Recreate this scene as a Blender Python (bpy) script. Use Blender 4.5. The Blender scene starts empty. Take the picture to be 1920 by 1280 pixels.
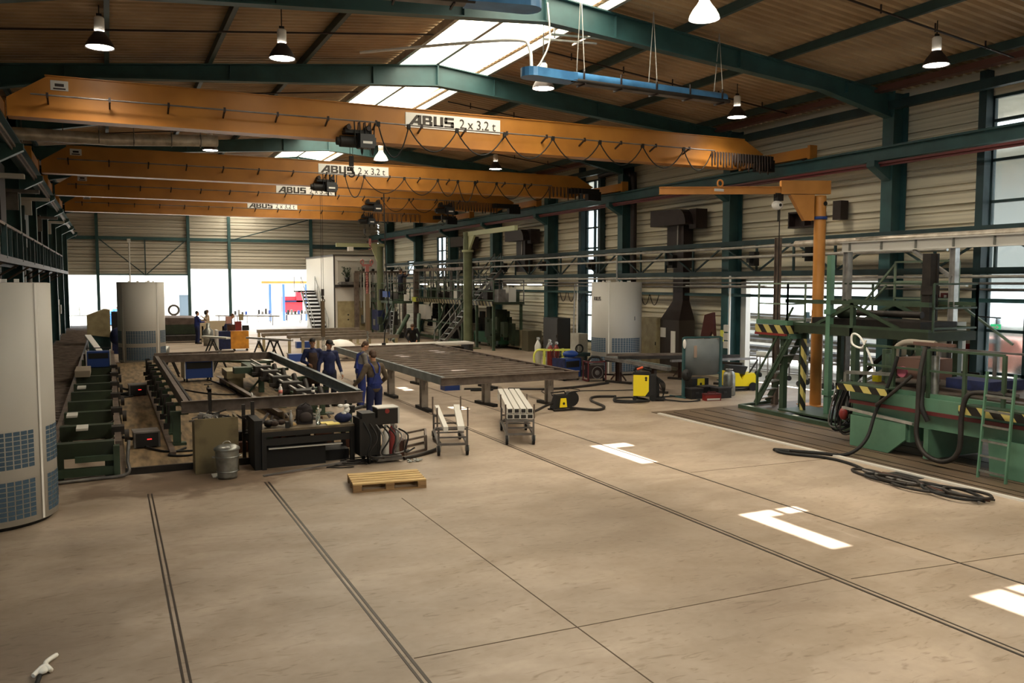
import bpy, math, random
from mathutils import Vector, Matrix
random.seed(7)
PI = math.pi
sc = bpy.context.scene
col = sc.collection
R = math.radians

# ---------------------------------------------------------------- camera
cam_d = bpy.data.cameras.new('camera'); cam = bpy.data.objects.new('camera', cam_d); col.objects.link(cam)
cam_d.sensor_width = 36.0; cam_d.lens = 36.0 * 1587.0 / 1920.0
cam_d.clip_start = 0.05; cam_d.clip_end = 400
cam.location = (0, 0, 3.4)
cam.rotation_euler = (R(90 - 4.037), 0, R(-25.475))
sc.camera = cam

# ---------------------------------------------------------------- colour management
sc.view_settings.view_transform = 'Standard'
sc.view_settings.look = 'None'
sc.view_settings.gamma = 1
sc.view_settings.use_curve_mapping = False
sc.view_settings.exposure = 0.55

# ---------------------------------------------------------------- sky and sun
w = bpy.data.worlds.new('sky'); sc.world = w; w.use_nodes = True
bg = w.node_tree.nodes['Background']
bg.inputs[0].default_value = (0.86, 0.94, 1.0, 1); bg.inputs[1].default_value = 4.0
sl = bpy.data.lights.new('sun', 'SUN'); sl.energy = 16; sl.angle = R(0.5); sl.color = (1, 0.97, 0.92)
so = bpy.data.objects.new('sun', sl); col.objects.link(so); so.location = (8, 10, 30)
so.rotation_euler = Vector((0.03, 0.02, -1)).to_track_quat('-Z', 'Y').to_euler()
SKY_GLOW = 6.5      # translucent rooflight sheets lit by the day
LAMP_W = 200

# ---------------------------------------------------------------- materials
def lin(h):
    h = h.lstrip('#'); r = []
    for i in (0, 2, 4):
        c = int(h[i:i+2], 16) / 255
        r.append(c / 12.92 if c <= 0.04045 else ((c + 0.055) / 1.055) ** 2.4)
    return (r[0], r[1], r[2], 1)
MATS = {}
def mat(name, c, rough=0.6, metal=0.0, c2=None, scale=3.0, lo=0.35, hi=0.65, bump=0.0, bscale=30, emit=None, es=0, coat=0, detail=4, stretch=None, alpha=None, trans=0):
    if name in MATS: return MATS[name]
    m = bpy.data.materials.new(name); m.use_nodes = True
    nt = m.node_tree; N = nt.nodes; L = nt.links
    b = N['Principled BSDF']
    b.inputs['Base Color'].default_value = lin(c)
    b.inputs['Roughness'].default_value = rough
    b.inputs['Metallic'].default_value = metal
    if coat: b.inputs['Coat Weight'].default_value = coat
    if trans: b.inputs['Transmission Weight'].default_value = trans
    if alpha is not None: b.inputs['Alpha'].default_value = alpha
    if c2 or bump:
        tc = N.new('ShaderNodeTexCoord'); mp = N.new('ShaderNodeMapping')
        L.new(tc.outputs['Object'], mp.inputs[0])
        if stretch: mp.inputs['Scale'].default_value = stretch
    if c2:
        n = N.new('ShaderNodeTexNoise'); n.inputs['Scale'].default_value = scale; n.inputs['Detail'].default_value = detail
        L.new(mp.outputs[0], n.inputs['Vector'])
        r = N.new('ShaderNodeValToRGB'); r.color_ramp.elements[0].position = lo; r.color_ramp.elements[1].position = hi
        r.color_ramp.elements[0].color = lin(c); r.color_ramp.elements[1].color = lin(c2)
        L.new(n.outputs[0], r.inputs[0]); L.new(r.outputs[0], b.inputs['Base Color'])
    if bump:
        n2 = N.new('ShaderNodeTexNoise'); n2.inputs['Scale'].default_value = bscale
        L.new(mp.outputs[0], n2.inputs['Vector'])
        bm = N.new('ShaderNodeBump'); bm.inputs['Strength'].default_value = bump
        L.new(n2.outputs[0], bm.inputs['Height']); L.new(bm.outputs[0], b.inputs['Normal'])
    if emit:
        b.inputs['Emission Color'].default_value = lin(emit); b.inputs['Emission Strength'].default_value = es
    MATS[name] = m
    return m

TEAL = mat('teal_paint', '#2f5456', 0.5, 0, '#264648', 2)
TEALD = mat('dark_teal_paint', '#223c3f', 0.55, 0, '#182d30', 2)
ORANGE = mat('crane_orange', '#b57a30', 0.45, 0, '#a26a27', 1.2)
ORJ = mat('jib_orange', '#c68842', 0.4, 0, '#b57935', 2)
CREAM = mat('cream_cladding', '#dad2bb', 0.5, 0, '#9a9077', 1.2, 0.45, 0.8, stretch=(0.05, 0.05, 7), detail=3)
DECK = mat('roof_sheet', '#b29977', 0.6, 0, '#927757', 0.6)
PURL = mat('purlin_green', '#2f4644', 0.5, 0, '#263a39', 2)
STEEL = mat('grey_steel', '#7b7876', 0.42, 0.35, '#5c5855', 3)
BLSTEEL = mat('blue_grey_steel', '#7d8788', 0.45, 0.4, '#666f70', 3)
RAW = mat('brown_raw_steel', '#74665c', 0.5, 0.2, '#544840', 4)
RAWD = mat('dark_raw_steel', '#2f2823', 0.6, 0.2, '#181411', 4)
LSTEEL = mat('bright_steel', '#b5b2ad', 0.35, 0.5, '#989590', 5)
WHSTEEL = mat('white_coated_steel', '#d8d5cd', 0.4, 0.2)
BLACK = mat('black_rubber', '#090909', 0.75)
BLACKP = mat('black_paint', '#0b0a0a', 0.6, 0, '#151312', 5)
DARKM = mat('dark_brown_duct', '#2e2220', 0.5, 0.2, '#241a18', 3)
PANEL = mat('light_grey_panel', '#c3c0b9', 0.5)
GRILLE = mat('blue_grille', '#3d566b', 0.6)
GRN = mat('machine_green', '#587d66', 0.42, 0, '#4c6e59', 2)
GRN2 = mat('olive_green', '#3a4d3c', 0.5, 0, '#2d3d2b', 3)
GRND = mat('dark_green', '#26331f', 0.65, 0, '#1a2415', 3)
RED = mat('red_paint', '#7c2522', 0.45)
DRED = mat('dark_red_rail', '#5a2324', 0.45)
YEL = mat('yellow_paint', '#f0d81a', 0.4)
YELG = mat('yellow_green_paint', '#d4d65a', 0.45)
BLUE = mat('blue_paint', '#1d3f86', 0.45)
NAVY = mat('navy_cloth', '#1b2550', 0.85, 0, '#141b3c', 8)
NAVYD = mat('dark_navy_cloth', '#12172c', 0.85, 0, '#0d1120', 8)
ROYAL = mat('blue_overall_cloth', '#1f2f78', 0.85, 0, '#182558', 8)
BROWNC = mat('brown_apron_cloth', '#3b271b', 0.85, 0, '#2a1b12', 8)
OLIVEC = mat('grey_brown_sweater', '#5f5140', 0.9, 0, '#4b3f31', 8)
GREYC = mat('grey_shirt_cloth', '#7a7570', 0.9, 0, '#65605b', 8)
DARKC = mat('black_cloth', '#0f0e12', 0.9)
TANC = mat('beige_coat_cloth', '#b3a08b', 0.9)
SKIN = mat('skin', '#b98a6c', 0.55, 0, '#a8775a', 10)
HAIRB = mat('brown_hair', '#3a2618', 0.7, 0, '#4d3422', 30)
HAIRD = mat('dark_hair', '#15100d', 0.7)
GALV = mat('galvanised_metal', '#9c9d98', 0.38, 0.75, '#7c7d79', 6)
WOOD = mat('pallet_wood', '#c9ab74', 0.7, 0, '#a88955', 3, stretch=(1, 8, 8))
WOOD2 = mat('plank_wood', '#9b7a52', 0.75, 0, '#7d5f3d', 3, stretch=(1, 8, 8))
SLAB = mat('worn_wooden_floor', '#877050', 0.75, 0, '#46361f', 1.3, 0.35, 0.7, stretch=(6, 1, 1))
LBLUE = mat('heater_blue', '#4d86b8', 0.3, 0.1, '#3d6f9e', 3)
FOIL = mat('foil_pipe', '#cfc7ba', 0.35, 0.4, '#a79d8e', 4, bump=0.4, bscale=12)
GLASSG = mat('window_glass', '#dfe8ea', 0.08, trans=0.95)
WHITE = mat('white_paint', '#e6e4df', 0.5)
GREYP = mat('grey_cabinet', '#a19d92', 0.5, 0, '#8a867a', 2)
BEIGE = mat('beige_cabinet', '#a99c78', 0.5, 0, '#8e8160', 3)
SCREENG = mat('grey_screen_sheet', '#6f7678', 0.6, 0, '#62696b', 2)
PAPER = mat('paper', '#e8e4da', 0.8)
YPAPER = mat('yellow_paper', '#e3cf7c', 0.8)
BROWN = mat('rusty_brown', '#55301f', 0.7, 0.2, '#3b2015', 5)
AMBER = mat('amber_yellow', '#d9952b', 0.5, 0, '#b3741d', 3)
PINK = mat('chain_red', '#86504a', 0.5, 0.2)
LAMPG = mat('lamp_glow', '#ffffff', 0.5, emit='#fff6e6', es=16)
TUBE = mat('tube_lamp_glow', '#ffffff', 0.5, emit='#fffdf0', es=7)
LED = mat('red_display', '#400404', 0.5, emit='#ff3030', es=1.6)
EXITG = mat('exit_sign_green', '#2fa06a', 0.5, emit='#38b878', es=0.6)
TRANSL = mat('rooflight_sheet', '#e9e0c8', 0.6, emit='#fff4da', es=SKY_GLOW)
REFL = mat('lamp_reflector', '#3a302c', 0.5, 0.3)
REFLW = mat('white_lamp_reflector', '#f0ece6', 0.5, emit='#fff0e0', es=0.5)

def floor_material():
    m = bpy.data.materials.new('concrete_floor'); m.use_nodes = True
    nt = m.node_tree; N = nt.nodes; L = nt.links; b = N['Principled BSDF']
    tc = N.new('ShaderNodeTexCoord')
    def noise(scale, detail=6, dist=0.0, st=None):
        n = N.new('ShaderNodeTexNoise'); n.inputs['Scale'].default_value = scale
        n.inputs['Detail'].default_value = detail; n.inputs['Distortion'].default_value = dist
        if st:
            mp = N.new('ShaderNodeMapping'); mp.inputs['Scale'].default_value = st; mp.inputs['Rotation'].default_value = (0, 0, 0.5)
            L.new(tc.outputs['Object'], mp.inputs[0]); L.new(mp.outputs[0], n.inputs['Vector'])
        else: L.new(tc.outputs['Object'], n.inputs['Vector'])
        return n
    def ramp(src, a, ca, b_, cb):
        r = N.new('ShaderNodeValToRGB'); r.color_ramp.elements[0].position = a; r.color_ramp.elements[1].position = b_
        r.color_ramp.elements[0].color = ca; r.color_ramp.elements[1].color = cb
        L.new(src, r.inputs[0]); return r
    base = ramp(noise(0.35, 5).outputs[0], 0.3, lin('#998a7b'), 0.7, lin('#b5a492'))
    smear = ramp(noise(0.9, 9, 0.9, (0.8, 1.5, 1)).outputs[0], 0.40, (0.8, 0.77, 0.73, 1), 0.6, (1, 1, 1, 1))
    fine = ramp(noise(9, 8).outputs[0], 0.3, (0.9, 0.89, 0.87, 1), 0.6, (1, 1, 1, 1))
    spots = ramp(noise(0.16, 3, 0.4).outputs[0], 0.38, (0.66, 0.63, 0.59, 1), 0.52, (1, 1, 1, 1))
    last = base.outputs[0]
    for o in (smear, fine, spots):
        mx = N.new('ShaderNodeMix'); mx.data_type = 'RGBA'; mx.blend_type = 'MULTIPLY'; mx.inputs[0].default_value = 0.75
        L.new(last, mx.inputs[6]); L.new(o.outputs[0], mx.inputs[7]); last = mx.outputs[2]
    # soot and dust worn into the floor around the jig end, and trodden scuffs
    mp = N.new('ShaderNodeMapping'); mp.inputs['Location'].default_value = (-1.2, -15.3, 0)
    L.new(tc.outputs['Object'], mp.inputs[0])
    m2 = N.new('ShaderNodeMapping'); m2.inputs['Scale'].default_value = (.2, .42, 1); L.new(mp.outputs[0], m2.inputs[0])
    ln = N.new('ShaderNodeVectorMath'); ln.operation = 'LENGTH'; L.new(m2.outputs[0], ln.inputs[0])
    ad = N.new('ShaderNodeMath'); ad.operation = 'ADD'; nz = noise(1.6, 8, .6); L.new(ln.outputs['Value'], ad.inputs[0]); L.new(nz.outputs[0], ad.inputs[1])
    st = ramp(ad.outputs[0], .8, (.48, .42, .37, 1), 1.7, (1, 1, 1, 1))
    m3 = N.new('ShaderNodeMapping'); m3.inputs['Location'].default_value = (.16, -1.35, 0); m3.inputs['Scale'].default_value = (.23, .15, 1); L.new(tc.outputs['Object'], m3.inputs[0])  # light falling off over the near left floor, painted in as a darker ellipse
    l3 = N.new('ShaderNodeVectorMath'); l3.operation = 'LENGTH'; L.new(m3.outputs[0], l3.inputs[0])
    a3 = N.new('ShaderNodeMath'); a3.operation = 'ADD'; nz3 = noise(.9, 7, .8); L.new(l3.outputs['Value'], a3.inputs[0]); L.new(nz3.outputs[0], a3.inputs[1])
    left_dim = ramp(a3.outputs[0], .6, (.66, .63, .6, 1), 1.5, (1, 1, 1, 1))
    sc1 = ramp(noise(2.2, 10, 2.5, (1, 3.5, 1)).outputs[0], .3, (.72, .69, .65, 1), .42, (1, 1, 1, 1))
    for o in (st, left_dim, sc1):
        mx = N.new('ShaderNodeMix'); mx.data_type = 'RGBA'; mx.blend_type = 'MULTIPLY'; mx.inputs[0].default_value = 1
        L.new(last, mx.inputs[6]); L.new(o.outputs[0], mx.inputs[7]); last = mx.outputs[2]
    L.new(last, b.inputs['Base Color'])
    rr = ramp(noise(0.8, 5).outputs[0], 0.3, (0.42, 0.42, 0.42, 1), 0.7, (0.62, 0.62, 0.62, 1))
    L.new(rr.outputs[0], b.inputs['Roughness'])
    b.inputs['Specular IOR Level'].default_value = 0.4
    return m
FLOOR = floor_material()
PLATE = mat('floor_plates', '#6e5c49', 0.5, 0.1, '#55473a', 1.2, stretch=(3, 0.6, 1))
JOINT = mat('floor_joint', '#5b4b3a', 0.8)
RAILM = mat('floor_rail', '#3b332b', 0.45, 0.5)

# hazard stripes: black bands over yellow along X+Y
def hazard_material():
    m = bpy.data.materials.new('hazard_stripes'); m.use_nodes = True
    nt = m.node_tree; N = nt.nodes; L = nt.links; b = N['Principled BSDF']
    tc = N.new('ShaderNodeTexCoord'); wv = N.new('ShaderNodeTexWave'); wv.inputs['Scale'].default_value = 1.4
    mp = N.new('ShaderNodeMapping'); mp.inputs['Rotation'].default_value = (R(40), 0, R(45))
    L.new(tc.outputs['Object'], mp.inputs[0]); L.new(mp.outputs[0], wv.inputs[0])
    r = N.new('ShaderNodeValToRGB'); r.color_ramp.interpolation = 'CONSTANT'
    r.color_ramp.elements[0].color = lin('#14110e'); r.color_ramp.elements[1].position = 0.5; r.color_ramp.elements[1].color = lin('#b7a860')
    L.new(wv.outputs[0], r.inputs[0]); L.new(r.outputs[0], b.inputs['Base Color']); b.inputs['Roughness'].default_value = 0.5
    return m
HAZ = hazard_material()

# ---------------------------------------------------------------- mesh builder
class MB:
    def __init__(s): s.v = []; s.f = []; s.sm = []
    def add(s, vs, fs, smooth=False):
        o = len(s.v); s.v += [tuple(p) for p in vs]
        for f in fs: s.f.append(tuple(i + o for i in f)); s.sm.append(smooth)
        return s
    def box(s, x0, x1, y0, y1, z0, z1):
        vs = [(x0,y0,z0),(x1,y0,z0),(x1,y1,z0),(x0,y1,z0),(x0,y0,z1),(x1,y0,z1),(x1,y1,z1),(x0,y1,z1)]
        return s.add(vs, [(0,3,2,1),(4,5,6,7),(0,1,5,4),(1,2,6,5),(2,3,7,6),(3,0,4,7)])
    def bar(s, p, q, w=0.05, h=None, up=(0, 0, 1)):
        h = h or w; p = Vector(p); q = Vector(q); d = (q - p)
        if d.length < 1e-6: return s
        d.normalize(); u = Vector(up)
        if abs(d.dot(u)) > 0.98: u = Vector((0, 1, 0)) if abs(d.y) < 0.9 else Vector((1, 0, 0))
        a = d.cross(u).normalized(); b = a.cross(d)
        vs = []
        for e in (p, q):
            for i, j in ((-1,-1),(1,-1),(1,1),(-1,1)): vs.append(e + a * (i * w / 2) + b * (j * h / 2))
        return s.add(vs, [(0,3,2,1),(4,5,6,7),(0,1,5,4),(1,2,6,5),(2,3,7,6),(3,0,4,7)])
    def tube(s, p, q, r, n=10, r2=None):
        return s.path([p, q], r, n, r2=r2)
    def path(s, pts, r, n=8, r2=None, closed=False):
        pts = [Vector(p) for p in pts]; k = len(pts); rings = []
        prev = None
        for i, p in enumerate(pts):
            if closed: d = pts[(i + 1) % k] - pts[i - 1]
            else: d = (pts[min(i + 1, k - 1)] - pts[max(i - 1, 0)])
            if d.length < 1e-7: d = Vector((0, 0, 1))
            d.normalize()
            if prev is None:
                u = Vector((0, 0, 1)) if abs(d.z) < 0.9 else Vector((1, 0, 0))
                a = d.cross(u).normalized()
            else:
                a = prev - d * prev.dot(d)
                if a.length < 1e-5: a = d.cross(Vector((0, 0, 1)))
                a.normalize()
            prev = a; b = d.cross(a)
            rad = r if r2 is None else r + (r2 - r) * i / (k - 1)
            rings.append([p + (a * math.cos(2*PI*j/n) + b * math.sin(2*PI*j/n)) * rad for j in range(n)])
        vs = [v for ring in rings for v in ring]; fs = []
        m = k if closed else k - 1
        for i in range(m):
            i2 = (i + 1) % k
            for j in range(n): fs.append((i*n+j, i*n+(j+1)%n, i2*n+(j+1)%n, i2*n+j))
        s.add(vs, fs, True)
        if not closed:
            s.add(rings[0], [tuple(range(n - 1, -1, -1))]); s.add(rings[-1], [tuple(range(n))])
        return s
    def lathe(s, prof, c=(0, 0, 0), n=24, a0=0, a1=2*PI, smooth=True):
        full = abs(a1 - a0 - 2*PI) < 1e-6; m = n if full else n + 1; vs = []
        for (r, z) in prof:
            for j in range(m):
                a = a0 + (a1 - a0) * j / n
                vs.append((c[0] + r*math.cos(a), c[1] + r*math.sin(a), c[2] + z))
        fs = []
        for i in range(len(prof) - 1):
            for j in range(n):
                j2 = (j + 1) % m if full else j + 1
                fs.append((i*m+j, i*m+j2, (i+1)*m+j2, (i+1)*m+j))
        return s.add(vs, fs, smooth)
    def disc(s, c, r, n=20, up=True):
        vs = [(c[0]+r*math.cos(2*PI*j/n), c[1]+r*math.sin(2*PI*j/n), c[2]) for j in range(n)]
        return s.add(vs, [tuple(range(n)) if up else tuple(range(n-1, -1, -1))])
    def cyl(s, c, r, z0, z1, n=16):
        return s.tube((c[0], c[1], z0), (c[0], c[1], z1), r, n)
    def ell(s, c, rx, ry, rz, n=12, m=8, rot=None):
        vs = []; M_ = rot or Matrix.Identity(3)
        for i in range(m + 1):
            t = PI * i / m
            for j in range(n):
                a = 2*PI*j/n
                vs.append(Vector(c) + M_ @ Vector((rx*math.sin(t)*math.cos(a), ry*math.sin(t)*math.sin(a), rz*math.cos(t))))
        fs = []
        for i in range(m):
            for j in range(n): fs.append((i*n+j, (i+1)*n+j, (i+1)*n+(j+1)%n, i*n+(j+1)%n))
        return s.add(vs, fs, True)
    def cap(s, p, q, r1, r2, n=12):
        p = Vector(p); q = Vector(q); d = (q - p).normalized()
        pts = []; 
        for t in (-0.97, -0.75, -0.4): pts.append((p + d * r1 * t, r1 * math.sqrt(1 - t*t)))
        pts.append((p, r1)); pts.append((q, r2))
        for t in (0.4, 0.75, 0.97): pts.append((q + d * r2 * t, r2 * math.sqrt(1 - t*t)))
        u = Vector((0, 0, 1)) if abs(d.z) < 0.9 else Vector((1, 0, 0)); a = d.cross(u).normalized(); b = d.cross(a)
        vs = []; 
        for c, r in pts:
            for j in range(n): vs.append(c + (a*math.cos(2*PI*j/n) + b*math.sin(2*PI*j/n)) * r)
        fs = []; k = len(pts)
        for i in range(k - 1):
            for j in range(n): fs.append((i*n+j, i*n+(j+1)%n, (i+1)*n+(j+1)%n, (i+1)*n+j))
        fs.append(tuple(range(n-1, -1, -1))); fs.append(tuple((k-1)*n + j for j in range(n)))
        return s.add(vs, fs, True)
    def prism(s, poly, axis, a, b):
        n = len(poly); vs = []
        for t in (a, b):
            for (u, v) in poly:
                vs.append((t, u, v) if axis == 'x' else (u, t, v) if axis == 'y' else (u, v, t))
        fs = [tuple(range(n)), tuple(range(2*n-1, n-1, -1))]
        for i in range(n): fs.append((i, (i+1) % n, n + (i+1) % n, n + i))
        return s.add(vs, fs)
    def sheet(s, pts, fs): return s.add(pts, fs)
    def ibeam(s, p, q, h, w, t=0.02, up=(0, 0, 1)):
        p = Vector(p); q = Vector(q); d = (q - p).normalized(); u = Vector(up)
        a = d.cross(u).normalized(); b = a.cross(d)
        s.bar(p + b*(h/2 - t/2), q + b*(h/2 - t/2), w, t, up)
        s.bar(p - b*(h/2 - t/2), q - b*(h/2 - t/2), w, t, up)
        s.bar(p, q, t, h - 2*t, up)
        return s
    def chan(s, p, q, h, w, side=1, t=0.015):
        p = Vector(p); q = Vector(q); d = (q - p).normalized(); u = Vector((0, 0, 1)); a = d.cross(u).normalized() * side
        s.bar(p + u*(h/2-t/2) + a*w/2, q + u*(h/2-t/2) + a*w/2, w, t)
        s.bar(p - u*(h/2-t/2) + a*w/2, q - u*(h/2-t/2) + a*w/2, w, t)
        s.bar(p + a*t/2, q + a*t/2, t, h - 2*t)
        return s
    def build(s, name, m, parent=None, world=False):
        vs = s.v
        if parent is not None and world:
            o = Vector((0, 0, 0)); pp = parent
            while pp is not None: o = o + pp.location; pp = pp.parent
            vs = [(v[0]-o.x, v[1]-o.y, v[2]-o.z) for v in vs]
        me = bpy.data.meshes.new(name); me.from_pydata([tuple(v) for v in vs], [], s.f)
        me.polygons.foreach_set('use_smooth', s.sm); me.update()
        import bmesh
        bm = bmesh.new(); bm.from_mesh(me); bmesh.ops.recalc_face_normals(bm, faces=bm.faces); bm.to_mesh(me); bm.free()
        me.materials.append(m)
        o = bpy.data.objects.new(name, me); col.objects.link(o)
        if parent is not None: o.parent = parent
        return o

def tag(o, label=None, cat=None, group=None, kind=None):
    if label: o['label'] = label
    if cat: o['category'] = cat
    if group: o['group'] = group
    if kind: o['kind'] = kind
    return o
def thing(name, label, cat, loc=(0, 0, 0), rot=0, group=None, kind=None):
    o = bpy.data.objects.new(name, None); col.objects.link(o)
    o.location = loc; o.rotation_euler = (0, 0, rot); o.empty_display_size = 0.1
    return tag(o, label, cat, group, kind)
def struct(name, mb, m, label=None):
    o = mb.build(name, m); o['kind'] = 'structure'
    if label: o['label'] = label
    return o
def copy_tree(o, parent=None):
    c = o.copy(); col.objects.link(c)
    if parent is not None: c.parent = parent
    for ch in list(o.children): copy_tree(ch, c)
    return c
def arc(a, b, sag, n=10, up=(0, 0, 1)):
    a = Vector(a); b = Vector(b)
    return [a.lerp(b, t / n) - Vector(up) * sag * 4 * (t / n) * (1 - t / n) for t in range(n + 1)]
def smooth(pts, n=6):
    pts = [Vector(p) for p in pts]; out = []
    for i in range(len(pts) - 1):
        p0 = pts[max(i-1, 0)]; p1 = pts[i]; p2 = pts[i+1]; p3 = pts[min(i+2, len(pts)-1)]
        for k in range(n):
            t = k / n
            out.append(0.5 * ((2*p1) + (p2-p0)*t + (2*p0-5*p1+4*p2-p3)*t*t + (-p0+3*p1-3*p2+p3)*t**3))
    out.append(pts[-1]); return out
def txt(s, size, m, parent, loc, rot, ext=0.004, name='lettering', sx=1.0, offset=0):
    cu = bpy.data.curves.new(name, 'FONT'); cu.body = s; cu.size = size; cu.extrude = ext; cu.offset = offset
    cu.materials.append(m); tmp = bpy.data.objects.new(name, cu); col.objects.link(tmp)
    bpy.context.view_layer.update(); me = bpy.data.meshes.new_from_object(tmp.evaluated_get(bpy.context.evaluated_depsgraph_get()))
    bpy.data.objects.remove(tmp); me.materials.clear(); me.materials.append(m); o = bpy.data.objects.new(name, me); col.objects.link(o)
    o.parent = parent; o.location = loc; o.rotation_euler = rot; o.scale = (sx, 1, 1)
    return o

# ================================================================ SETTING
XR, XL, YF, YB = 19.6, -2.9, 66.0, -12.0
RIDGE = 8.6
def deck_z(x): return 9.72 - 0.105 * abs(x - RIDGE)
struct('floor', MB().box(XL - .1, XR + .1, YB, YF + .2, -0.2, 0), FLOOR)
struct('ground', MB().box(-30, XL - .1, YB - 20, 100, -0.3, -0.03).box(XR + .1, 70, YB - 20, 100, -0.3, -0.03)
       .box(XL - .1, XR + .1, YF + .2, 100, -0.3, -0.01), mat('outer_yard', '#b9b4aa', 0.7, 0, '#a39e94', 1))

# roof deck: ribs run from ridge to eave, with the rooflight band left open along the ridge
SK0, SK1 = 7.45, 10.05
def deck(xa, xb):
    mb = MB(); vs = []; y = YB
    prof = []
    while y < YF:
        prof += [(y, 0), (y + .1, 0), (y + .13, .075), (y + .22, .075)]; y += .25
    n = len(prof)
    for (yy, dz) in prof: vs.append((xa, yy, deck_z(xa) + dz))
    for (yy, dz) in prof: vs.append((xb, yy, deck_z(xb) + dz))
    mb.add(vs, [(i, i+1, n+i+1, n+i) for i in range(n-1)])
    # outer skin
    mb.add([(xa, YB, deck_z(xa)+.2), (xb, YB, deck_z(xb)+.2), (xb, YF, deck_z(xb)+.2), (xa, YF, deck_z(xa)+.2)], [(0, 1, 2, 3)])
    return mb
d1 = deck(XL, SK0); struct('ceiling', d1, DECK)
d2 = deck(SK1, XR); struct('ceiling', d2, DECK)

# rooflight sheets, each bay its own, with open vent gaps that let the sun through
vents = {14.0: [(8.64, 9.0, 12.9, 14.6), (8.64, 9.5, 14.42, 14.8)], 8.5: [(7.95, 8.28, 7.6, 9.25), (7.95, 9.02, 9.1, 9.38)],
         5.0: [(8.05, 8.3, 3.2, 5.6), (8.05, 8.9, 5.3, 5.75)], 20.5: [(7.95, 8.35, 20.2, 21.2)], 26.5: [(9.6, 9.95, 26, 27.3), (8.0, 8.3, 25, 26)]}
allv = [r for rs in vents.values() for r in rs]
def panes(xa, xb, ya, yb):
    mb = MB(); rects = [(xa, xb, ya, yb)]
    for (a, b, c, d) in allv:
        out = []
        for (x0, x1, y0, y1) in rects:
            if b <= x0 or a >= x1 or d <= y0 or c >= y1: out.append((x0, x1, y0, y1)); continue
            if c > y0: out.append((x0, x1, y0, c))
            if d < y1: out.append((x0, x1, d, y1))
            yy0, yy1 = max(c, y0), min(d, y1)
            if a > x0: out.append((x0, a, yy0, yy1))
            if b < x1: out.append((b, x1, yy0, yy1))
        rects = out
    for (x0, x1, y0, y1) in rects:
        za, zb = deck_z(x0) + .04, deck_z(x1) + .04
        vs = [(x0,y0,za),(x1,y0,zb),(x1,y1,zb),(x0,y1,za)]; vs += [(a,b,c+.02) for a,b,c in vs]
        mb.add(vs, [(0,3,2,1),(4,5,6,7),(0,1,5,4),(1,2,6,5),(2,3,7,6),(3,0,4,7)])
    return mb
COLY = [-9.5, -3.05, 3.45, 9.95, 16.45, 23.0, 29.6, 36.1, 42.5, 48.9, 55.4, 61.9]
wn = 1
edges = [YB] + COLY + [YF]
for i in range(len(edges) - 1):
    for (xa, xb) in ((SK0, RIDGE - .05), (RIDGE + .05, SK1)):
        struct('window_%d' % wn, panes(xa, xb, edges[i] + (.05 if i else 0), edges[i+1] - .05), TRANSL, 'translucent ridge rooflight sheet'); wn += 1

# rafters: tapered plate girders, haunched at the knees
def rafter(y):
    mb = MB(); t = .11
    for sgn, xe in ((-1, XL + .25), (1, XR - .45)):
        bot = [(RIDGE, 8.93), (RIDGE + sgn*.9, 8.86), (xe - sgn*2.6, 8.28), (xe, 7.75)]
        top = [(RIDGE, 9.5), (xe, deck_z(xe) - .22)]
        poly = bot + [top[1], top[0]]
        mb.prism([(p[0], p[1]) for p in poly], 'y', y - .012, y + .012)
        for a, b in zip(bot[:-1], bot[1:]): mb.bar((a[0], y, a[1]), (b[0], y, b[1]), .24, .03)
        mb.bar((top[0][0], y, top[0][1]), (top[1][0], y, top[1][1]), .24, .03)
        for k in range(1, 6):
            xs = RIDGE + (xe - RIDGE) * k / 6
            if k in (1, 3, 5): mb.box(xs - .008, xs + .008, y - .1, y + .1, 8.93 - .12*abs(xs-RIDGE)*.62 - .0, 9.45 - .1*abs(xs-RIDGE))
    mb.box(RIDGE - .02, RIDGE + .02, y - .12, y + .12, 8.95, 9.5)
    struct('roof_rafter', mb, TEAL, 'teal green sloping roof girder')
for y in COLY: rafter(y)
# columns
def column(x, y, sgn):
    mb = MB(); h = 8.45
    # I section, flanges face the hall (X) ; web along X
    w_, d_ = .36, .55
    x0, x1 = (x - d_, x) if sgn > 0 else (x, x + d_)
    mb.box(x0, x0 + .03, y - w_/2, y + w_/2, 0, h).box(x1 - .03, x1, y - w_/2, y + w_/2, 0, h).box(x0 + .03, x1 - .03, y - .012, y + .012, 0, h)
    mb.box(x0 - .08, x1, y - w_/2 - .06, y + w_/2 + .06, 0, .03)
    # bracket for the crane runway
    bx = x0 if sgn > 0 else x1
    mb.prism([(bx, 6.6), (bx - sgn*.62, 6.6), (bx - sgn*.62, 6.45), (bx, 6.1)], 'y', y - .13, y + .13)
    struct('steel_column', mb, TEAL, 'teal steel wall column')
for y in COLY:
    column(XR - .05, y, 1)
    if y > 9: column(XL + .05, y, -1)
for y in (13.95, 9.0, 31.75, 33.4): 
    struct('steel_column', MB().box(XR-.3, XR-.05, y-.1, y+.1, 0, 8.5), TEALD, 'slim dark teal post beside the window')
# runway beams
for sgn, x in ((1, 18.75), (-1, -2.05)):
    yb = YB + .1
    mb = MB().ibeam((x, yb, 6.78), (x, YF - .4, 6.78), .34, .3, .025)
    mb.box(x - .03, x + .03, yb, YF - .4, 6.95, 7.0)
    struct('crane_runway_beam', mb, TEAL, 'teal crane runway beam')
    struct('trim_1' if sgn > 0 else 'trim_2', MB().box(x - sgn*.16, x - sgn*.13, yb, YF-.4, 6.44, 6.52).box(x - sgn*.22, x - sgn*.14, yb, YF-.4, 6.50, 6.56), DRED if sgn > 0 else RAW, 'conductor rail under the runway beam')
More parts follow.
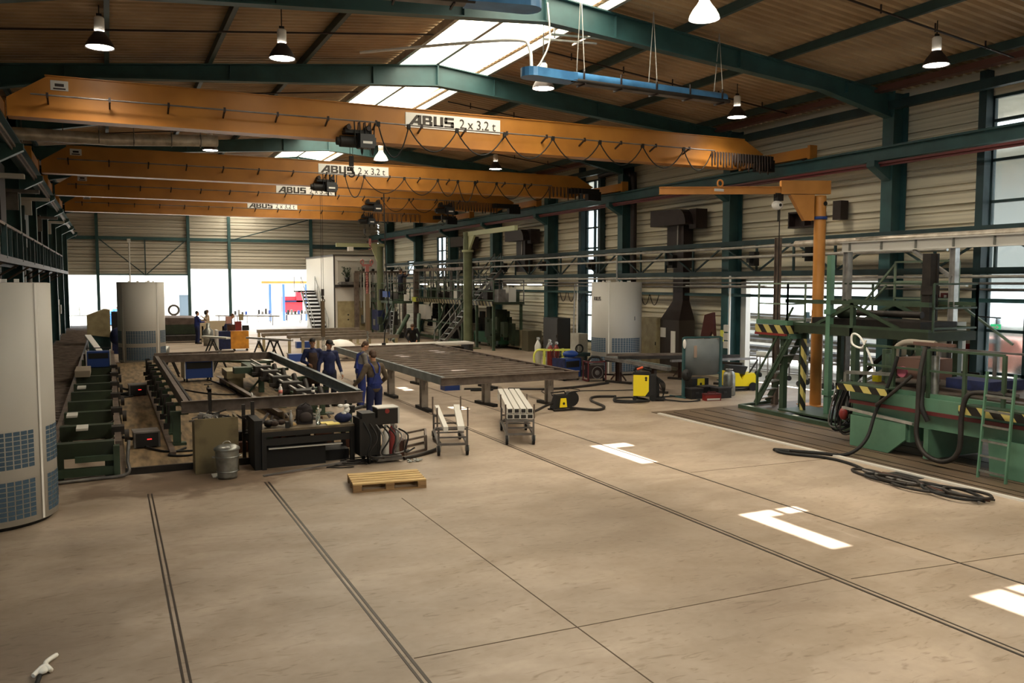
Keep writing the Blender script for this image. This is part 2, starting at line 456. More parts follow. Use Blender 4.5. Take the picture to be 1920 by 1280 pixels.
# purlins
for x in (-2.3, .1, 2.45, 4.8, 7.38, 8.6, 10.12, 12.2, 15.1, 18.1):
    z = deck_z(x)
    mb = MB()
    if x == 8.6: mb.bar((x, YB, 9.6), (x, YF, 9.6), .1, .16)
    else: mb.bar((x, YB, z - .1), (x, YF, z - .1), .025, .18).bar((x + .04, YB, z - .02), (x + .04, YF, z - .02), .1, .025).bar((x + .04, YB, z - .19), (x + .04, YF, z - .19), .1, .025)
    struct('roof_purlin', mb, LSTEEL if x in (8.6, 10.12, 7.38) else PURL, 'long roof purlin')
# slim conduits crossing under the roof sheets, with droppers
for k, y in enumerate((12.6, 19.6, 26.4, 33.0)):
    mb = MB()
    mb.path([(SK1 + .2, y, deck_z(SK1) - .28), (18.4, y, deck_z(18.4) - .3)], .022, 6)
    mb.path([(SK0 - .2, y, deck_z(SK0) - .28), (-2.3, y, deck_z(-2.3) - .3)], .022, 6)
    for i in range(5): mb.tube((SK1 + 1 + i*1.6, y, deck_z(SK1+1+i*1.6) - .33), (SK1 + 1 + i*1.6, y, deck_z(SK1+1+i*1.6) - .15), .02, 6)
    struct('trim_%d' % (3 + k), mb, DARKM, 'thin dark conduit under the roof')
# longitudinal brown cable tray under the right eave
mb = MB().box(18.45, 18.7, YB, YF, 8.38, 8.42).box(18.44, 18.46, YB, YF, 8.38, 8.52)
for i in range(20): mb.tube((18.58, 2 + i*3.3, 8.4), (18.58, 2 + i*3.3, deck_z(18.5) - .1), .018, 6)
struct('trim_7', mb, mat('tray_brown', '#6b4a42', .4, .3), 'brown cable tray under the right eave')
struct('trim_8', MB().box(18.95, 19.15, YB, YF, 7.98, 8.2), TEALD, 'dark eave beam')

# ---- side walls: horizontal ribbed cladding
def ribbed(openings, x, ys, ye, z0, z1, sgn):
    """cladding with ribs pushed into profile; openings = [(ya,yb,za,zb)]"""
    mb = MB(); cuts = sorted(set([ys, ye] + [v for o in openings for v in (o[0], o[1])]))
    zs = []; z = z0
    pat = [(0, 0), (.155, 0), (.165, .07), (.2, .07), (.21, 0), (.315, 0), (.325, .09), (.375, .09), (.385, 0)]
    while z < z1:
        for (dz, dx) in pat:
            if z + dz <= z1 and z+dz >= z0: zs.append((z + dz, dx))
        z += .5
    extra = [v for o in openings for v in (o[2], o[3]) if z0 < v < z1]
    zs += [(v, 0) for v in extra] + [(z1, 0)]
    zs.sort(key=lambda t: t[0])
    for a, b in zip(cuts[:-1], cuts[1:]):
        mid = (a + b) / 2
        ops = [o for o in openings if o[0] < mid < o[1]]
        for (za, da), (zb, db) in zip(zs[:-1], zs[1:]):
            if zb - za < 1e-6: continue
            zm = (za + zb) / 2
            if any(o[2] < zm < o[3] for o in ops): continue
            mb.add([(x - sgn*da*-1, a, za), (x - sgn*da*-1, b, za), (x - sgn*db*-1, b, zb), (x - sgn*db*-1, a, zb)], [(0, 1, 2, 3)])
            X2 = x + sgn*.12
            mb.add([(X2, a, za), (X2, b, za), (X2, b, zb), (X2, a, zb)], [(0, 1, 2, 3)])
    return mb
OR = [(9.1, 13.85, 0, 7.9), (16.65, 22.75, 0, 3.5), (31.85, 33.3, .7, 7.9), (50.9, 52.5, 3.6, 6.3), (55.9, 58.6, 3.9, 4.9)]
struct('wall_right', ribbed(OR, XR, YB, YF, 0, 8.62, 1), CREAM)
struct('wall_left', ribbed([(-1, 6, 3, 6.5)], XL, YB, YF, 3.3, 8.55, -1), mat('grey_cladding', '#8f8778', .6, 0, '#6f6757', 1.3, stretch=(.05, .05, 7)))
struct('wall_left', MB().box(XL - .1, XL + .02, YB, YF, 0, 3.3), TEAL)
struct('wall_rear', MB().box(XL, XR, YB - .1, YB, 0, 9.8), CREAM)
# far wall above the open doorway
def farwall():
    mb = MB(); y = YF
    pat = [(0, 0), (.2, 0), (.21, .06), (.25, .06), (.26, 0), (.4, 0), (.41, .09), (.47, .09), (.48, 0), (.5, 0)]
    for (xa, xb, zb) in ((XL, 5.35, 3.87), (5.35, 14.2, 4.33), (14.2, XR, 0)):
        z = zb; zs = []
        while z < 8.6:
            for dz, d in pat[:-1]:
                if z + dz < 9.8: zs.append((z + dz, d))
            z += .5
        for (za, da), (zc, dc) in zip(zs[:-1], zs[1:]):
            mb.add([(xa, y + da, za), (xb, y + da, za), (xb, y + dc, zc), (xa, y + dc, zc)], [(0, 1, 2, 3)])
        mb.add([(xa, y + .12, zb), (xb, y + .12, zb), (xb, y + .12, 8.6), (xa, y + .12, 8.6)], [(0, 1, 2, 3)])
        mb.add([(xa, y, zb), (xb, y, zb), (xb, y + .12, zb), (xa, y + .12, zb)], [(0, 1, 2, 3)])
    mb.prism([(XL, 8.5), (XR, 8.5), (XR, 8.6), (RIDGE, 9.75), (XL, 8.6)], 'y', y, y + .12)
    return mb
struct('wall_far', farwall(), mat('grey_beige_cladding', '#cdc6b9', 0.5, 0, '#8f8675', 1.2, 0.4, 0.75, stretch=(0.05, 0.05, 7), detail=3))
for x in (-.6, 5.35, 8.18, 14.2):
    struct('steel_column', MB().ibeam((x, YF - .2, 0), (x, YF - .2, 8.9), .26, .2, .015, up=(0, 1, 0)), TEAL, 'teal post of the far gable wall')
struct('wall_girt', MB().bar((XL, YF - .2, 6.45), (14.2, YF - .2, 6.45), .12, .22), TEAL, 'teal girt across the far wall')
struct('wall_girt', MB().bar((14.2, YF - .2, 6.1), (19.3, YF - .2, 6.1), .12, .3), TEALD, 'teal girt at the far right corner')
struct('door_header', MB().bar((-.6, YF - .2, 3.9), (5.35, YF - .2, 3.9), .12, .1), TEAL, 'teal header over the left far doorway')
struct('wall_brace', MB().bar((-.5, YF - .25, 6.4), (2.35, YF - .25, 3.95), .07).bar((5.2, YF - .25, 6.4), (2.55, YF - .25, 3.95), .07).bar((2.45, YF - .25, 3.9), (2.45, YF - .25, 6.4), .08), TEALD, 'V shaped brace on the far wall')
struct('wall_brace', MB().bar((8.3, YF - .25, 6.45), (14, YF - .25, 8.1), .07), TEALD, 'sloping brace on the far wall')
# right wall horizontals : lattice girder girt z 3.65-4.65, in bays
for i, (a, b) in enumerate(zip(COLY[3:-1], COLY[4:])):
    mb = MB(); x = 18.92
    mb.bar((x, a, 4.66), (x, b, 4.66), .12, .16).bar((x, a, 3.66), (x, b, 3.66), .12, .16)
    n = 4
    for k in range(n):
        ya = a + (b-a)*k/n; yb = a + (b-a)*(k+1)/n
        mb.bar((x, ya, 3.7 if k % 2 else 4.6), (x, yb, 4.6 if k % 2 else 3.7), .05)
        if k: mb.bar((x, ya, 3.7), (x, ya, 4.6), .06)
    struct('lattice_girt', mb, TEALD, 'dark teal lattice girt along the right wall')
    struct('wall_girt', MB().bar((19.0, a, 2.95), (19.0, b, 2.95), .05, .1), TEAL, 'teal rail low on the right wall')
# pipes on the right wall
def pipe(x, z, ya, yb, r, m, label):
    p = MB().tube((x, ya, z), (x, yb, z), r, 10)
    y = ya + .6
    while y < yb: p.bar((x, y, z), (x + .5, y, z), .03); y += 3.2
    tag(p.build('wall_pipe', m), label, 'pipe', kind='structure')
pipe(18.3, 4.50, 5, 19.0, .10, FOIL, 'thick foil wrapped pipe high on the right wall')
pipe(18.3, 4.48, 19.0, 62, .045, LSTEEL, 'upper bright pipe along the right wall')
pipe(18.3, 4.18, 14.0, 62, .045, LSTEEL, 'second bright pipe along the right wall')
pipe(18.4, 3.52, 5, 62, .04, LSTEEL, 'lower bright pipe along the right wall')
pipe(18.5, 3.36, 5, 62, .03, STEEL, 'thin pipe below the lattice girt')
pipe(18.6, 3.22, 5, 45, .025, STEEL, 'lowest thin pipe on the right wall')

# ---- windows in the right wall
def window_grid(n, x, ya, yb, z0, z1, ycuts, zcuts, fr=.07, door=None):
    mb = MB()
    for y in [ya, yb] + ycuts: mb.box(x - .06, x + .06, y - fr/2, y + fr/2, z0, z1)
    for z in [z0 + fr/2, z1 - fr/2] + zcuts: mb.box(x - .06, x + .06, ya, yb, z - fr/2, z + fr/2)
    o = mb.build('window_%d' % n, TEALD); o['kind'] = 'structure'
    g = MB().box(x - .005, x + .005, ya, yb, z0, z1).build('window_pane', GLASSG, o)
    return o
window_grid(wn, XR + .03, 9.1, 13.85, 0.1, 7.9, [10.3, 11.45, 12.85], [1.15, 2.2, 3.2, 5.35, 6.35, 7.3]); wn += 1
window_grid(wn, XR + .03, 31.85, 33.3, .7, 7.9, [32.6], [1.9, 2.8, 4.0, 4.9, 5.8, 6.6, 7.3]); wn += 1
window_grid(wn, XR + .03, 50.9, 52.5, 3.6, 6.3, [51.7], [4.5, 5.4]); wn += 1
window_grid(wn, XR + .03, 55.9, 58.6, 3.9, 4.9, [57.2], []); wn += 1
# doorway frame to the neighbouring hall, white sliding leaf at its far jamb
d = MB().box(XR - .1, XR + .1, 22.5, 22.75, 0, 3.5).box(XR - .1, XR + .1, 16.65, 16.8, 0, 3.5).box(XR - .1, XR + .1, 16.65, 22.75, 3.42, 3.55).build('door_1', WHSTEEL); d['kind'] = 'structure'

# ---- floor details
def strip(n, pts_w, m, label, z=.004):
    mb = MB()
    for (xa, ya, xb, yb, wd) in pts_w: mb.bar((xa, ya, z/2), (xb, yb, z/2), wd, z)
    struct('trim_%d' % n, mb, m, label)
strip(20, [(.48, 4, .48, 14.6, .022), (.535, 4, .535, 14.6, .022)], RAILM, 'narrow double rail slot in the left floor')
strip(21, [(2.31, 4, 2.31, 14.6, .025), (2.37, 4, 2.37, 14.6, .03)], RAILM, 'narrow double rail slot near the pallet')
strip(22, [(7.42, 2, 7.42, 30, .035), (7.5, 2, 7.5, 30, .02)], RAILM, 'rail slot running under the grid table')
strip(23, [(9.22, 3, 9.22, 30, .03)], RAILM, 'second rail slot running under the grid table')
strip(24, [(4.08, 2, 4.08, 12.6, .012), (2.4, 7.1, 7.4, 7.0, .01), (7.6, 6.9, 12.5, 6.4, .01), (9.3, 12.1, 12.6, 11.9, .008)], JOINT, 'thin joint lines in the concrete')
struct('floor_plates', MB().box(12.7, 19.4, YB, 18.2, 0, .012), PLATE, 'brownish steel plated floor area on the right')
strip(25, [(12.72, 2, 12.72, 17.9, .09)], WHSTEEL, 'pale edge strip of the plated floor', .03)
strip(26, [(13.2, 2, 13.2, 17.9, .03), (14.2, 2, 14.2, 17.9, .03), (12.95, 2, 12.95, 17.9, .015), (13.7, 2, 13.7, 17.9, .015), (14.8, 2, 14.8, 17.9, .02)], RAILM, 'rail lines on the plated floor', .02)
struct('floor_pit', MB().box(12.08, 12.66, 9.98, 10.55, -.02, .008), BLACKP, 'small dark floor pit cover')
struct('floor_platform', MB().box(.2, 4.95, 16.25, 38.0, 0, .09), SLAB, 'worn low wooden floor platform under the frame jig')
struct('trim_30', MB().box(.18, 2.4, 16.2, 16.26, 0, .12), RAWD, 'dark steel edge of the low platform')

# ---- the neighbouring hall beyond the far doorway and beyond the right doorway
struct('outer_wall', MB().box(-12, 24, 88, 88.3, 0, 7).box(-12.3, -12, 66, 88.3, 0, 7), WHITE, 'white wall of the neighbouring hall')
o = MB().box(6.25, 7.2, 87.9, 88, .1, 2.05).box(6.2, 6.25, 87.86, 88, 0, 2.1).box(7.2, 7.25, 87.86, 88, 0, 2.1).box(6.2, 7.25, 87.86, 88, 2.05, 2.12).build('door_2', mat('grey_door', '#46545f', .5)); o['kind'] = 'structure'
struct('outer_post', MB().box(2.9, 3.3, 80, 80.4, 0, 5), GREYP, 'pale grey post in the neighbouring hall')
struct('outer_roof', MB().box(19.9, 25, -2, 52, 8.3, 8.5), GREYP, 'roof strip of the hall beyond the right wall')
struct('outer_roof', MB().box(30, 34.3, -2, 52, 8.3, 8.5), GREYP, 'far roof strip of the hall beyond the right wall')
struct('outer_wall', MB().box(34, 34.3, 5, 50, 0, 1.2).box(34, 34.3, 5, 50, 3.0, 8.3), mat('pale_wall', '#a9acac', .6), 'white wall of the yard beyond the right windows')
struct('outer_wall', MB().box(33.9, 34, 5, 50, 1.2, 1.6), GREYP)

# ================================================================ LAMPS
def lamp(x, y, label, white=False, z=8.0, wgt=1.0):
    t = thing('high_bay_lamp', label, 'lamp', (x, y, z), group='high bay lamps under the roof')
    top = deck_z(x) + .005 - z
    MB().lathe([(.27, 0), (.255, .06), (.2, .16), (.13, .25), (.1, .3)], n=24).lathe([(.262, .005), (.19, .155), (.1, .28)], n=24).build('lamp_shade', REFLW if white else REFL, t)
    MB().lathe([(0, .33), (.095, .33), (.095, .57), (.07, .6), (0, .6)], n=16).box(-.05, .05, -.05, .05, .28, .34).build('lamp_housing', WHITE, t)
    MB().lathe([(0, .03), (.16, .022), (.25, .012)], n=24).build('lamp_glass', LAMPG, t)
    if top > .62: MB().tube((0, 0, .6), (0, 0, top), .012, 6).box(-.05, .05, -.02, .02, .6, .66).build('suspension_rod', BLACKP, t)
    l = bpy.data.lights.new('lamp_light', 'SPOT'); l.energy = LAMP_W * wgt; l.spot_size = R(140); l.spot_blend = .7; l.color = (1, .86, .68)
    l.shadow_soft_size = .2
    lo = bpy.data.objects.new('lamp_light', l); col.objects.link(lo); lo.parent = t; lo.location = (0, 0, -.04)
lamp(0.0, 18.9, 'dark high bay lamp nearest the upper left corner')
lamp(3.4, 18.2, 'dark high bay lamp above the nearest orange crane, left of the rooflight')
lamp(9.6, 12.3, 'bright white high bay lamp at the top edge of the picture', True)
lamp(16.1, 12.75, 'high bay lamp nearest the right wall under the sloping roof', wgt=1.6)
lamp(16.1, 19.1, 'high bay lamp above the right end of the nearest crane', wgt=1.3)
lamp(9.55, 18.3, 'high bay lamp directly below the blue heater tube')
lamp(3.4, 31.8, 'small lit high bay lamp between the first two cranes on the left', wgt=1.3)
lamp(9.5, 31.5, 'white high bay lamp hanging just right of the nearest crane hoist', True, wgt=1.3)
lamp(14.5, 32.0, 'small dark high bay lamp above the right half of the second crane')
lamp(3.4, 5.5, 'high bay lamp over the near left floor outside the picture, added for light', wgt=.3)  # this and the next two: unseen lamps added to light the near floor
lamp(9.6, 5.5, 'high bay lamp over the near floor outside the picture, added for light')
lamp(16.1, 6.2, 'high bay lamp over the near right floor outside the picture, added for light')
for x in (3.4, 9.5, 14.5): lamp(x, 43.5, 'high bay lamp far back above the hindmost cranes', wgt=1.5)
for x in (3.4, 9.5, 14.5): lamp(x, 56, 'high bay lamp at the far end of the hall', wgt=1.5)

# ================================================================ CRANES
def abus(mb, x, z, h, y, th=.008):
    """block capitals A B U S with the slanted A"""
    u = h
    def P(poly, ox): mb.prism([(x + (ox + a) * u, z + b * u) for a, b in poly], 'y', y - th, y)
    s = .3
    # A
    P([(-.35, 0), (0, 0), (.62, .8), (.75, .8), (.75, 1), (.45, 1)], 0); P([(.62, 0), (.95, 0), (.95, 1), (.62, 1)], 0); P([(.2, .25), (.65, .25), (.65, .45), (.36, .45)], 0)
    # B
    o = 1.08
    P([(0, 0), (s, 0), (s, 1), (0, 1)], o); P([(s, .8), (.85, .8), (.95, .9), (.85, 1), (s, 1)], o); P([(s, .42), (.85, .42), (.85, .6), (s, .6)], o); P([(s, 0), (.9, 0), (.9, .2), (s, .2)], o)
    P([(.66, .55), (.95, .58), (.95, .9), (.66, .85)], o); P([(.7, .1), (1.0, .08), (1.0, .45), (.7, .5)], o)
    # U
    o = 2.2
    P([(0, .08), (s, .08), (s, 1), (0, 1)], o); P([(.68, .08), (.98, .08), (.98, 1), (.68, 1)], o); P([(.05, 0), (.93, 0), (.98, .2), (0, .2)], o)
    # S
    o = 3.3
    P([(.05, .8), (.98, .8), (.98, 1), (.05, 1)], o); P([(0, .42), (.3, .42), (.3, .95), (0, .95)], o); P([(.05, .4), (.95, .4), (.95, .6), (.05, .6)], o)
    P([(.68, .05), (.98, .05), (.98, .55), (.68, .55)], o); P([(0, 0), (.95, 0), (.95, .2), (0, .2)], o)
    return mb
def hoist(x, y, z, label, drop, kind='hook'):
    t = thing('crane_hoist', label, 'hoist', (x, y, z))
    MB().box(-.38, .42, -.1, .3, .35, .45).box(-.3, -.24, -.14, .34, .42, .6).box(.3, .36, -.14, .34, .42, .6).build('trolley_frame', BLACKP, t)
    m = MB()
    for sx in (-.28, .32):
        for sy in (-.14, .3): m.tube((sx, sy - .02, .5), (sx, sy + .02, .5), .07, 12)
    m.build('trolley_wheels', DARKM, t)
    MB().tube((-.5, .1, .12), (.1, .1, .12), .17, 16).tube((-.6, .1, .12), (-.5, .1, .12), .12, 16).build('rope_drum', BLACKP, t)
    MB().box(.02, .46, -.28, .12, -.08, .32).box(.46, .52, -.2, .05, 0, .24).build('motor_box', mat('hoist_grey', '#25282c', .4), t)
    MB().box(.1, .38, -.29, -.28, .04, .11).build('name_plate', WHITE, t)
    m = MB()
    for dx in (-.2, -.12): m.tube((dx, .1, 0), (dx, .1, drop + .35), .008, 6)
    m.build('wire_rope', BLACK, t)
    MB().box(-.22, -.1, .05, .15, drop + .1, drop + .4).lathe([(0, .0), (.06, .02), (.05, .1), (0, .12)], c=(-.16, .1, drop - .03)).path([(-.16 + .09*math.cos(a), .1, drop - .12 + .09*math.sin(a)) for a in [R(90 - 27*k) for k in range(10)]], .022, 8).build('hook_block', RAWD if kind == 'hook' else PINK, t)
    t.scale = (.8, .8, .8)
    return t
def crane(n, Y, sign_x, hoists, loops, bunch, label, zb=6.8):
    t = thing('overhead_crane', 'orange overhead travelling crane girder, ' + label, 'crane', (8.5, Y, 6.95), group='orange overhead cranes')
    g = MB().prism([(-1.75, zb), (-1.75, 7.15), (-1.0, zb + .84), (17.35, zb + .84), (18.1, 7.25), (17.2, zb)], 'y', Y - .17, Y + .17)
    g.box(-1.75, 17.2, Y - .22, Y + .22, zb - .03, zb)
    g.box(-1.05, 17.35, Y - .2, Y + .2, zb + .84, zb + .86)
    g.build('girder', ORANGE, t, True)
    for x in (-2.05, 18.75):
        MB().box(x - .12, x + .12, Y - 1.45, Y + 1.45, 7.03, 7.32).box(x - .14, x + .14, Y - 1.55, Y - 1.45, 6.98, 7.38).box(x - .14, x + .14, Y + 1.45, Y + 1.55, 6.98, 7.38).build('end_carriage', ORANGE, t, True)
        for dy in (-1.2, 1.2): MB().tube((x - .05, Y + dy, 7.07), (x + .05, Y + dy, 7.07), .1, 14).build('carriage_wheel', DARKM, t, True)
    MB().box(16.9, 18.2, Y - .5, Y - .2, 6.95, 7.15).box(17.7, 18.3, Y - .45, Y - .17, 6.7, 7.05).build('drive_motor', BLACKP, t, True)
    s = MB().box(sign_x, sign_x + 2.56, Y - .19, Y - .171, 7.2, 7.56).build('capacity_sign', WHITE, t, True)
    abus(MB(), sign_x + .16, 7.25, .26, Y - .191).build('sign_letters', mat('letter_grey', '#3b332c', .5), s, True)
    txt('2 x 3,2 t', .33, mat('letter_grey', '#3b332c', .5), s, (sign_x + 1.42 - 8.5, -.197, 7.27 - 6.95), (PI/2, 0, 0), name='capacity_letters', sx=.9)
    p = MB().box(-.95, -.62, Y - .185, Y - .171, 7.36, 7.56).build('type_plate', PANEL, t, True)
    MB().box(-.87, -.7, Y - .19, Y - .185, 7.44, 7.5).box(-.9, -.67, Y - .19, Y - .185, 7.38, 7.41).build('plate_lettering', DARKM, p, True)
    yr = Y - .48; zr = 7.19
    MB().tube((-1.3, yr, zr), (16.0, yr, zr), .018, 8).build('festoon_rail', STEEL, t, True)
    m_ = 15
    for k in range(m_):
        x = -1.0 + k * 1.15
        MB().bar((x, yr, zr), (x - .0, Y - .17, zr - .12), .035).bar((x, yr, zr + .05), (x, yr, zr - .05), .045).build('rail_bracket', DARKM, t, True)
    for i in range(len(loops) - 1):
        a, b = loops[i], loops[i+1]
        MB().path(arc((a, yr, zr - .05), (b, yr, zr - .05), .55 if b - a > .8 else .75, 12), .016, 6).box(a - .04, a + .04, yr - .03, yr + .03, zr - .09, zr + .02).build('festoon_loop', BLACK, t, True)
    for k in range(bunch[2]):
        x = bunch[0] + (bunch[1] - bunch[0]) * k / max(1, bunch[2] - 1)
        MB().path(arc((x - .05, yr - .05, zr - .03), (x + .06, yr + .03, zr - .03), .35 + .2*random.random(), 8), .017, 6).build('folded_cable_loop', mat('cable_brown', '#2c211c', .5), t, True)
    if hoists:
        for k in range(4): MB().path(arc((hoists[0][0] - .1 + .13*k, yr - .06, zr - .03), (hoists[0][0] + .02 + .13*k, yr + .02, zr - .03), .6 + .15*(k % 2), 8), .016, 6).build('folded_cable_loop', BLACK, t, True)
    for (hx, drop, kind, hl) in hoists: hoist(hx, Y - .42, 6.62, hl, drop, kind)
    return t
crane(1, 20.4, 6.73, [(5.45, -.7, 'hook', 'dark wire rope hoist under the nearest crane girder')], [5.95, 6.71, 7.97, 9.28, 10.68, 12.12, 13.5, 14.9, 15.9], (15.9, 18.1, 22), 'nearest of the four')
crane(2, 30.4, 6.83, [(7.0, -4.75, 'hook', 'black wire rope hoist under the second crane, in front of the third sign')], [7.7, 8.4, 9.9, 11.2, 12.0, 12.7, 13.6, 14.8, 15.9], (15.9, 17.4, 10), 'second nearest, its sign above the black hoist')
crane(3, 37.9, 6.69, [(14.4, -.5, 'hook', 'dark hoist with white plate and looped cables near the right end of the third crane'), (10.9, -2.0, 'red', 'hoist of the third crane carrying the red lifting chains')], [11.3, 12.6, 14.0], (14.8, 17.0, 16), 'third, its sign partly behind the black hoist')
crane(4, 46.2, 6.68, [(13.0, -.8, 'hook', 'small dark hoist on the hindmost crane')], [], (13.6, 16.0, 10), 'hindmost and lowest in the picture')
# things hanging from the hoists
m = MB().tube((6.87, 30.06, 2.9), (6.87, 30.06, 2.7), .02).box(6.81, 6.93, 30.0, 30.12, 1.45, 2.72)
t = thing('lifting_chain', 'dark brown hanging load chain bundle above the two workers in caps', 'chain', (6.87, 30.06, 1.0))
m.build('chain_bundle', mat('dull_sling', '#66543f', .8), t, True)
c = MB()
for k in range(12): c.path([(6.87 + .05*math.cos(a), 30.06 + .05*math.sin(a)*(k % 2), 1.4 - k*.07 + .05*math.sin(a)) for a in [2*PI*i/8 for i in range(8)]], .012, 6, closed=True)
c.build('chain_links', GALV, t, True)
t = thing('lifting_chain', 'red double hooked lifting chain with brown sling before the white container', 'chain', (10.74, 38, .3))
m = MB()
for dx in (-.22, .22): m.path([(10.74 + dx + .07*math.cos(a), 38, 4.3 + .1*math.sin(a)) for a in [2*PI*i/12 for i in range(12)]], .03, 8, closed=True)
m.bar((10.52, 38, 4.15), (10.96, 38, 4.15), .1).box(10.66, 10.82, 37.94, 38.06, 3.85, 4.15)
m.build('red_hooks', PINK, t, True)
m = MB()
for k in range(9): m.ell((10.74, 38, 3.75 - k*.11), .07, .03, .07, 8, 6)
m.build('chain_links', PINK, t, True)
MB().box(10.66, 10.84, 37.95, 38.05, 1.15, 2.85).build('sling_bundle', mat('dull_sling', '#66543f', .8), t, True)
m = MB()
for k in range(10): m.ell((10.72 + .03*(k % 2), 38, 1.1 - k*.09), .05, .03, .06, 8, 6)
m.build('lower_links', GALV, t, True)
tag(MB().path(smooth([(9.2, 30.2, 6.6), (9.25, 30.2, 4), (9.35, 30.2, 2.2), (9.2, 30.2, 1.6), (9.15, 30.2, 1.1)]), .022, 6).box(9.08, 9.2, 30.14, 30.26, .75, 1.15).build('pendant_cable', BLACKP), 'long thin pendant control cable hanging in front of the white container', 'cable')

# ================================================================ HEATERS AND ROOF PIPES
def heater(ax, ay, bx, by, z, label):
    t = thing('radiant_tube_heater', label, 'heater', (ax, ay, z))
    a = Vector((ax, ay, z)); b = Vector((bx, by, z)); d = (b - a).normalized(); s = Vector((-d.y, d.x, 0))
    # rounded burner head
    L1 = 1.25; mb = MB(); prof = []
    for k in range(9): 
        an = PI/2 + PI*k/8; prof.append((.24*math.cos(an) + .24, .24*math.sin(an)))
    pts = [(p[0], p[1]) for p in prof] + [(L1, -.2), (L1, .2)]
    up = Vector((0, 0, 1)); lo = [a + d*u + s*v for u, v in pts]
    vs = [p - up*.09 for p in lo] + [p + up*.09 for p in lo]; n = len(lo)
    mb.add(vs, [tuple(range(n-1, -1, -1)), tuple(range(n, 2*n))] + [(i, (i+1) % n, n+(i+1) % n, n+i) for i in range(n)])
    mb.build('burner_head', LBLUE, t, True)
    m = MB(); 
    m.path([a + d*L1 + up*.03, b + up*.03], .12, 14); m.build('radiant_tube', LBLUE, t, True)
    sg = -1 if d.x > 0 else 1
    m = MB(); m.path([a + d*L1*.9 + s*sg*.16 - up*.07, b + s*sg*.16 - up*.07], .045, 10); m.build('return_tube', RAWD, t, True)
    MB().bar(a + d*L1 - up*.09, b - up*.09, .2, .02).build('reflector', STEEL, t, True)
    Lg = (b - a).length; nseg = 5
    for k in range(nseg):
        p = a + d*(L1 + .2 + (Lg - L1 - .4)*k/(nseg-1))
        MB().bar(p - s*.2 - up*.12, p + s*.14 - up*.12, .03).bar(p - s*.14 - up*.1, p - s*.14 + up*.2, .03).bar(p + s*.13 - up*.1, p + s*.13 + up*.2, .03).build('clamp', DARKM, t, True)
        if k % 2 == 0:
            tz = Vector((p.x, p.y, deck_z(p.x)))
            MB().path([p - s*.15 + up*.15, tz], .01, 6).path([p + s*.15 + up*.15, tz], .01, 6).build('suspension_wire', LSTEEL, t, True)
heater(7.85, 16.0, 13.4, 16.35, 7.72, 'long blue radiant tube heater hanging under the roof right of the rooflight')
heater(6.45, 12.45, 1.2, 13.4, 7.85, 'blue ended radiant tube heater cut by the top edge of the picture')
t = thing('gas_pipe', 'white gas feed pipe bending down to the blue heater', 'pipe', (6, 17.5, 8.6))
MB().path(smooth([(5.5, 19.8, 8.75), (7.2, 17.6, 8.62), (8.0, 16.5, 8.5), (8.12, 16.2, 8.3), (8.12, 16.1, 7.85)], 5), .035, 8).build('bent_pipe', WHITE, t, True)
MB().path(smooth([(8.6, 16.3, 9.3), (8.6, 16.2, 8.5), (8.35, 16.1, 8.0), (8.2, 16.05, 7.85)], 5), .02, 8).build('flexible_hose', LSTEEL, t, True)
t = thing('unistrut_rack', 'small bright strut rack hanging at the ridge beside the roof girder', 'rack', (9.9, 17, 8.8))
MB().bar((9.0, 16.9, 8.85), (10.3, 16.7, 8.85), .04).bar((9.0, 17.3, 8.85), (10.3, 17.1, 8.85), .04).bar((9.9, 16.5, 8.87), (9.9, 17.5, 8.87), .04).bar((9.2, 17.1, 8.85), (9.2, 17.1, 9.4), .03).build('strut_frame', LSTEEL, t, True)
# foil duct between first and second crane at the left
t = thing('ventilation_duct', 'silver foil wrapped duct running in from the left between the first two cranes', 'duct', (1, 27, 7.4))
MB().path([(-2.6, 26.6, 7.38), (.2, 26.9, 7.42), (3.1, 27.1, 7.62)], .17, 14).build('foil_duct', FOIL, t, True)
for x in (-2, -1, -.1, .8, 1.8, 2.6):
    MB().path([(x, 26.85 + .18*math.cos(a), 7.46 + .03*x + .19*math.sin(a)) for a in [2*PI*i/12 for i in range(12)]], .015, 6, closed=True).bar((x, 26.85, 7.6), (x, 26.85, 8.7), .02).build('hanger', STEEL, t, True)

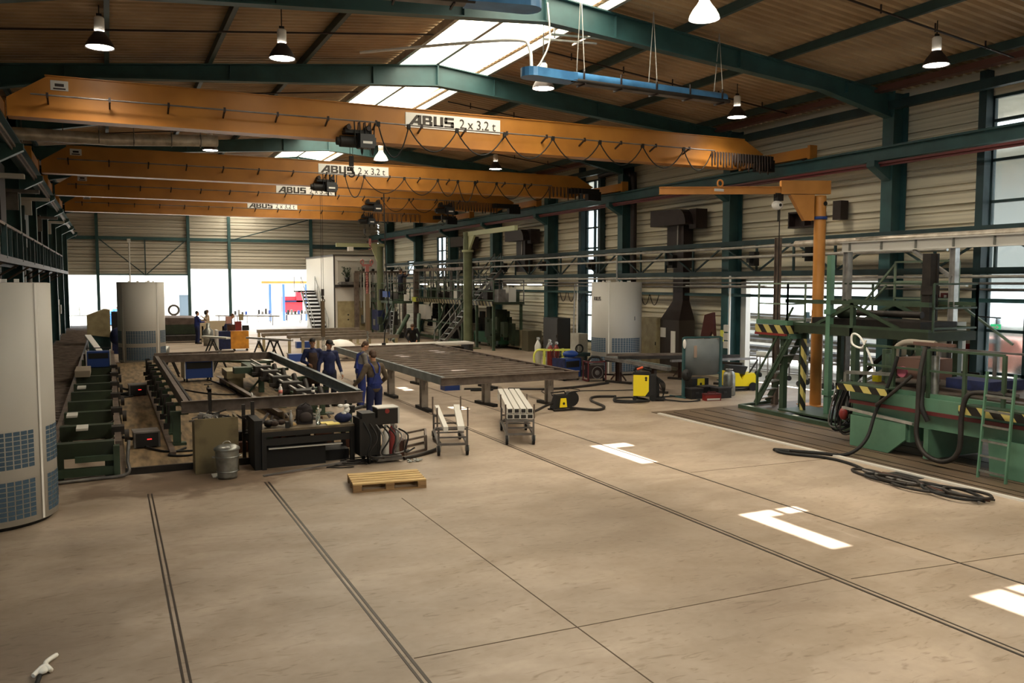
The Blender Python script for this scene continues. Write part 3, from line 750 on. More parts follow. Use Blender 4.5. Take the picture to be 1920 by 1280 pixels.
# ================================================================ AIR PURIFIER TOWERS
def tower(x, y, seam, label, text=None, spread=38, face=None):
    t = thing('air_purifier_tower', label, 'air purifier', (x, y, 0), group='tall grey air purifier towers')
    r = .925; H = 3.38
    th = math.atan2(x, y); d = Vector((math.sin(th), math.cos(th), 0)); rr = Vector((math.cos(th), -math.sin(th), 0))
    def ang(phi): v = -d*math.cos(R(phi)) + rr*math.sin(R(phi)); return math.atan2(v.y, v.x)
    MB().lathe([(0, .06), (r, .06), (r, H), (r - .05, H + .01), (r - .06, H - .04), (0, H - .04)], n=64).build('shell', PANEL, t)
    MB().lathe([(0, 0), (r - .07, 0), (r - .07, .06), (0, .06)], n=40).build('plinth', BLACKP, t)
    for k in range(4):
        a = ang(seam + 90*k)
        MB().lathe([(r + .001, .07), (r + .014, .07), (r + .014, H), (r + .001, H)], a0=a - .022, a1=a + .022, n=2, smooth=False).build('seam_strip', WHITE, t)
        am = a + PI/4
        for (z0, z1) in ((.84, 1.36), (.14, .68)):
            g = MB(); nx, nz = 12, 8
            for i in range(nx):
                for j in range(nz):
                    w0 = R(spread) * 2 / nx; a0 = am - R(spread) + w0*i
                    zz = z0 + (z1 - z0)*j/nz; hh = (z1-z0)/nz
                    c = [(r + .004, a0 + w0*.08, zz + hh*.09), (r + .004, a0 + w0*.92, zz + hh*.09), (r + .004, a0 + w0*.92, zz + hh*.91), (r + .004, a0 + w0*.08, zz + hh*.91)]
                    g.add([(q[0]*math.cos(q[1]), q[0]*math.sin(q[1]), q[2]) for q in c], [(0, 1, 2, 3)])
            g.build('grille', GRILLE, t)
    m = MB()
    for k in range(7): m.box(.5*math.cos(k*.9) - .03, .5*math.cos(k*.9) + .03, .5*math.sin(k*.9) - .03, .5*math.sin(k*.9) + .03, H - .04, H + .06)
    m.build('top_fitting', WHITE, t)
    if text:
        phi = face; a = ang(phi); cc = Vector((math.cos(a), math.sin(a), 0)) * (r + .012)
        txt(text, .2, mat('faded_letter', '#5b5654', .6), t, (cc.x - math.cos(a + PI/2)*.25, cc.y - math.sin(a + PI/2)*.25, 2.72), (PI/2, 0, a + PI/2), name='brand_letters', ext=.01, sx=.85)
    a = ang(seam + 62); MB().box(-.015, .015, -.012, .012, 2.0, 2.14).build('door_handle', STEEL, t).location = ((r+.01)*math.cos(a), (r+.01)*math.sin(a), 0)
    return t
tower(-1.68, 14.02, 48, 'largest pale air purifier tower, cut by the left edge of the picture')
tower(1.24, 39.1, 42, 'pale air purifier tower behind the steel frame jig')
tower(17.05, 26.75, -17, 'grey air purifier tower with faint dark lettering near the right wall', 'RIUS', face=-43)
tag(MB().tube((17.05, 26.75, 3.4), (17.05, 26.75, 4.3), .03).build('supply_pipe', LSTEEL), 'thin grey pipe rising from the tower with lettering', 'pipe')
tag(MB().tube((.85, 39.2, 3.38), (.85, 39.2, 5.1), .03).box(.78, .92, 39.15, 39.25, 5.05, 5.2).build('supply_pipe', WHITE), 'thin white pipe rising from the tower behind the frame jig', 'pipe')

# ================================================================ LEFT WALL
t = thing('wall_walkway', 'dark steel walkway with closely spaced railing posts high along the left wall', 'walkway', (-2.4, 30, 3.9))
MB().box(-2.85, -1.95, 17, 52, 3.9, 3.94).bar((-1.95, 17, 3.88), (-1.95, 52, 3.88), .08, .14).bar((-2.5, 17, 3.84), (-2.5, 52, 3.84), .06, .08).build('deck', DARKM, t, True)
MB().bar((-1.95, 17, 4.62), (-1.95, 46, 4.62), .06).build('handrail', RAW, t, True)
for k in range(24): MB().bar((-1.95, 17.2 + k*1.25, 3.9), (-1.95, 17.2 + k*1.25, 4.62), .06 if k % 3 else .1).build('railing_post', TEALD, t, True)
for k in range(10): MB().bar((-2.85, 18 + k*3.4, 3.3), (-1.95, 18 + k*3.4, 3.88), .05).build('bracket', RAW, t, True)
for i, (y, zz) in enumerate(((24, 5.9), (29, 6.0), (34, 6.2), (39, 5.9), (45, 6.1))):
    t = thing('wall_bracket_arm', ['pale', 'grey', 'light', 'faint', 'short'][i] + ' steel bracket arm high on the left wall, %s from the front' % ['first', 'second', 'third', 'fourth', 'fifth'][i], 'bracket', (-2.6, y, zz))
    MB().box(-2.85, -1.75, y - .25, y + .05, zz, zz + .1).box(-2.85, -2.3, y - .15, y - .05, zz - .5, zz).build('arm', STEEL if i % 2 else PANEL, t, True)
for i, (y, z0, z1) in enumerate(((26, 4.7, 6.6), (33.5, 4.6, 6.0), (41, 4.7, 6.2))):
    tag(MB().box(-2.88, -2.5, y, y + 1.6, z0, z1).box(-2.7, -2.45, y - .3, y, z0 + .3, z0 + .9).build('switch_cabinet', TEALD if i % 2 else BLACKP), ['dark cabinet high on the left wall above the walkway', 'teal cabinet high on the left wall above the walkway', 'small far cabinet high on the left wall'][i], 'cabinet')
for i, (y, h) in enumerate(((33, 3.8), (35.5, 3.85), (39, 3.8), (43, 3.8), (50, 2.6), (54, 2.4))):
    tag(MB().tube((-2.55, y, .1), (-2.55, y, h), .07, 10).box(-2.75, -2.4, y - .15, y + .15, 1.6, 2.1).build('downpipe', LSTEEL if i < 4 else PANEL), 'vertical grey pipe on the left wall, %s behind the large tower' % ['first', 'second', 'third', 'fourth', 'fifth', 'sixth'][i], 'pipe')

# roller conveyor along the left wall
t = thing('roller_conveyor', 'long dark roller conveyor along the left wall', 'conveyor', (-1.7, 40, .0))
MB().box(-2.5, -2.42, 15.5, 65, 0, .42).box(-1.05, -.97, 15.5, 65, 0, .42).build('side_rails', RAWD, t, True)
m = MB()
for k in range(40, 112): m.tube((-2.42, 16 + k*.44, .36), (-1.05, 16 + k*.44, .36), .06, 8)
for k in range(40): MB().tube((-2.42, 16 + k*.44, .36), (-1.05, 16 + k*.44, .36), .06, 8).build('roller', RAW, t, True)
o = m.build('far_rollers', RAW, t, True); o['kind'] = 'stuff'
# green cross transfer
t = thing('transfer_table', 'dark green cross transfer table of parallel beams beside the large tower', 'transfer table', (-.4, 22, 0))
for k, y in enumerate((16.25, 18.2, 20.1, 21.9, 23.8, 25.7, 27.8, 30.2, 33.6, 36.5)):
    b = MB().box(-.92, .02, y, y + .22, .36, .62).box(-.92, .02, y + .3, y + .42, .3, .48).build('cross_beam', GRND, t, True)
    MB().box(-.9, -.78, y + .02, y + .2, 0, .36).box(-.14, -.0, y + .02, y + .2, 0, .36).build('leg', GRND, b, True)
MB().box(.03, .14, 16.3, 38, .52, .6).box(-1.0, -.92, 16.3, 38, .45, .56).build('side_rails', RAW, t, True)
for k in range(6):
    y = 17.3 + k*2.6
    MB().box(-.02, .2, y, y + .3, .55, .7).tube((.2, y + .15, .5), (.28, y + .15, .5), .12, 12).build('chain_drive', RAWD, t, True)
for i, (x, y) in enumerate(((-.85, 19.4), (-.62, 17.6), (-.8, 24.5))): MB().box(x, x + .2, y, y + .5, .62, .66).build('pale_plate', PANEL, t, True)
MB().box(-.9, .1, 16.15, 16.22, .05, .2).box(-.6, .1, 16.12, 16.2, .3, .4).box(.0, .1, 16.1, 16.3, .0, .55).build('end_frame', GRN2, t, True)
for k, y in enumerate((17.1, 19.2, 21.0, 22.8, 24.7, 26.8, 29.0)): MB().path(smooth([(-.9, y, .5), (-.5, y + .1, .45), (-.1, y - .1, .5), (.05, y, .55)]), .018, 6).build('drive_chain', RAW, t, True)
tag(MB().path(smooth([(.25, 16.2, .62), (.22, 16.1, .3), (.2, 16.02, .06), (-.3, 16.0, .03), (-.9, 15.9, .03)], 6), .03, 8).build('floor_hose', STEEL), 'grey hose curving down the corner of the green transfer table', 'hose')
t = thing('operator_console', 'beige topped teal console cabinet beside the far end of the roller conveyor', 'console', (-.5, 45, 0))
MB().prism([(-.95, .9), (-.95, 1.8), (-.2, 2.1), (.05, 2.05), (.05, .75)], 'y', 44.6, 45.9).build('beige_hood', BEIGE, t, True)
MB().box(-.9, .05, 44.7, 45.9, 0, .9).build('teal_base', TEAL, t, True)
MB().box(.1, .65, 44.8, 45.9, 0, 1.95).build('dark_side_cabinet', BLACKP, t, True)

# ---- welding machines, generic builder
def welder(name, x, y, rot, w_, d_, h_, body, label, side=PANEL, wheels=True, z=0):
    t = thing(name, label, 'welding machine', (x, y, z), rot)
    b = .12 if wheels else .03
    MB().box(-w_/2, w_/2, -d_/2, d_/2, b, b + h_).build('body', body, t)
    for sx in (-w_/2 - .015, w_/2 - .02): MB().box(sx, sx + .035, -d_/2 - .02, d_/2 + .02, b, b + h_ + .03).build('side_panel', side, t)
    MB().box(-w_/2 + .06, w_/2 - .06, -d_/2 - .012, -d_/2, b + h_*.55, b + h_*.9).build('control_panel', BLACKP, t)
    m = MB().tube((-w_/2, 0, b + h_ + .1), (w_/2, 0, b + h_ + .1), .015, 8).bar((-w_/2 + .02, 0, b + h_), (-w_/2 + .02, 0, b + h_ + .1), .02).bar((w_/2 - .02, 0, b + h_), (w_/2 - .02, 0, b + h_ + .1), .02)
    m.build('handle', BLACKP, t)
    if wheels:
        for sx in (-1, 1):
            for sy in (-1, 1): MB().tube((sx*w_*.42 - .02, sy*d_*.38, .06), (sx*w_*.42 + .02, sy*d_*.38, .06), .06, 12).build('wheel', BLACK, t)
    return t
welder('welding_machine', 2.62, 30.0, .1, .9, .6, .58, BLUE, 'blue welding machine standing inside the steel frame', z=.09)
welder('welding_machine', -.35, 30.6, 0, .7, .5, .5, BLUE, 'blue welding machine standing on the green transfer table', z=.62, wheels=False)
for (x, y, L) in ((.6, 18.45, 'nearer'), (.69, 27.0, 'farther')):
    t = thing('wire_feeder', 'black wire feeder box with red display on the wooden platform, %s one' % L, 'wire feeder', (x, y, .09), .06, 'black wire feeders on the platform'); t.scale = (.84,)*3
    MB().box(-.27, .27, -.3, .3, .03, .36).build('housing', BLACKP, t)
    MB().box(-.29, .29, -.31, .31, .36, .39).box(.25, .29, -.31, -.27, .02, .37).box(-.29, -.25, -.31, -.27, .02, .37).build('lid', STEEL, t)
    MB().box(-.0, .1, -.304, -.3, .2, .222).build('display', LED, t)
    MB().tube((-.3, 0, .2), (-.5, .1, .25), .04, 8).build('cable_plug', BLACK, t)
tag(MB().path(smooth([(.5, 18.4, .13), (.9, 17.6, .11), (1.5, 17.4, .11), (1.3, 17.0, .11), (.95, 17.2, .11), (1.3, 17.8, .11)], 6), .022, 6).build('floor_cable', BLACK), 'black cable looping from the nearer wire feeder across the platform', 'cable')
tag(MB().path(smooth([(.45, 27.4, .13), (.1, 27.0, .11), (.15, 26.5, .11), (.55, 26.6, .11), (.2, 27.2, .11)], 6), .03, 6).build('floor_cable', BLACK), 'coiled black cable beside the farther wire feeder', 'cable')

# ================================================================ FRAME JIG
t = thing('rectangular_workpiece', 'large rectangular steel channel frame resting on the jig in the left half', 'steel frame', (3.1, 24, 1.0))
f = MB().chan((1.25, 18.0, .9), (4.95, 18.0, .9), .24, .1, 1).build('front_beam', RAW, t, True)
MB().chan((1.25, 29.6, .9), (4.95, 29.4, .9), .24, .1, -1).build('back_beam', RAW, t, True)
MB().chan((1.3, 18.1, .9), (1.3, 29.5, .9), .22, .1, 1).build('left_beam', RAW, t, True)
MB().chan((4.95, 18.1, .92), (4.95, 29.4, .92), .24, .1, -1).build('right_beam', BLSTEEL, t, True)
MB().bar((1.52, 18.2, .83), (1.52, 29.3, .83), .05, .12).build('inner_rail', RAWD, t, True)
# left row of green clamp stands
for k in range(9):
    y = 18.3 + k*1.35
    t = thing('clamp_stand', 'green clamp stand under the left beam of the steel frame, %s from the front' % ['first', 'second', 'third', 'fourth', 'fifth', 'sixth', 'seventh', 'eighth', 'ninth'][k], 'stand', (1.15, y, .09), group='green clamp stands along the frame')
    MB().box(-.12, .2, -.1, .1, 0, .05).box(-.05, .1, -.06, .06, .05, .62).box(-.1, .25, -.08, .08, .62, .69).build('stand_post', GRN2, t)
    MB().tube((-.12, 0, .45), (-.12, 0, .85), .03, 8).tube((-.2, 0, .62), (-.12, 0, .62), .02, 6).box(-.16, -.02, -.03, .03, .82, .88).build('clamp_screw', RAWD, t)
    MB().bar((-.22, 0, .4), (-.1, 0, .4), .05, .12).build('clamp_lever', BLACKP, t)
tag(MB().box(.98, 1.08, 17.2, 29.8, .09, .16).build('guide_rail', RAW), 'low brown guide rail at the foot of the clamp stands', 'rail')
for k in range(5):
    y = 18.4 + k*2.6
    t = thing('support_stand', 'dark support stand under the right beam of the steel frame, %s from the front' % ['first', 'second', 'third', 'fourth', 'fifth'][k], 'stand', (4.75, y, .09), group='support stands under the right beam')
    MB().box(-.25, .25, -.12, .12, 0, .04).box(-.06, .06, -.06, .06, .04, .66).box(-.3, .15, -.08, .08, .62, .69).bar((-.22, 0, .05), (-.05, 0, .5), .04).build('stand_post', GRN2, t)
t = thing('clamping_carriage', 'green and bright steel clamping carriage on rails inside the frame', 'clamping carriage', (4.3, 23, .6))
MB().bar((4.0, 18.6, .82), (4.0, 27.5, .82), .05).bar((4.22, 18.6, .82), (4.22, 29, .82), .05).build('bright_rails', LSTEEL, t, True)
MB().box(3.9, 4.35, 26.5, 29, .5, .75).box(3.4, 4.6, 26.8, 27.2, .6, .78).box(4.0, 4.15, 18.8, 26.5, .55, .7).build('green_beam', GRN2, t, True)
for y in (19.5, 21.2, 22.6, 24.2, 25.6): MB().box(3.75, 4.7, y, y + .12, .66, .74).tube((4.45, y, .6), (4.45, y + .4, .9), .07, 10).box(3.85, 4.3, y + .1, y + .5, .6, .9).build('clamp_head', RAWD, t, True)
for y in (19, 22.5, 26): MB().box(4.0, 4.15, y, y + .15, .09, .55).bar((3.7, y + .07, .1), (4.05, y + .07, .5), .05).build('leg', GRN2, t, True)
t = thing('steel_channel', 'rusty floor channel lying inside the steel frame under the green block', 'steel profile', (3.5, 24, .1))
MB().chan((3.25, 29.3, .2), (3.7, 20.5, .2), .2, .12, 1).build('channel_profile', RAW, t, True)
tag(MB().box(3.25, 3.8, 27.4, 28.7, .4, .62).box(3.3, 3.75, 27.5, 28.6, .09, .4).build('timber_block', BEIGE), 'beige block standing beside the rusty channel in the frame', 'block')
tag(MB().path(smooth([(2.9, 29.7, .15), (3.3, 27.5, .11), (3.3, 25.8, .11), (2.6, 26.2, .11), (1.9, 27.8, .12), (1.6, 29.0, .2)], 6), .025, 6).build('floor_cable', BLACK), 'black cable sagging across the floor inside the frame', 'cable')
tag(MB().bar((1.9, 23.4, .1), (3.4, 24.6, .1), .05).build('floor_strip', RAWD), 'thin dark strip on the boards inside the frame', 'steel profile')
t = thing('screw_clamp', 'dark screw clamp gripping the front beam of the frame', 'clamp', (1.78, 17.95, 1.0))
MB().box(1.75, 1.81, 17.8, 17.86, .6, 1.25).box(1.75, 1.81, 17.8, 18.15, 1.2, 1.26).tube((1.78, 18.1, 1.0), (1.78, 18.1, 1.3), .015, 8).tube((1.7, 18.1, 1.32), (1.86, 18.1, 1.32), .012, 6).build('clamp_frame', RAWD, t, True)
for i in range(14):
    x = 1.35 + random.random()*.75; y = 16.0 + random.random()*1.3; a = random.random()*PI; l = .12 + .15*random.random()
# sheet metal box with tools behind the bin
t = thing('tool_bin', 'dirty beige sheet steel box full of clamps behind the dustbin', 'tool box', (1.68, 15.95, 0))
MB().box(1.3, 2.04, 15.72, 15.76, 0, .98).box(1.3, 1.34, 15.76, 16.2, 0, .92).box(2.0, 2.04, 15.76, 16.2, 0, .98).box(1.34, 2.0, 16.16, 16.2, 0, .9).box(1.34, 2.0, 15.76, 16.16, .75, .8).build('sheet_walls', mat('dirty_beige_sheet', '#75684a', .6, .1, '#2a2118', 1.6, .42, .7), t, True)
tm = [RAWD, LSTEEL, BLACKP, STEEL]
for i in range(16):
    x = 1.4 + random.random()*.5; y = 15.82 + random.random()*.3; a = random.random()*PI; l = .12 + .12*random.random(); z = .83 + .16*random.random()
    o = MB().bar((x - l*math.cos(a), y - .1*math.sin(a), z), (x + l*math.cos(a)*.8, y + .1*math.sin(a), z + .12*random.random()), .025).box(x - .04, x + .04, y - .03, y + .03, z - .03, z + .06).build('hand_clamp', tm[i % 4])
    tag(o, 'hand clamp lying in the beige sheet steel box', 'clamp', 'hand clamps heaped in the sheet steel box')
# galvanised dustbin
t = thing('dustbin', 'round galvanised metal dustbin with lid on the floor', 'bin', (1.78, 15.25, 0))
m = MB().lathe([(0, .02), (.15, .02), (.165, 0), (.165, .04), (.2, .48), (.2, .5), (.185, .5), (.15, .06), (0, .06)], n=28)
for zz in (.12, .38): m.lathe([(.165 + zz*.07, zz - .012), (.178 + zz*.07, zz), (.165 + zz*.07, zz + .012)], n=28)
m.build('bin_body', GALV, t)
MB().lathe([(.21, .49), (.22, .5), (.215, .53), (.15, .57), (.05, .59), (0, .59)], n=28).build('lid', GALV, t)
MB().path([(.07*math.cos(a), 0, .59 + .05*math.sin(a)) for a in [PI*k/6 for k in range(7)]], .009, 6).build('lid_handle', LSTEEL, t)
for s in (-1, 1): MB().path([(s*(.2 + .045*math.sin(a)), .06*math.cos(a), .38) for a in [PI*k/6 for k in range(7)]], .009, 6).build('handle', LSTEEL, t)
tag(MB().box(1.55, 1.72, 15.35, 15.6, 0, .02).build('paper_scrap', PAPER), 'white scrap on the floor behind the dustbin', 'paper')

# ---- dark work bench in front of the frame
t = thing('work_bench', 'black steel work bench cluttered with bottles in front of the steel frame', 'workbench', (3.2, 15.9, 0))
MB().box(2.42, 4.12, 15.55, 16.3, .69, .73).build('top', mat('bench_top', '#6d604c', .6, .2, '#41372a', 4), t, True)
MB().box(2.42, 4.12, 15.55, 15.6, .6, .69).box(2.42, 4.12, 16.25, 16.3, .5, .69).box(2.45, 4.1, 15.58, 15.62, .44, .56).build('apron_frame', BLACKP, t, True)
for x, y in ((2.46, 15.6), (4.08, 15.6), (2.46, 16.25), (4.08, 16.25)): MB().box(x - .04, x + .04, y - .04, y + .04, 0, .6).build('leg', BLACKP, t, True)
MB().box(2.4, 3.6, 15.7, 16.35, 0, .36).box(2.3, 2.44, 15.6, 16.4, 0, .9).box(3.6, 4.1, 15.9, 16.4, 0, .2).build('lower_cabinet', mat('bench_black', '#070606', .7), t, True)
MB().box(2.55, 3.9, 15.6, 15.68, .36, .38).build('lower_shelf', PANEL, t, True)
def bottle(x, y, z, r, h, m, label, capm=None, band=None):
    t = thing('bottle', label, 'bottle', (x, y, z))
    MB().lathe([(0, 0), (r, 0), (r, h*.62), (r*.85, h*.7), (r*.4, h*.84), (r*.38, h*.93), (0, h*.93)], n=16).build('bottle_body', m, t)
    MB().lathe([(0, h*.92), (r*.45, h*.92), (r*.45, h), (0, h)], n=12).build('cap', capm or WHITE, t)
    if band: MB().lathe([(r + .001, h*.2), (r + .003, h*.2), (r + .003, h*.5), (r + .001, h*.5)], n=16).build('paper_label', band, t)
CLEAR = mat('clear_plastic', '#dfeae4', .1, trans=.8)
bottle(3.2, 18.0, 1.02, .04, .24, mat('milky_plastic', '#e9e2dc', .4), 'small white bottle with red label standing on the front beam', WHITE, mat('pink_label', '#d98476', .6))
bottle(3.88, 18.0, 1.02, .035, .17, BLACKP, 'short dark bottle with pale band on the right part of the front beam', BLACKP, WHITE)
bottle(2.98, 15.75, .73, .035, .3, LSTEEL, 'slim stainless thermos bottle on the black bench', LSTEEL)
bottle(3.48, 15.75, .73, .042, .32, CLEAR, 'clear plastic bottle on the black bench', WHITE)
bottle(2.62, 18.0, 1.02, .02, .1, WHITE, 'tiny white capped tube standing on the front beam left of the red label bottle')
t = thing('backpack', 'dark grey backpack standing on the bench between the two bottles', 'backpack', (3.28, 16.0, .73))
MB().box(-.14, .14, -.08, .1, 0, .27).ell((0, .01, .26), .15, .1, .12, 14, 10).ell((0, 0, .12), .17, .12, .14, 14, 10).build('bag_body', mat('backpack_cloth', '#2c2626', .9), t)
MB().ell((.0, -.09, .13), .12, .06, .1, 12, 8).build('front_pocket', mat('backpack_pocket', '#3a3230', .9), t)
MB().path([(-.08, -.1, .35), (0, -.12, .41), (.08, -.1, .35)], .012, 6).build('strap', BLACK, t)
t = thing('carrier_bag', 'blue bag with crumpled white wrapping at the right end of the bench', 'bag', (3.98, 15.85, .73))
MB().ell((0, 0, .09), .17, .12, .1, 12, 8).build('blue_bag', NAVY, t)
m = MB(); 
for k in range(9): m.ell((random.uniform(-.08, .08), random.uniform(-.05, .05), .17 + random.random()*.16), .06, .05, .04, 6, 4)
m.build('white_wrapping', WHITE, t)
tag(MB().box(3.62, 3.86, 15.6, 15.78, .73, .75).box(3.55, 3.8, 15.78, 15.95, .73, .745).build('paper_pad', YPAPER), 'yellow paper pad lying on the bench', 'paper')
t = thing('welding_gear', 'heap of dark gloves and torch at the left end of the bench', 'tools', (2.65, 15.85, .73))
for k in range(7): MB().ell((random.uniform(-.15, .2), random.uniform(-.1, .15), .04 + random.random()*.08), .08, .06, .05, 8, 6).build('glove', [RAWD, DARKC, BROWNC][k % 3], t)
tag(MB().box(2.86, 2.93, 15.62, 15.7, .73, .84).build('black_tin', BLACKP), 'small black tin beside the steel thermos', 'tin')
tag(MB().box(2.95, 3.1, 15.85, 16.1, .73, .76).build('wood_offcut', WOOD), 'light wooden offcut on the bench behind the thermos', 'wood')
t = thing('post_vice', 'dark upright clamp post at the left end of the bench', 'clamp', (2.3, 16.4, 0))
MB().box(2.2, 2.26, 16.4, 16.46, 0, 1.1).box(2.36, 2.42, 16.35, 16.42, 0, 1.15).box(2.2, 2.42, 16.36, 16.44, .5, .56).box(2.2, 2.42, 16.36, 16.44, .85, .9).build('post_frame', RAWD, t, True)
# tangle of cables under the bench
for i in range(4):
    c = (3.9 + .2*i*.5, 15.3 + .1*i)
    tag(MB().path(smooth([(c[0] + .35*math.cos(a)*(1 + .2*math.sin(3*a + i)), c[1] + .12*math.sin(a) - .1, .02 + .015*i) for a in [2*PI*k/9 for k in range(8)]], 5), .012, 6).build('floor_cable', RAWD), 'thin cable tangled on the floor by the bench, loop %s' % ['nearest the cart', 'under the bench corner', 'uppermost of the tangle', 'widest of the tangle'][i], 'cable')

# ---- welding cart with gas cylinders
t = thing('welding_cart', 'black welding cart with control box and gas cylinders at the frame corner', 'welding cart', (4.62, 15.45, 0))
MB().box(4.35, 4.95, 15.25, 15.75, .08, .12).bar((4.37, 15.7, .1), (4.37, 15.7, .8), .04).bar((4.93, 15.7, .1), (4.93, 15.7, .8), .04).box(4.45, 4.95, 15.2, 15.24, .04, .09).build('cart_frame', STEEL, t, True)
cb = MB().box(4.5, 4.9, 15.3, 15.65, .72, 1.02).build('control_box', mat('control_box_black', '#120c0b', .5), t, True)
MB().box(4.49, 4.91, 15.29, 15.66, 1.02, 1.04).box(4.89, 4.92, 15.29, 15.32, .72, 1.03).build('box_edge', PANEL, cb, True)
MB().tube((4.68, 15.285, .97), (4.68, 15.3, .97), .045, 16).build('badge', RED, cb, True)
for (x, y, r, h, mm, nm) in ((4.66, 15.34, .065, .52, PANEL, 'pale'), (4.79, 15.38, .06, .55, RED, 'red'), (4.9, 15.42, .05, .5, GALV, 'grey'), (4.52, 15.4, .06, .6, BLACKP, 'black')):
    c = MB().lathe([(0, 0), (r*.9, 0), (r, .03), (r, h*.8), (r*.6, h*.92), (r*.3, h), (0, h)], c=(x, y, .12), n=16).build('gas_cylinder', mm, t, True); c['label'] = nm + ' gas cylinder on the cart'
    MB().lathe([(0, 0), (.02, 0), (.025, .06), (0, .07)], c=(x, y, .12 + h), n=10).build('valve', LSTEEL, c, True)
MB().box(4.15, 4.5, 15.3, 15.8, .15, .85).box(4.2, 4.45, 15.3, 15.7, .85, .95).build('power_source', BLACKP, t, True)
for i in range(7):
    x = 4.2 + .12*i
    MB().path(smooth([(x, 15.35, .85 - .04*i), (x + .12, 15.15, .5), (x + .05*(-1)**i, 15.12, .2), (x + .25, 15.15, .08 + .03*i)], 5), .016, 6).build('torch_hose', [BLACK, RAWD, STEEL][i % 3], t, True)
for y in (15.3, 15.7): MB().tube((4.3, y, .08), (4.34, y, .08), .08, 14).build('wheel', BLACK, t, True)
t = thing('floor_frame', 'open rectangular metal frame lying on the floor right of the welding cart', 'metal frame', (5.4, 16.1, 0))
m = MB(); P4 = [(5.15, 15.7), (5.7, 16.0), (5.95, 16.75), (5.4, 16.45)]
for a, b in zip(P4, P4[1:] + P4[:1]): m.bar((a[0], a[1], .3), (b[0], b[1], .3), .04).bar((a[0], a[1], 0.02), (a[0], a[1], .3), .04).bar((a[0], a[1], .03), (b[0], b[1], .03), .04)
m.build('tube_frame', RAW, t, True)
MB().box(5.0, 5.2, 15.7, 16.1, 0, .3).build('mesh_box', BROWN, t, True)
tag(MB().path(smooth([(5.0, 15.3, .04), (5.4, 15.5, .04), (5.9, 15.9, .04), (6.15, 16.4, .04), (6.2, 16.9, .05)], 5), .035, 8).build('floor_hose', RAWD), 'dark hose bent round the open metal frame', 'hose')
t = thing('chain_heap', 'small heap of chain on the floor beside the welding cart', 'chain', (5.1, 15.1, 0))
for i in range(20):
    c = (5.0 + random.random()*.35, 15.0 + random.random()*.2, .015 + random.random()*.02)
    MB().path([(c[0] + .03*math.cos(a), c[1] + .02*math.sin(a), c[2]) for a in [2*PI*k/8 for k in range(8)]], .007, 5, closed=True).build('link', GALV, t, True)
t = thing('grinder', 'angle grinder shaped tool hanging by the bag at the frame end', 'tool', (4.5, 17.0, .85))
MB().tube((4.45, 16.9, .8), (4.75, 17.3, .78), .035, 10).tube((4.4, 16.9, .74), (4.4, 16.9, .88), .09, 14).bar((4.3, 16.9, .7), (4.3, 16.9, 1.0), .04).build('grinder_body', BLACKP, t, True)

# ---- euro pallet
t = thing('pallet', 'wooden euro pallet lying on the floor', 'pallet', (4.12, 13.55, 0), R(-8))
for k in range(5):
    wd = .145 if k in (0, 2, 4) else .1; y = -.4 + .0725 + k*.164
    MB().box(-.6, .6, y - wd/2, y + wd/2, .122, .144).build('top_board', WOOD, t)
for k in range(3): MB().box([-.6, -.0725, .455][k], [-.455, .0725, .6][k], -.4, .4, .1, .122).build('cross_board', WOOD2, t)
for x in (-.53, 0, .53):
    for y in (-.35, 0, .35): MB().box(x - .07, x + .07, y - .05, y + .05, .022, .1).build('block', WOOD2, t)
for y in (-.35, 0, .35): MB().box(-.6, .6, y - .05, y + .05, 0, .022).build('bottom_board', WOOD2, t)

# ================================================================ GRID TABLE
t = thing('slatted_workpiece', 'long steel frame with many parallel cross bars resting on trestles', 'steel frame', (9.1, 24.6, .95))
MB().chan((7.3, 19.3, .97), (7.3, 30, .97), .2, .09, 1).build('left_beam', BLSTEEL, t, True)
MB().chan((11.05, 19.3, .97), (11.05, 30, .97), .2, .09, -1).build('right_beam', RAW, t, True)
MB().chan((7.25, 19.25, .97), (11.1, 19.25, .97), .2, .09, 1).build('front_beam', RAW, t, True)
MB().chan((7.25, 30.05, .97), (11.1, 30.05, .97), .2, .09, -1).build('back_beam', RAW, t, True)
GB = mat('cross_bar_steel', '#8b7e73', .32, .35, '#6f645b', 3)
for k in range(18):
    y = 19.75 + k*.575
    MB().box(7.4, 10.96, y, y + .14, .97, 1.04).build('cross_bar', GB, t, True)
TRS = mat('trestle_steel', '#8f867c', .5, .2, '#6f665d', 4)
def trestle(x, y, label, rot=0, h=.87):
    t = thing('trestle', label, 'trestle', (x, y, 0), rot, 'steel trestles under the slatted frame')
    MB().ibeam((0, 0, .08), (0, 0, h - .08), .18, .18, .02, up=(0, 1, 0)).build('post', TRS, t)
    MB().box(-.07, .07, -.5, .5, 0, .08).build('foot', BLACKP, t)
    MB().box(-.06, .06, -.45, .45, h - .08, h).path(smooth([(0, -.05, h - .4), (0, -.15, h - .15), (0, -.32, h - .08)], 4), .025, 6).path(smooth([(0, .05, h - .4), (0, .15, h - .15), (0, .32, h - .08)], 4), .03, 6).build('head', TRS, t)
for x, y, l in ((7.5, 21.2, 'nearest one under the left beam'), (7.5, 24.1, 'middle one under the left beam'), (7.5, 27.6, 'far one under the left beam'),
                (9.35, 21.3, 'one under the middle of the front edge'), (9.2, 26.5, 'one deep under the middle'), (10.95, 20.6, 'one at the front right corner'), (10.95, 24.8, 'second one under the right beam'), (10.95, 28.6, 'far one under the right beam')):
    trestle(x, y, 'brown steel trestle under the slatted frame, ' + l, R(0 if x < 9 else 8))
t = thing('parts_crate', 'blue crate on the floor beneath the slatted frame', 'crate', (9.7, 24.8, 0))
MB().box(9.4, 9.9, 24.6, 25.0, 0, .16).build('crate_body', BLUE, t, True); MB().box(9.9, 9.94, 24.58, 25.02, 0, .17).build('white_edge', PANEL, t, True)
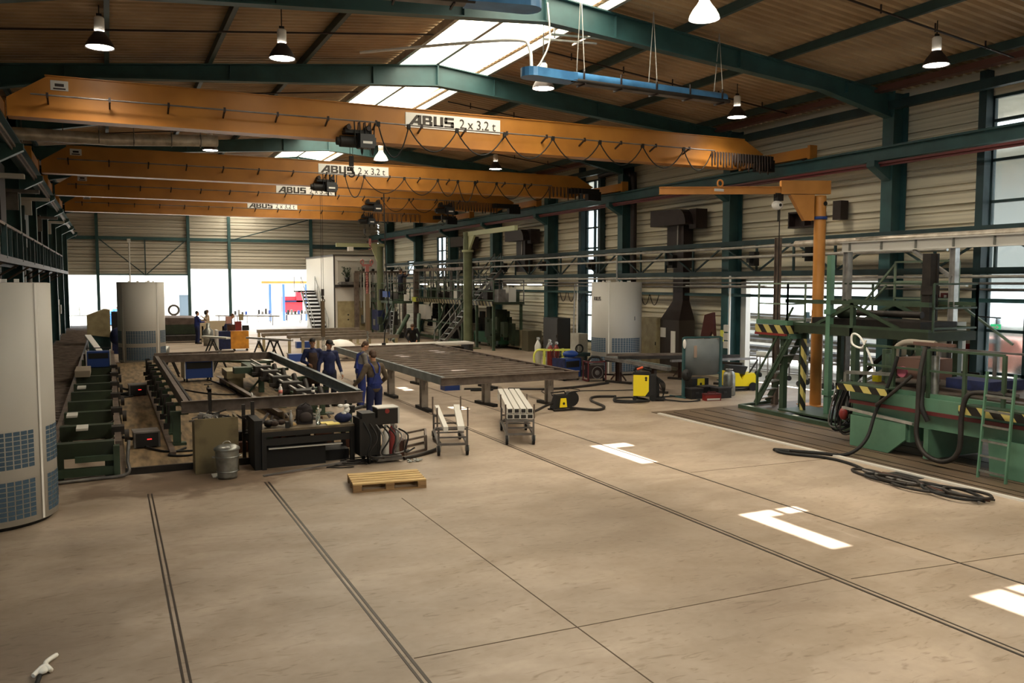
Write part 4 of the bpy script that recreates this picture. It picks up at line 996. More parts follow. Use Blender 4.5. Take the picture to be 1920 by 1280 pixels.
tag(MB().path(smooth([(10.05, 24.6, .03), (10.6, 24.4, .03), (10.75, 24.0, .03), (10.1, 24.2, .03)], 6), .03, 8).build('floor_cable', BLACK), 'black cable loop beside the blue crate under the frame', 'cable')

# ================================================================ TROLLEYS
def trolley(x, y, rot, L, bars, label, zt, posts):
    t = thing('bar_trolley', label, 'trolley', (x, y, 0), rot)
    w_ = .28; y0, y1 = -.85, .85
    f = MB()
    for sx in (-w_, w_):
        f.bar((sx, y0, .22), (sx, y1, .22), .045)
        for yy in (y0, y1): f.bar((sx, yy, .17), (sx, yy, zt), .04)
    for yy in (y0, y1): f.bar((-w_, yy, .22), (w_, yy, .22), .045).bar((-w_, yy, zt - .04), (w_, yy, zt - .04), .045)
    f.build('tube_frame', STEEL, t)
    for k in range(4): MB().bar((-w_, y0 + .45*k + .2, .32 + .02*k), (w_, y0 + .45*k + .2, .32 + .02*k), .03).build('rung', STEEL, t)
    for sx in (-w_ - .02, w_ + .02):
        for yy in (y0 + .05, y1 - .05): MB().tube((sx, yy, zt), (sx, yy, zt + posts), .016, 8).build('stake', RAW, t)
    for sx in (-w_, w_):
        for yy in (y0, y1):
            c = MB().tube((sx - .025, yy, .1), (sx + .025, yy, .1), .1, 18).build('wheel', BLACK, t)
            MB().tube((sx - .03, yy, .1), (sx + .03, yy, .1), .035, 10).bar((sx - .035, yy, .08), (sx - .035, yy, .2), .02, .05).bar((sx + .035, yy, .08), (sx + .035, yy, .2), .02, .05).build('castor_fork', LSTEEL, c)
    for i, (bx, bw, bh, z, off) in enumerate(bars):
        o = MB().box(-bw/2, bw/2, -L/2, L/2, 0, bh).build('steel_bar', WHSTEEL)
        o.location = (x + bx*math.cos(rot) - off*math.sin(rot), y + bx*math.sin(rot) + off*math.cos(rot), z); o.rotation_euler = (0, 0, rot + (R(-3) if i == 1 and len(bars) == 2 else 0))
        if len(bars) > 2: MB().box(-bw/2 + .012, bw/2 - .012, -L/2 - .003, -L/2, .012, bh - .012).build('open_end', BLACKP, o)
        tag(o, ('left' if bx < 0 else 'right') + ' pale steel bar lying on the left trolley' if len(bars) == 2 else 'pale square tube bundled on the right trolley, %s' % (['leftmost of the top row', 'second from left in the top row', 'third from left in the top row', 'rightmost of the top row', 'leftmost of the lower row', 'second of the lower row', 'third of the lower row', 'rightmost of the lower row'][i]), 'steel bar', 'pale steel bars on the trolleys')
    return t
trolley(6.27, 16.15, R(-17), 2.9, [(-.17, .09, .09, .56, .1), (.2, .13, .09, .56, .15)], 'bar trolley carrying two loose pale bars', .56, .38)
trolley(8.0, 16.55, R(-21), 3.3, [(-.21 + .14*k, .115, .1, .66, .8) for k in range(4)] + [(-.21 + .14*k, .13, .1, .54, .8) for k in range(4)], 'bar trolley loaded with a bundle of pale square tubes', .54, .3)

# yellow wire feeder with reel
t = thing('wire_feeder', 'black and yellow wire feeder with cable reel on the floor by the front right trestle', 'wire feeder', (10.75, 19.55, 0))
MB().prism([(-.26, .06), (.26, .06), (.2, .42), (-.14, .42)], 'y', -.15, .15).build('housing', BLACKP, t)
MB().prism([(-.12, .1), (.1, .1), (.07, .34), (-.09, .34)], 'y', -.165, -.15).build('yellow_panel', YEL, t)
MB().tube((0, -.17, .2), (0, -.165, .2), .035, 12).build('dial', BLACKP, t)
MB().tube((.28, -.1, .3), (.28, .12, .3), .18, 18).tube((.28, -.12, .3), (.28, -.1, .3), .2, 18).build('cable_reel', BLACKP, t)
MB().bar((-.3, -.16, .03), (.35, -.16, .03), .04).bar((-.3, .16, .03), (.35, .16, .03), .04).path([(-.25, 0, .4), (-.3, 0, .48), (.1, 0, .5), (.15, 0, .42)], .02, 6).build('skid_frame', RAWD, t)
for i, (pts, r, l) in enumerate((([(10.45, 19.5, .2), (10.1, 19.2, .2), (9.6, 19.0, .1), (9.0, 19.0, .05)], .035, 'thick dark hose from the yellow feeder towards the tube trolley'),
    ([(11.0, 19.5, .06), (11.5, 19.0, .04), (12.0, 19.4, .04), (12.3, 20.6, .04), (12.8, 21.2, .04), (13.4, 21.0, .04)], .035, 'thick dark hose from the yellow feeder to the yellow welding machine'),
    ([(11.2, 19.9, .03), (12.2, 21.9, .03), (13.0, 22.6, .03), (14.2, 22.2, .03), (15.6, 22.0, .03)], .015, 'thin cable wandering behind the yellow feeder'),
    ([(13.3, 20.9, .04), (12.8, 20.1, .04), (13.3, 19.7, .04), (13.8, 19.9, .04), (13.7, 20.5, .05), (13.1, 20.6, .05), (12.9, 20.0, .07), (13.5, 19.6, .07)], .025, 'coiled hose in front of the yellow welding machine'),
    ([(14.2, 20.0, .04), (14.6, 19.3, .03), (15.2, 19.4, .03), (15.3, 20.2, .03), (14.6, 20.4, .03)], .02, 'cable loop right of the yellow welding machine'),
    ([(11.3, 24.0, .03), (12.6, 23.4, .03), (14.0, 23.6, .04), (15.0, 24.0, .04)], .04, 'dark hose on the floor before the red engine welder'),
    ([(16.8, 21.2, .03), (17.6, 20.5, .03), (18.4, 21.0, .03), (18.6, 21.8, .03)], .014, 'thin cable by the yellow floor scrubber'),
    ([(11.8, 22.4, .03), (12.1, 23.2, .03), (12.9, 23.5, .03), (13.2, 22.8, .03), (12.5, 22.2, .03)], .012, 'faint thin cable ring on the open floor'),
    ([(4.6, 22.3, .05), (5.3, 24.2, .03), (6.4, 25.2, .03), (6.9, 25.8, .03)], .03, 'dark hose on the floor behind the workers'))):
    tag(MB().path(smooth(pts, 8), r, 8).build('floor_cable', BLACK if r < .03 else RAWD), l, 'cable')

# yellow welding machine
t = thing('welding_machine', 'bright yellow sided black welding machine on wheels', 'welding machine', (13.75, 20.35, 0), R(-38))
MB().box(-.14, .5, -.22, .22, .12, .74).prism([(-.2, .74), (.35, .74), (.3, .8), (-.15, .8)], 'y', -.18, .18).build('body', BLACKP, t)
MB().add([(-.14, -.23, .14), (.2, -.23, .14), (.3, -.23, .28), (.3, -.23, .74), (-.14, -.23, .74)] + [(-.14, -.22, .14), (.2, -.22, .14), (.3, -.22, .28), (.3, -.22, .74), (-.14, -.22, .74)], [(0,1,2,3,4), (9,8,7,6,5), (0,5,6,1), (1,6,7,2), (2,7,8,3), (3,8,9,4), (4,9,5,0)]).build('yellow_side', YEL, t)
MB().tube((.22, -.24, .66), (.22, -.23, .66), .035, 12).tube((.22, -.24, .6), (.22, -.23, .6), .03, 12).build('logo_mark', BLACKP, t)
for y in (-.22, .22): MB().tube((.42, y - .03, .1), (.42, y + .03, .1), .1, 16).tube((-.1, y - .02, .06), (-.1, y + .02, .06), .06, 12).build('wheel', BLACK, t)
MB().box(.4, .75, -.2, .2, .03, .09).tube((.5, .05, .1), (.5, .05, .65), .09, 14).path([(-.1, 0, .8), (-.12, 0, .95), (.3, 0, .95), (.34, 0, .8)], .018, 6).build('bottle_tray', BLACKP, t)
MB().path(smooth([(-.15, .05, .84), (0, 0, .95), (.2, -.05, .9), (.35, 0, .86)]), .03, 6).build('torch', BLACK, t)
MB().path([(-.05, -.05, .88), (.12, -.05, .95)], .035, 8).build('orange_grip', mat('orange_grip', '#c8502a', .5), t)
for k in range(4): MB().path(smooth([(.5, -.1, .7), (.62 + .04*k, -.15, .5), (.7, -.1 + .05*k, .15), (.55, -.2, .04)]), .015, 6).build('cable_loop', BLACK, t)

# gas cylinder cart and blue machine
t = thing('gas_cylinder_cart', 'yellow green cart with red gas cylinders behind the slatted frame', 'cart', (14.1, 27.0, 0)); CART = t
m = MB().bar((13.7, 26.9, .05), (13.7, 26.9, 1.0), .07).bar((14.35, 26.7, .05), (14.35, 26.7, 1.0), .07).bar((13.7, 26.9, .95), (14.6, 26.6, .95), .07).path(smooth([(13.35, 27.0, .5), (13.35, 27.0, .8), (13.5, 27.0, .95), (13.75, 26.9, .95)]), .04, 8).bar((13.35, 27, .05), (13.35, 27, .5), .07).box(13.3, 14.6, 26.7, 27.3, .05, .1)
m.build('yellow_frame', YELG, t, True)
for i, (x, y, mm, h) in enumerate(((13.6, 27.2, PANEL, 1.2), (14.0, 27.0, RED, 1.02), (14.3, 27.1, RED, 1.02), (14.15, 27.35, GALV, 1.1))):
    c = MB().lathe([(0, 0), (.12, 0), (.12, h*.82), (.07, h*.93), (.03, h), (0, h)], c=(x, y, .1), n=16).build('gas_cylinder', mm, t, True)
    MB().box(x - .04, x + .04, y - .03, y + .03, .1 + h, .2 + h).tube((x, y - .1, .15 + h), (x, y, .15 + h), .035, 8).build('regulator', LSTEEL, c, True)
for y in (26.7, 27.3): MB().tube((13.5, y - .03, .16), (13.5, y + .03, .16), .16, 16).build('wheel', BLACK, t, True)
for k in range(3): MB().path([(13.95 + .1*k + .12*math.cos(a), 26.75, .8 + .18*math.sin(a)) for a in [2*PI*i/12 for i in range(12)]], .012, 5, closed=True).build('hose_coil', [RED, BLACK, GALV][k], t, True)
CART.location.x += .4
welder('welding_machine', 14.3, 25.6, .25, .75, .6, .62, BLUE, 'blue welding machine right of the gas cylinder cart', side=NAVY)
tag(MB().ell((14.45, 25.6, .9), .3, .2, .12, 12, 8).build('blue_cloth', BLUE), 'blue jacket thrown on top of the blue welding machine', 'jacket')
t = thing('engine_welder', 'dark red framed engine welder with round fan grille', 'generator', (15.0, 24.9, 0), R(-10)); t.scale = (.8, .8, .85)
MB().bar((-.4, -.3, .05), (-.4, -.3, .8), .05).bar((.4, -.3, .05), (.4, -.3, .8), .05).bar((-.4, -.3, .8), (.4, -.3, .8), .05).bar((-.4, .3, .8), (-.4, -.3, .8), .05).bar((.4, .3, .8), (.4, -.3, .8), .05).bar((-.4, .3, .05), (-.4, .3, .8), .05).bar((.4, .3, .05), (.4, .3, .8), .05).bar((-.42, -.32, .05), (-.42, .3, .05), .06).build('red_frame', DRED, t)
MB().box(-.34, .34, -.26, .26, .12, .74).build('engine_body', mat('engine_dark', '#2a2020', .4), t)
MB().path([(.02 + .24*math.cos(a), -.29, .36 + .24*math.sin(a)) for a in [2*PI*i/20 for i in range(20)]], .02, 6, closed=True).tube((.02, -.3, .36), (.02, -.27, .36), .1, 14).box(-.3, .34, -.29, -.26, .66, .72).build('fan_grille', STEEL, t)
for sx in (-.35, .35): MB().tube((sx - .03, -.2, .07), (sx + .03, -.2, .07), .07, 12).build('wheel', BLACK, t)
MB().path(smooth([(-.3, 0, .8), (-.1, .1, .95), (.2, 0, .95), (.3, -.1, .82)]), .05, 8).build('hose_on_top', BLACK, t)

# ================================================================ BEAMS, SCREEN, SMALL THINGS, RIGHT MIDDLE
for i, (x, y) in enumerate(((15.4, 24.0), (15.05, 21.5), (17.9, 23.9), (18.3, 21.9))):
    tr = thing('trestle', 'dark brown trestle carrying long steel profiles, ' + ['left far one', 'nearest one behind the yellow welder', 'one hidden behind the grey screen', 'rightmost one'][i], 'trestle', (x, y, 0), R(25))
    MB().ibeam((0, 0, .06), (0, 0, .72), .16, .16, .015, up=(0, 1, 0)).bar((0, -.3, .1), (0, 0, .45), .04).bar((0, .3, .1), (0, 0, .45), .04).build('post', mat('rusty_trestle', '#3f2b23', .6, .2), tr); MB().box(-.06, .06, -.5, .5, 0, .07).build('foot', RAWD, tr); MB().box(-.06, .06, -.5, .5, .7, .78).build('head', RAWD, tr)
for i, (a, b, m_, h) in enumerate((((15.1, 24.3), (14.85, 20.4), STEEL, .1), ((15.3, 24.5), (15.2, 20.9), BLSTEEL, .08), ((15.3, 24.6), (18.7, 23.5), RAW, .08), ((15.5, 24.2), (18.7, 22.9), RAW, .08), ((15.0, 23.4), (19.0, 22.2), RAWD, .1), ((16.0, 21.9), (19.0, 21.4), STEEL, .07))):
    z = .78 + .02*(i % 3)
    if i >= 2: z = .78 + .09
    tag(MB().bar((a[0], a[1], z + h/2), (b[0], b[1], z + h/2), .14, h).build('steel_profile', m_), ['grey profile sticking out towards the yellow welding machine', 'second profile lying beside the grey one', 'long brown profile before the tower', 'brown profile reaching behind the screen', 'dark profile under the others', 'grey profile right of the screen'][i], 'steel profile', 'steel profiles on the trestles')
t = thing('welding_screen', 'grey sheet screen in a teal frame on tall legs', 'screen', (15.6, 20.0, 0))
A = Vector((15.1, 20.05, 0)); B = Vector((16.25, 19.8, 0))
m = MB()
for p in (A, B): m.bar(p, p + Vector((0, 0, 1.78)), .07)
m.bar(A + Vector((0, 0, 1.78)), B + Vector((0, 0, 1.78)), .05).bar(A + Vector((0, 0, .72)), B + Vector((0, 0, .72)), .05).bar(A + Vector((-.1, .5, .02)), A + Vector((0, -.1, .02)), .05)
m.build('teal_frame', TEAL, t, True)
# curved sheet
n = 14; vs = []; dd = (B - A); nn = Vector((-dd.y, dd.x, 0)).normalized()
for z in (.68, 1.74):
    for off in (0, .012):
        for k in range(n + 1):
            p = A + dd*(.04 + .92*k/n) - nn*(.18*math.sin(PI*k/n)*(1.1 - z/2.6)) + nn*off; vs.append((p.x, p.y, z))
q = n + 1; fs = []
for k in range(n): fs += [(k, k+1, 2*q+k+1, 2*q+k), (q+k, 3*q+k, 3*q+k+1, q+k+1), (2*q+k, 2*q+k+1, 3*q+k+1, 3*q+k), (k, q+k, q+k+1, k+1)]
MB().add(vs, fs, True).build('grey_sheet', SCREENG, t, True)
MB().box(15.3, 15.4, 19.82, 19.84, 1.2, 1.55).build('paper_note', mat('pinkish_note', '#a08b7c', .8), t, True)
MB().ell((15.05, 19.95, 1.6), .06, .04, .14, 8, 6).build('white_glove', WHITE, t, True)
t = thing('welding_helmet', 'dark welding helmet hanging low on the left leg of the grey screen', 'helmet', (15.1, 19.9, .7))
MB().ell((0, 0, 0), .16, .13, .18, 12, 8).box(-.08, .08, -.15, -.1, -.02, .08).build('helmet_shell', BLACKP, t)
t = thing('wire_feeder', 'black wire feeder with yellow panel under the grey screen', 'wire feeder', (16.0, 20.6, 0))
MB().box(-.3, .3, -.2, .2, .1, .5).bar((-.35, 0, .05), (.35, 0, .05), .06, .4).build('housing', BLACKP, t); MB().box(-.12, .14, -.215, -.2, .18, .5).build('yellow_panel', YEL, t); MB().tube((0, -.22, .34), (0, -.215, .34), .04, 12).build('dial', BLACKP, t)
for i, (x, y, w_) in enumerate(((15.25, 20.05, .2), (16.1, 19.85, .24), (15.9, 20.3, .22))):
    o = thing('storage_box', ['small black box at the left leg of the screen', 'larger black box behind the red tool box', 'third black box beneath the screen'][i], 'box', (x + .1, y - .15, 0))
    MB().box(-w_, w_, -.18, .18, 0, .28).build('box_body', BLACKP, o); MB().box(-w_ - .015, w_ + .015, -.195, .195, .28, .31).box(-.06, .06, -.2, -.18, .15, .2).build('box_lid', mat('box_lid', '#2a2628', .5), o)
t = thing('tool_box', 'red metal tool box on the floor in front of the screen', 'tool box', (15.58, 19.35, 0), R(-12))
MB().box(-.24, .24, -.11, .11, 0, .17).build('box_body', RED, t); MB().box(-.25, .25, -.12, .12, .16, .2).tube((-.12, 0, .24), (.12, 0, .24), .012, 6).bar((-.12, 0, .2), (-.12, 0, .24), .02).bar((.12, 0, .2), (.12, 0, .24), .02).build('lid', DRED, t); MB().box(-.2, .2, -.125, -.12, .02, .07).build('white_label', PANEL, t)
t = thing('gas_cylinder', 'stout grey gas cylinder standing right of the screen', 'gas cylinder', (16.75, 20.0, 0))
MB().lathe([(0, 0), (.17, 0), (.18, .03), (.18, .6), (.15, .7), (.1, .73), (0, .73)], n=24).build('cylinder_body', GALV, t); MB().path([(.1*math.cos(a), .1*math.sin(a), .78) for a in [2*PI*k/12 for k in range(12)]], .014, 6, closed=True).cyl((0, 0), .03, .72, .8, 8).build('collar', LSTEEL, t)
t = thing('floor_scrubber', 'yellow floor cleaning machine beside the right doorway', 'cleaning machine', (17.9, 20.9, 0), R(-20))
MB().prism([(-.5, .1), (.5, .1), (.55, .3), (.4, .55), (.1, .5), (0, .35), (-.1, .55), (-.5, .6)], 'y', -.25, .25).build('yellow_body', YEL, t); MB().box(-.55, .5, -.28, .28, .08, .14).prism([(-.45, .6), (.1, .5), (.2, .75), (-.4, .8)], 'y', -.2, .2).bar((.3, 0, .5), (.6, 0, .95), .04).build('dark_top', BLACKP, t)
for s in (-.28, .28): MB().tube((.35, s - .03, .13), (.35, s + .03, .13), .13, 16).build('wheel', BLACK, t)
# teal bench and things before the wall
t = thing('low_bench', 'low teal bench with grinder and rolls before the mid wall window', 'bench', (16.4, 29.5, 0))
MB().box(15.6, 17.4, 29.2, 29.9, .42, .56).box(15.7, 15.8, 29.3, 29.4, 0, .42).box(17.2, 17.3, 29.3, 29.4, 0, .42).build('bench_frame', TEALD, t, True)
tag(MB().path([(17.0 + .16*math.cos(a), 29.4, .72 + .16*math.sin(a)) for a in [2*PI*k/16 for k in range(16)]], .035, 8, closed=True).build('wire_roll', BLACK), 'black ring roll standing on the teal bench', 'roll')
tag(MB().box(14.6, 16.2, 26.2, 27.6, .0, .25).box(14.8, 16.0, 27.5, 28.1, .0, .4).build('steel_stack', RAWD), 'dark low stack of steel parts behind the engine welder', 'stack')
# cabinets along the right wall
def cabinet(x0, x1, y0, y1, h, m_, label, detail=True, z=0):
    t = thing('cabinet', label, 'cabinet', ((x0+x1)/2, (y0+y1)/2, z))
    MB().box(x0, x1, y0, y1, z + .04, z + h).box(x0 + .05, x1, y0 + .03, y1 - .03, z, z + .04).build('cabinet_body', m_, t, True)
    dd = MB().box(x0 - .015, x0, y0 + .03, y1 - .03, z + .08, z + h - .04).build('door', m_, t, True)
    MB().box(x0 - .04, x0 - .015, y0 + .06, y0 + .09, z + h*.5, z + h*.5 + .12).build('handle', BLACKP, dd, True)
    return t
cabinet(18.5, 19.1, 26.2, 27.3, 2.05, BEIGE, 'tall beige locker immediately right of the lettered tower')
cabinet(18.3, 18.95, 33.6, 35.0, 1.75, mat('charcoal', '#24211f', .5), 'dark charcoal cabinet against the right wall left of the tower')
t = thing('concrete_trough', 'grey beige box shaped unit with dark end panel against the right wall', 'unit', (18.8, 39, 0))
MB().box(18.5, 19.2, 37.6, 40.7, .1, 1.0).build('unit_body', mat('beige_grey_unit', '#8f8468', .7, 0, '#74694f', 2), t, True); MB().box(18.45, 19.2, 36.9, 37.6, 0, 1.0).build('end_panel', mat('darker_unit', '#57513f', .6), t, True)
t = thing('extraction_hood', 'dark brown extraction hood with notices stuck on it beside the locker', 'hood', (18.8, 25.2, 0))
MB().add([(18.6, 25.0, 2.0), (19.3, 25.0, 2.0), (19.3, 26.15, 2.0), (18.6, 26.15, 2.0), (18.9, 25.2, 2.7), (19.2, 25.2, 2.7), (19.2, 25.8, 2.7), (18.9, 25.8, 2.7)], [(0,1,5,4), (1,2,6,5), (2,3,7,6), (3,0,4,7), (4,5,6,7), (0,3,2,1)]).box(18.9, 19.2, 25.2, 25.8, 2.7, 3.9).build('hood_cone', DARKM, t, True)
MB().box(18.6, 19.3, 25.0, 26.15, .3, 2.0).build('hood_box', mat('hood_box', '#3b322c', .5), t, True)
MB().box(18.57, 18.6, 25.8, 26.1, 1.35, 1.7).build('notice', PAPER, t, True); MB().box(18.57, 18.6, 25.2, 25.45, .8, 1.6).build('notice', PAPER, t, True)
cabinet(17.1, 17.5, 29.6, 30.3, 1.3, GREYP, 'small grey cabinet hiding behind the left edge of the lettered tower')
# brown duct elbows on the right wall
for i, (y, L) in enumerate(((25.8, 'nearer and larger one'), (38.8, 'farther one'), (46.5, 'farthest one'))):
    t = thing('exhaust_duct', 'dark brown mushroom headed exhaust duct on the right wall, ' + L, 'duct', (19.0, y, 4))
    MB().box(18.97, 19.4, y - .5, y + .5, 3.9, 5.6).build('shaft', DARKM, t, True)
    m = MB(); pr = [(y - 1.15, 5.45)] + [(y - .7 + .45*math.cos(a)*1, 5.45 + .55*math.sin(a)) for a in [PI - PI/2*k/5 for k in range(6)]] + [(y + 1.0, 6.05), (y + 1.0, 5.45)]
    m.prism(pr, 'x', 18.55, 19.4); m.box(18.9, 19.4, y - 1.3, y - .9, 5.3, 6.0); m.build('duct_head', DARKM, t, True)
    MB().bar((18.95, y - .2, 4.7), (18.95, y - .2, 5.5), .05).build('edge_strip', LSTEEL, t, True)
t = thing('wall_heater', 'dark open box unit on the right wall behind the jib crane column', 'heater', (19.2, 19.0, 5.4))
MB().box(19.2, 19.5, 19.1, 20.3, 5.05, 5.1).box(19.2, 19.5, 19.1, 20.3, 5.5, 5.55).box(19.45, 19.5, 19.1, 20.3, 5.05, 5.55).box(19.2, 19.5, 20.25, 20.3, 5.05, 5.55).box(19.2, 19.5, 19.6, 19.65, 5.05, 5.55).build('unit_box', DARKM, t, True); MB().box(19.2, 19.5, 18.2, 18.5, 5.2, 5.75).build('side_box', DARKM, t, True)
# strip lights under the right girt
for i, (y, z) in enumerate(((37.2, 3.22), (39.6, 3.2), (44, 3.2), (47, 3.2), (50.3, 3.2), (53.5, 3.2))):
    t = thing('strip_light', 'lit fluorescent strip low on the right wall, %s' % ['left of the farther exhaust duct shaft', 'next one further left', 'first behind the olive crane column', 'second behind the olive column', 'third behind the olive column', 'leftmost above the platform'][i], 'lamp', (18.95, y, z), group='fluorescent strips low on the right wall')
    MB().prism([(-.1, .06), (.1, .06), (.04, .12), (-.04, .12)], 'y', -.85, .85).build('reflector', WHITE, t); MB().tube((0, -.75, .03), (0, .75, .03), .03, 8).build('tube', TUBE, t)
for i, (y0, y1, z) in enumerate(((20.9, 25, 3.22), (13.9, 16.5, 3.28))):
    t = thing('strip_light', ['long pale fluorescent batten right of the lettered tower', 'pale fluorescent batten behind the green gantry'][i], 'lamp', (18.9, y0, z)); MB().box(18.86, 18.96, y0, y1, z, z + .06).build('batten', WHITE, t, True)
# festoon cables hanging under the teal rail
for k in range(9):
    y = 26.8 + k*.62 if k < 3 else 30.3 + (k - 3)*.75
    tag(MB().path(arc((18.985, y, 2.92), (18.985, y + .6, 2.92), .42, 8), .015, 6).build('hanging_cable', BLACK), 'black cable arc under the teal wall rail, number %s leftwards from the locker' % ['one','two','three','four','five','six','seven','eight','nine'][k], 'cable', 'cable arcs under the teal wall rail')
t = thing('fire_sign', 'small dark red square fire sign on the cream wall beside the right window', 'sign', (19.5, 15, 2.9))
MB().box(19.52, 19.6, 14.75, 15.45, 2.8, 3.15).build('sign_plate', PANEL, t, True); MB().box(19.51, 19.52, 14.8, 15.08, 2.84, 3.11).box(19.51, 19.52, 15.12, 15.4, 2.84, 3.11).build('red_fields', DRED, t, True); MB().box(19.5, 19.51, 15.18, 15.34, 2.93, 3.03).box(19.5, 19.51, 14.9, 14.98, 2.88, 3.06).build('pictogram', WHITE, t, True)
t = thing('hose_cabinet', 'red fire hose cabinet on the wall beside the right window', 'cabinet', (19.3, 14.2, 1.3))
MB().box(19.2, 19.5, 14.15, 14.75, .95, 1.85).build('cabinet_body', RED, t, True); MB().box(19.19, 19.2, 14.35, 14.55, 1.3, 1.6).build('paper_label', PAPER, t, True)
t = thing('exit_sign', 'green emergency exit sign hanging before the right window', 'sign', (18.9, 13.1, 2.3))
MB().box(18.9, 18.93, 13.0, 13.24, 2.28, 2.4).build('sign_panel', EXITG, t, True); MB().bar((18.9, 13.0, 2.55), (19.35, 13.95, 2.55), .03).tube((18.91, 13.1, 2.4), (18.91, 13.1, 2.55), .01, 6).build('sign_arm', BLACKP, t, True)
MB().bar((18.89, 13.1, 2.33), (18.89, 13.2, 2.33), .004, .03).add([(18.895, 13.02, 2.33), (18.895, 13.09, 2.28), (18.895, 13.09, 2.38)], [(0, 1, 2)]).build('arrow', WHITE, t, True)

# ================================================================ JIB CRANE
t = thing('jib_crane', 'orange pillar jib crane with horizontal arm before the right wall', 'jib crane', (17.5, 17.3, 0))
MB().tube((17.5, 17.3, .02), (17.5, 17.3, 5.66), .155, 28).lathe([(0, 5.74), (.15, 5.72), (.155, 5.66)], c=(17.5, 17.3, 0), n=28).box(17.15, 17.85, 16.95, 17.65, 0, .03).build('pillar', ORJ, t, True)
MB().lathe([(.155, 5.08), (.19, 5.08), (.19, 5.16), (.155, 5.16)], c=(17.5, 17.3, 0), n=28).build('slewing_ring', BLUE, t, True)
TB = Vector((17.5, 17.3, 0)); dj = (Vector((13.45, 19.05, 0)) - TB).normalized()
za = 5.74
MB().ibeam(TB - dj*.25 + Vector((0, 0, za + .13)), TB + dj*4.4 + Vector((0, 0, za + .1)), .2, .12, .02).bar(TB - dj*.25 + Vector((0, 0, za + .2)), TB + dj*1.1 + Vector((0, 0, za + .2)), .16, .36).build('arm', ORJ, t, True)
sd = Vector((-dj.y, dj.x, 0)); m = MB()
for s in (-.09, .09):
    P = [TB + dj*.2 + Vector((0, 0, za)), TB + dj*.85 + Vector((0, 0, za)), TB + dj*.45 + Vector((0, 0, 5.05)), TB + dj*.2 + Vector((0, 0, 5.05))]
    v = [p + sd*(s - .012) for p in P] + [p + sd*(s + .012) for p in P]
    m.add(v, [(0,1,2,3), (7,6,5,4), (0,4,5,1), (1,5,6,2), (2,6,7,3), (3,7,4,0)])
m.bar(TB + dj*.85 + Vector((0, 0, za)), TB + dj*.45 + Vector((0, 0, 5.05)), .2, .02, up=dj)
m.build('bracket_plate', ORJ, t, True)
MB().box(-.16, .16, -.003, 0, 0, .07).build('label_plate', WHITE, t).location = (TB + dj*2.8 - sd*-.075 - TB + Vector((0, 0, za + .08)))[:]
mm = MB().path([TB + dj*2.75 + Vector((.0, 0, za + .3)) + Vector((.09*math.cos(a), 0, .09*math.sin(a))) for a in [2*PI*k/12 for k in range(12)]], .025, 6, closed=True).build('lifting_eye', ORJ, t, True)
q = TB - Vector((0, .165, 0)) + Vector((.02, 0, 5.5)); MB().tube(q + Vector((0, .02, 0)), q - Vector((0, .01, 0)), .06, 14).build('inspection_hole', BLACKP, t, True)
h = thing('chain_hoist', 'white and dark chain hoist hanging from the jib crane arm near its pillar', 'hoist', tuple(TB + dj*1.15 + Vector((0, 0, 5.38))))
MB().box(-.1, .1, -.08, .08, .2, .4).tube((-.12, 0, .36), (.12, 0, .36), .05, 10).build('trolley', BLACKP, h)
MB().ell((-.04, 0, .08), .17, .12, .13, 14, 10).build('hoist_body', WHITE, h); MB().tube((-.04, -.13, .08), (-.04, -.1, .08), .04, 12).build('hub', BLACKP, h)
MB().tube((0, 0, 0), (0, 0, -.35), .02, 6).tube((.05, 0, 0), (.05, 0, -3.0), .014, 6).path(smooth([(.05, 0, -3.0), (.08, 0, -3.3), (.02, 0, -3.6)]), .02, 6).build('chain', BLACK, h)

# ================================================================ GREEN GANTRY (right)
t = thing('gantry_platform', 'green steel gantry platform with railings and stairs around the orange pillar', 'platform', (16.8, 15, 0))
for (x, y, h) in ((15.95, 16.9, 2.2), (16.0, 14.6, 2.2), (17.4, 14.6, 2.3), (16.1, 12.9, 2.2), (17.3, 12.9, 2.2)): MB().bar((x, y, 0), (x, y, h), .14).build('post', GRN2, t, True)
MB().bar((16.0, 15.42, 0), (16.0, 15.42, 4.05), .13).box(15.9, 16.1, 15.32, 15.52, 2.6, 2.72).box(15.9, 16.1, 15.32, 15.52, .6, .72).build('tall_green_post', GRN, t, True)
MB().box(15.95, 17.5, 12.6, 17.0, 2.1, 2.3).build('deck', GRND, t, True)
MB().box(15.75, 15.95, 16.6, 17.75, 2.28, 2.4).box(15.8, 16.5, 16.6, 17.7, 1.92, 2.1).build('landing_green', GRN, t, True)
MB().box(15.72, 15.76, 16.6, 17.75, 2.06, 2.27).box(15.74, 16.4, 16.56, 16.6, 2.06, 2.27).build('hazard_board', HAZ, t, True)
MB().box(15.7, 15.76, 16.6, 17.75, 2.0, 2.06).build('red_edge', RED, t, True)
MB().bar((16.0, 12.6, 2.9), (16.0, 16.9, 2.9), .1).bar((17.5, 12.6, 2.9), (17.5, 16.9, 2.9), .08).bar((16.0, 12.6, 2.32), (16.0, 16.9, 2.32), .08).bar((16.0, 14.7, 2.85), (16.0, 16.4, 2.1), .07).bar((16.0, 14.7, 2.85), (16.0, 12.8, 2.1), .07).bar((16.0, 14.7, 2.1), (16.0, 14.7, 2.9), .1).bar((17.4, 14.7, 2.85), (17.4, 16.4, 2.1), .07).bar((17.4, 14.7, 2.85), (17.4, 12.8, 2.1), .07).build('side_truss', GRN2, t, True)
m = MB()
def railing(mb, pts, z0, z1, wd=.04, step=1.0):
    for a, b in zip(pts[:-1], pts[1:]):
        a = Vector(a); b = Vector(b); L = (b-a).length; n = max(1, int(L/step))
        for z in (z1, (z0+z1)/2, z0 + .08): mb.bar((a.x, a.y, z), (b.x, b.y, z), wd)
        for k in range(n + 1):
            p = a.lerp(b, k/n); mb.bar((p.x, p.y, z0), (p.x, p.y, z1), wd)
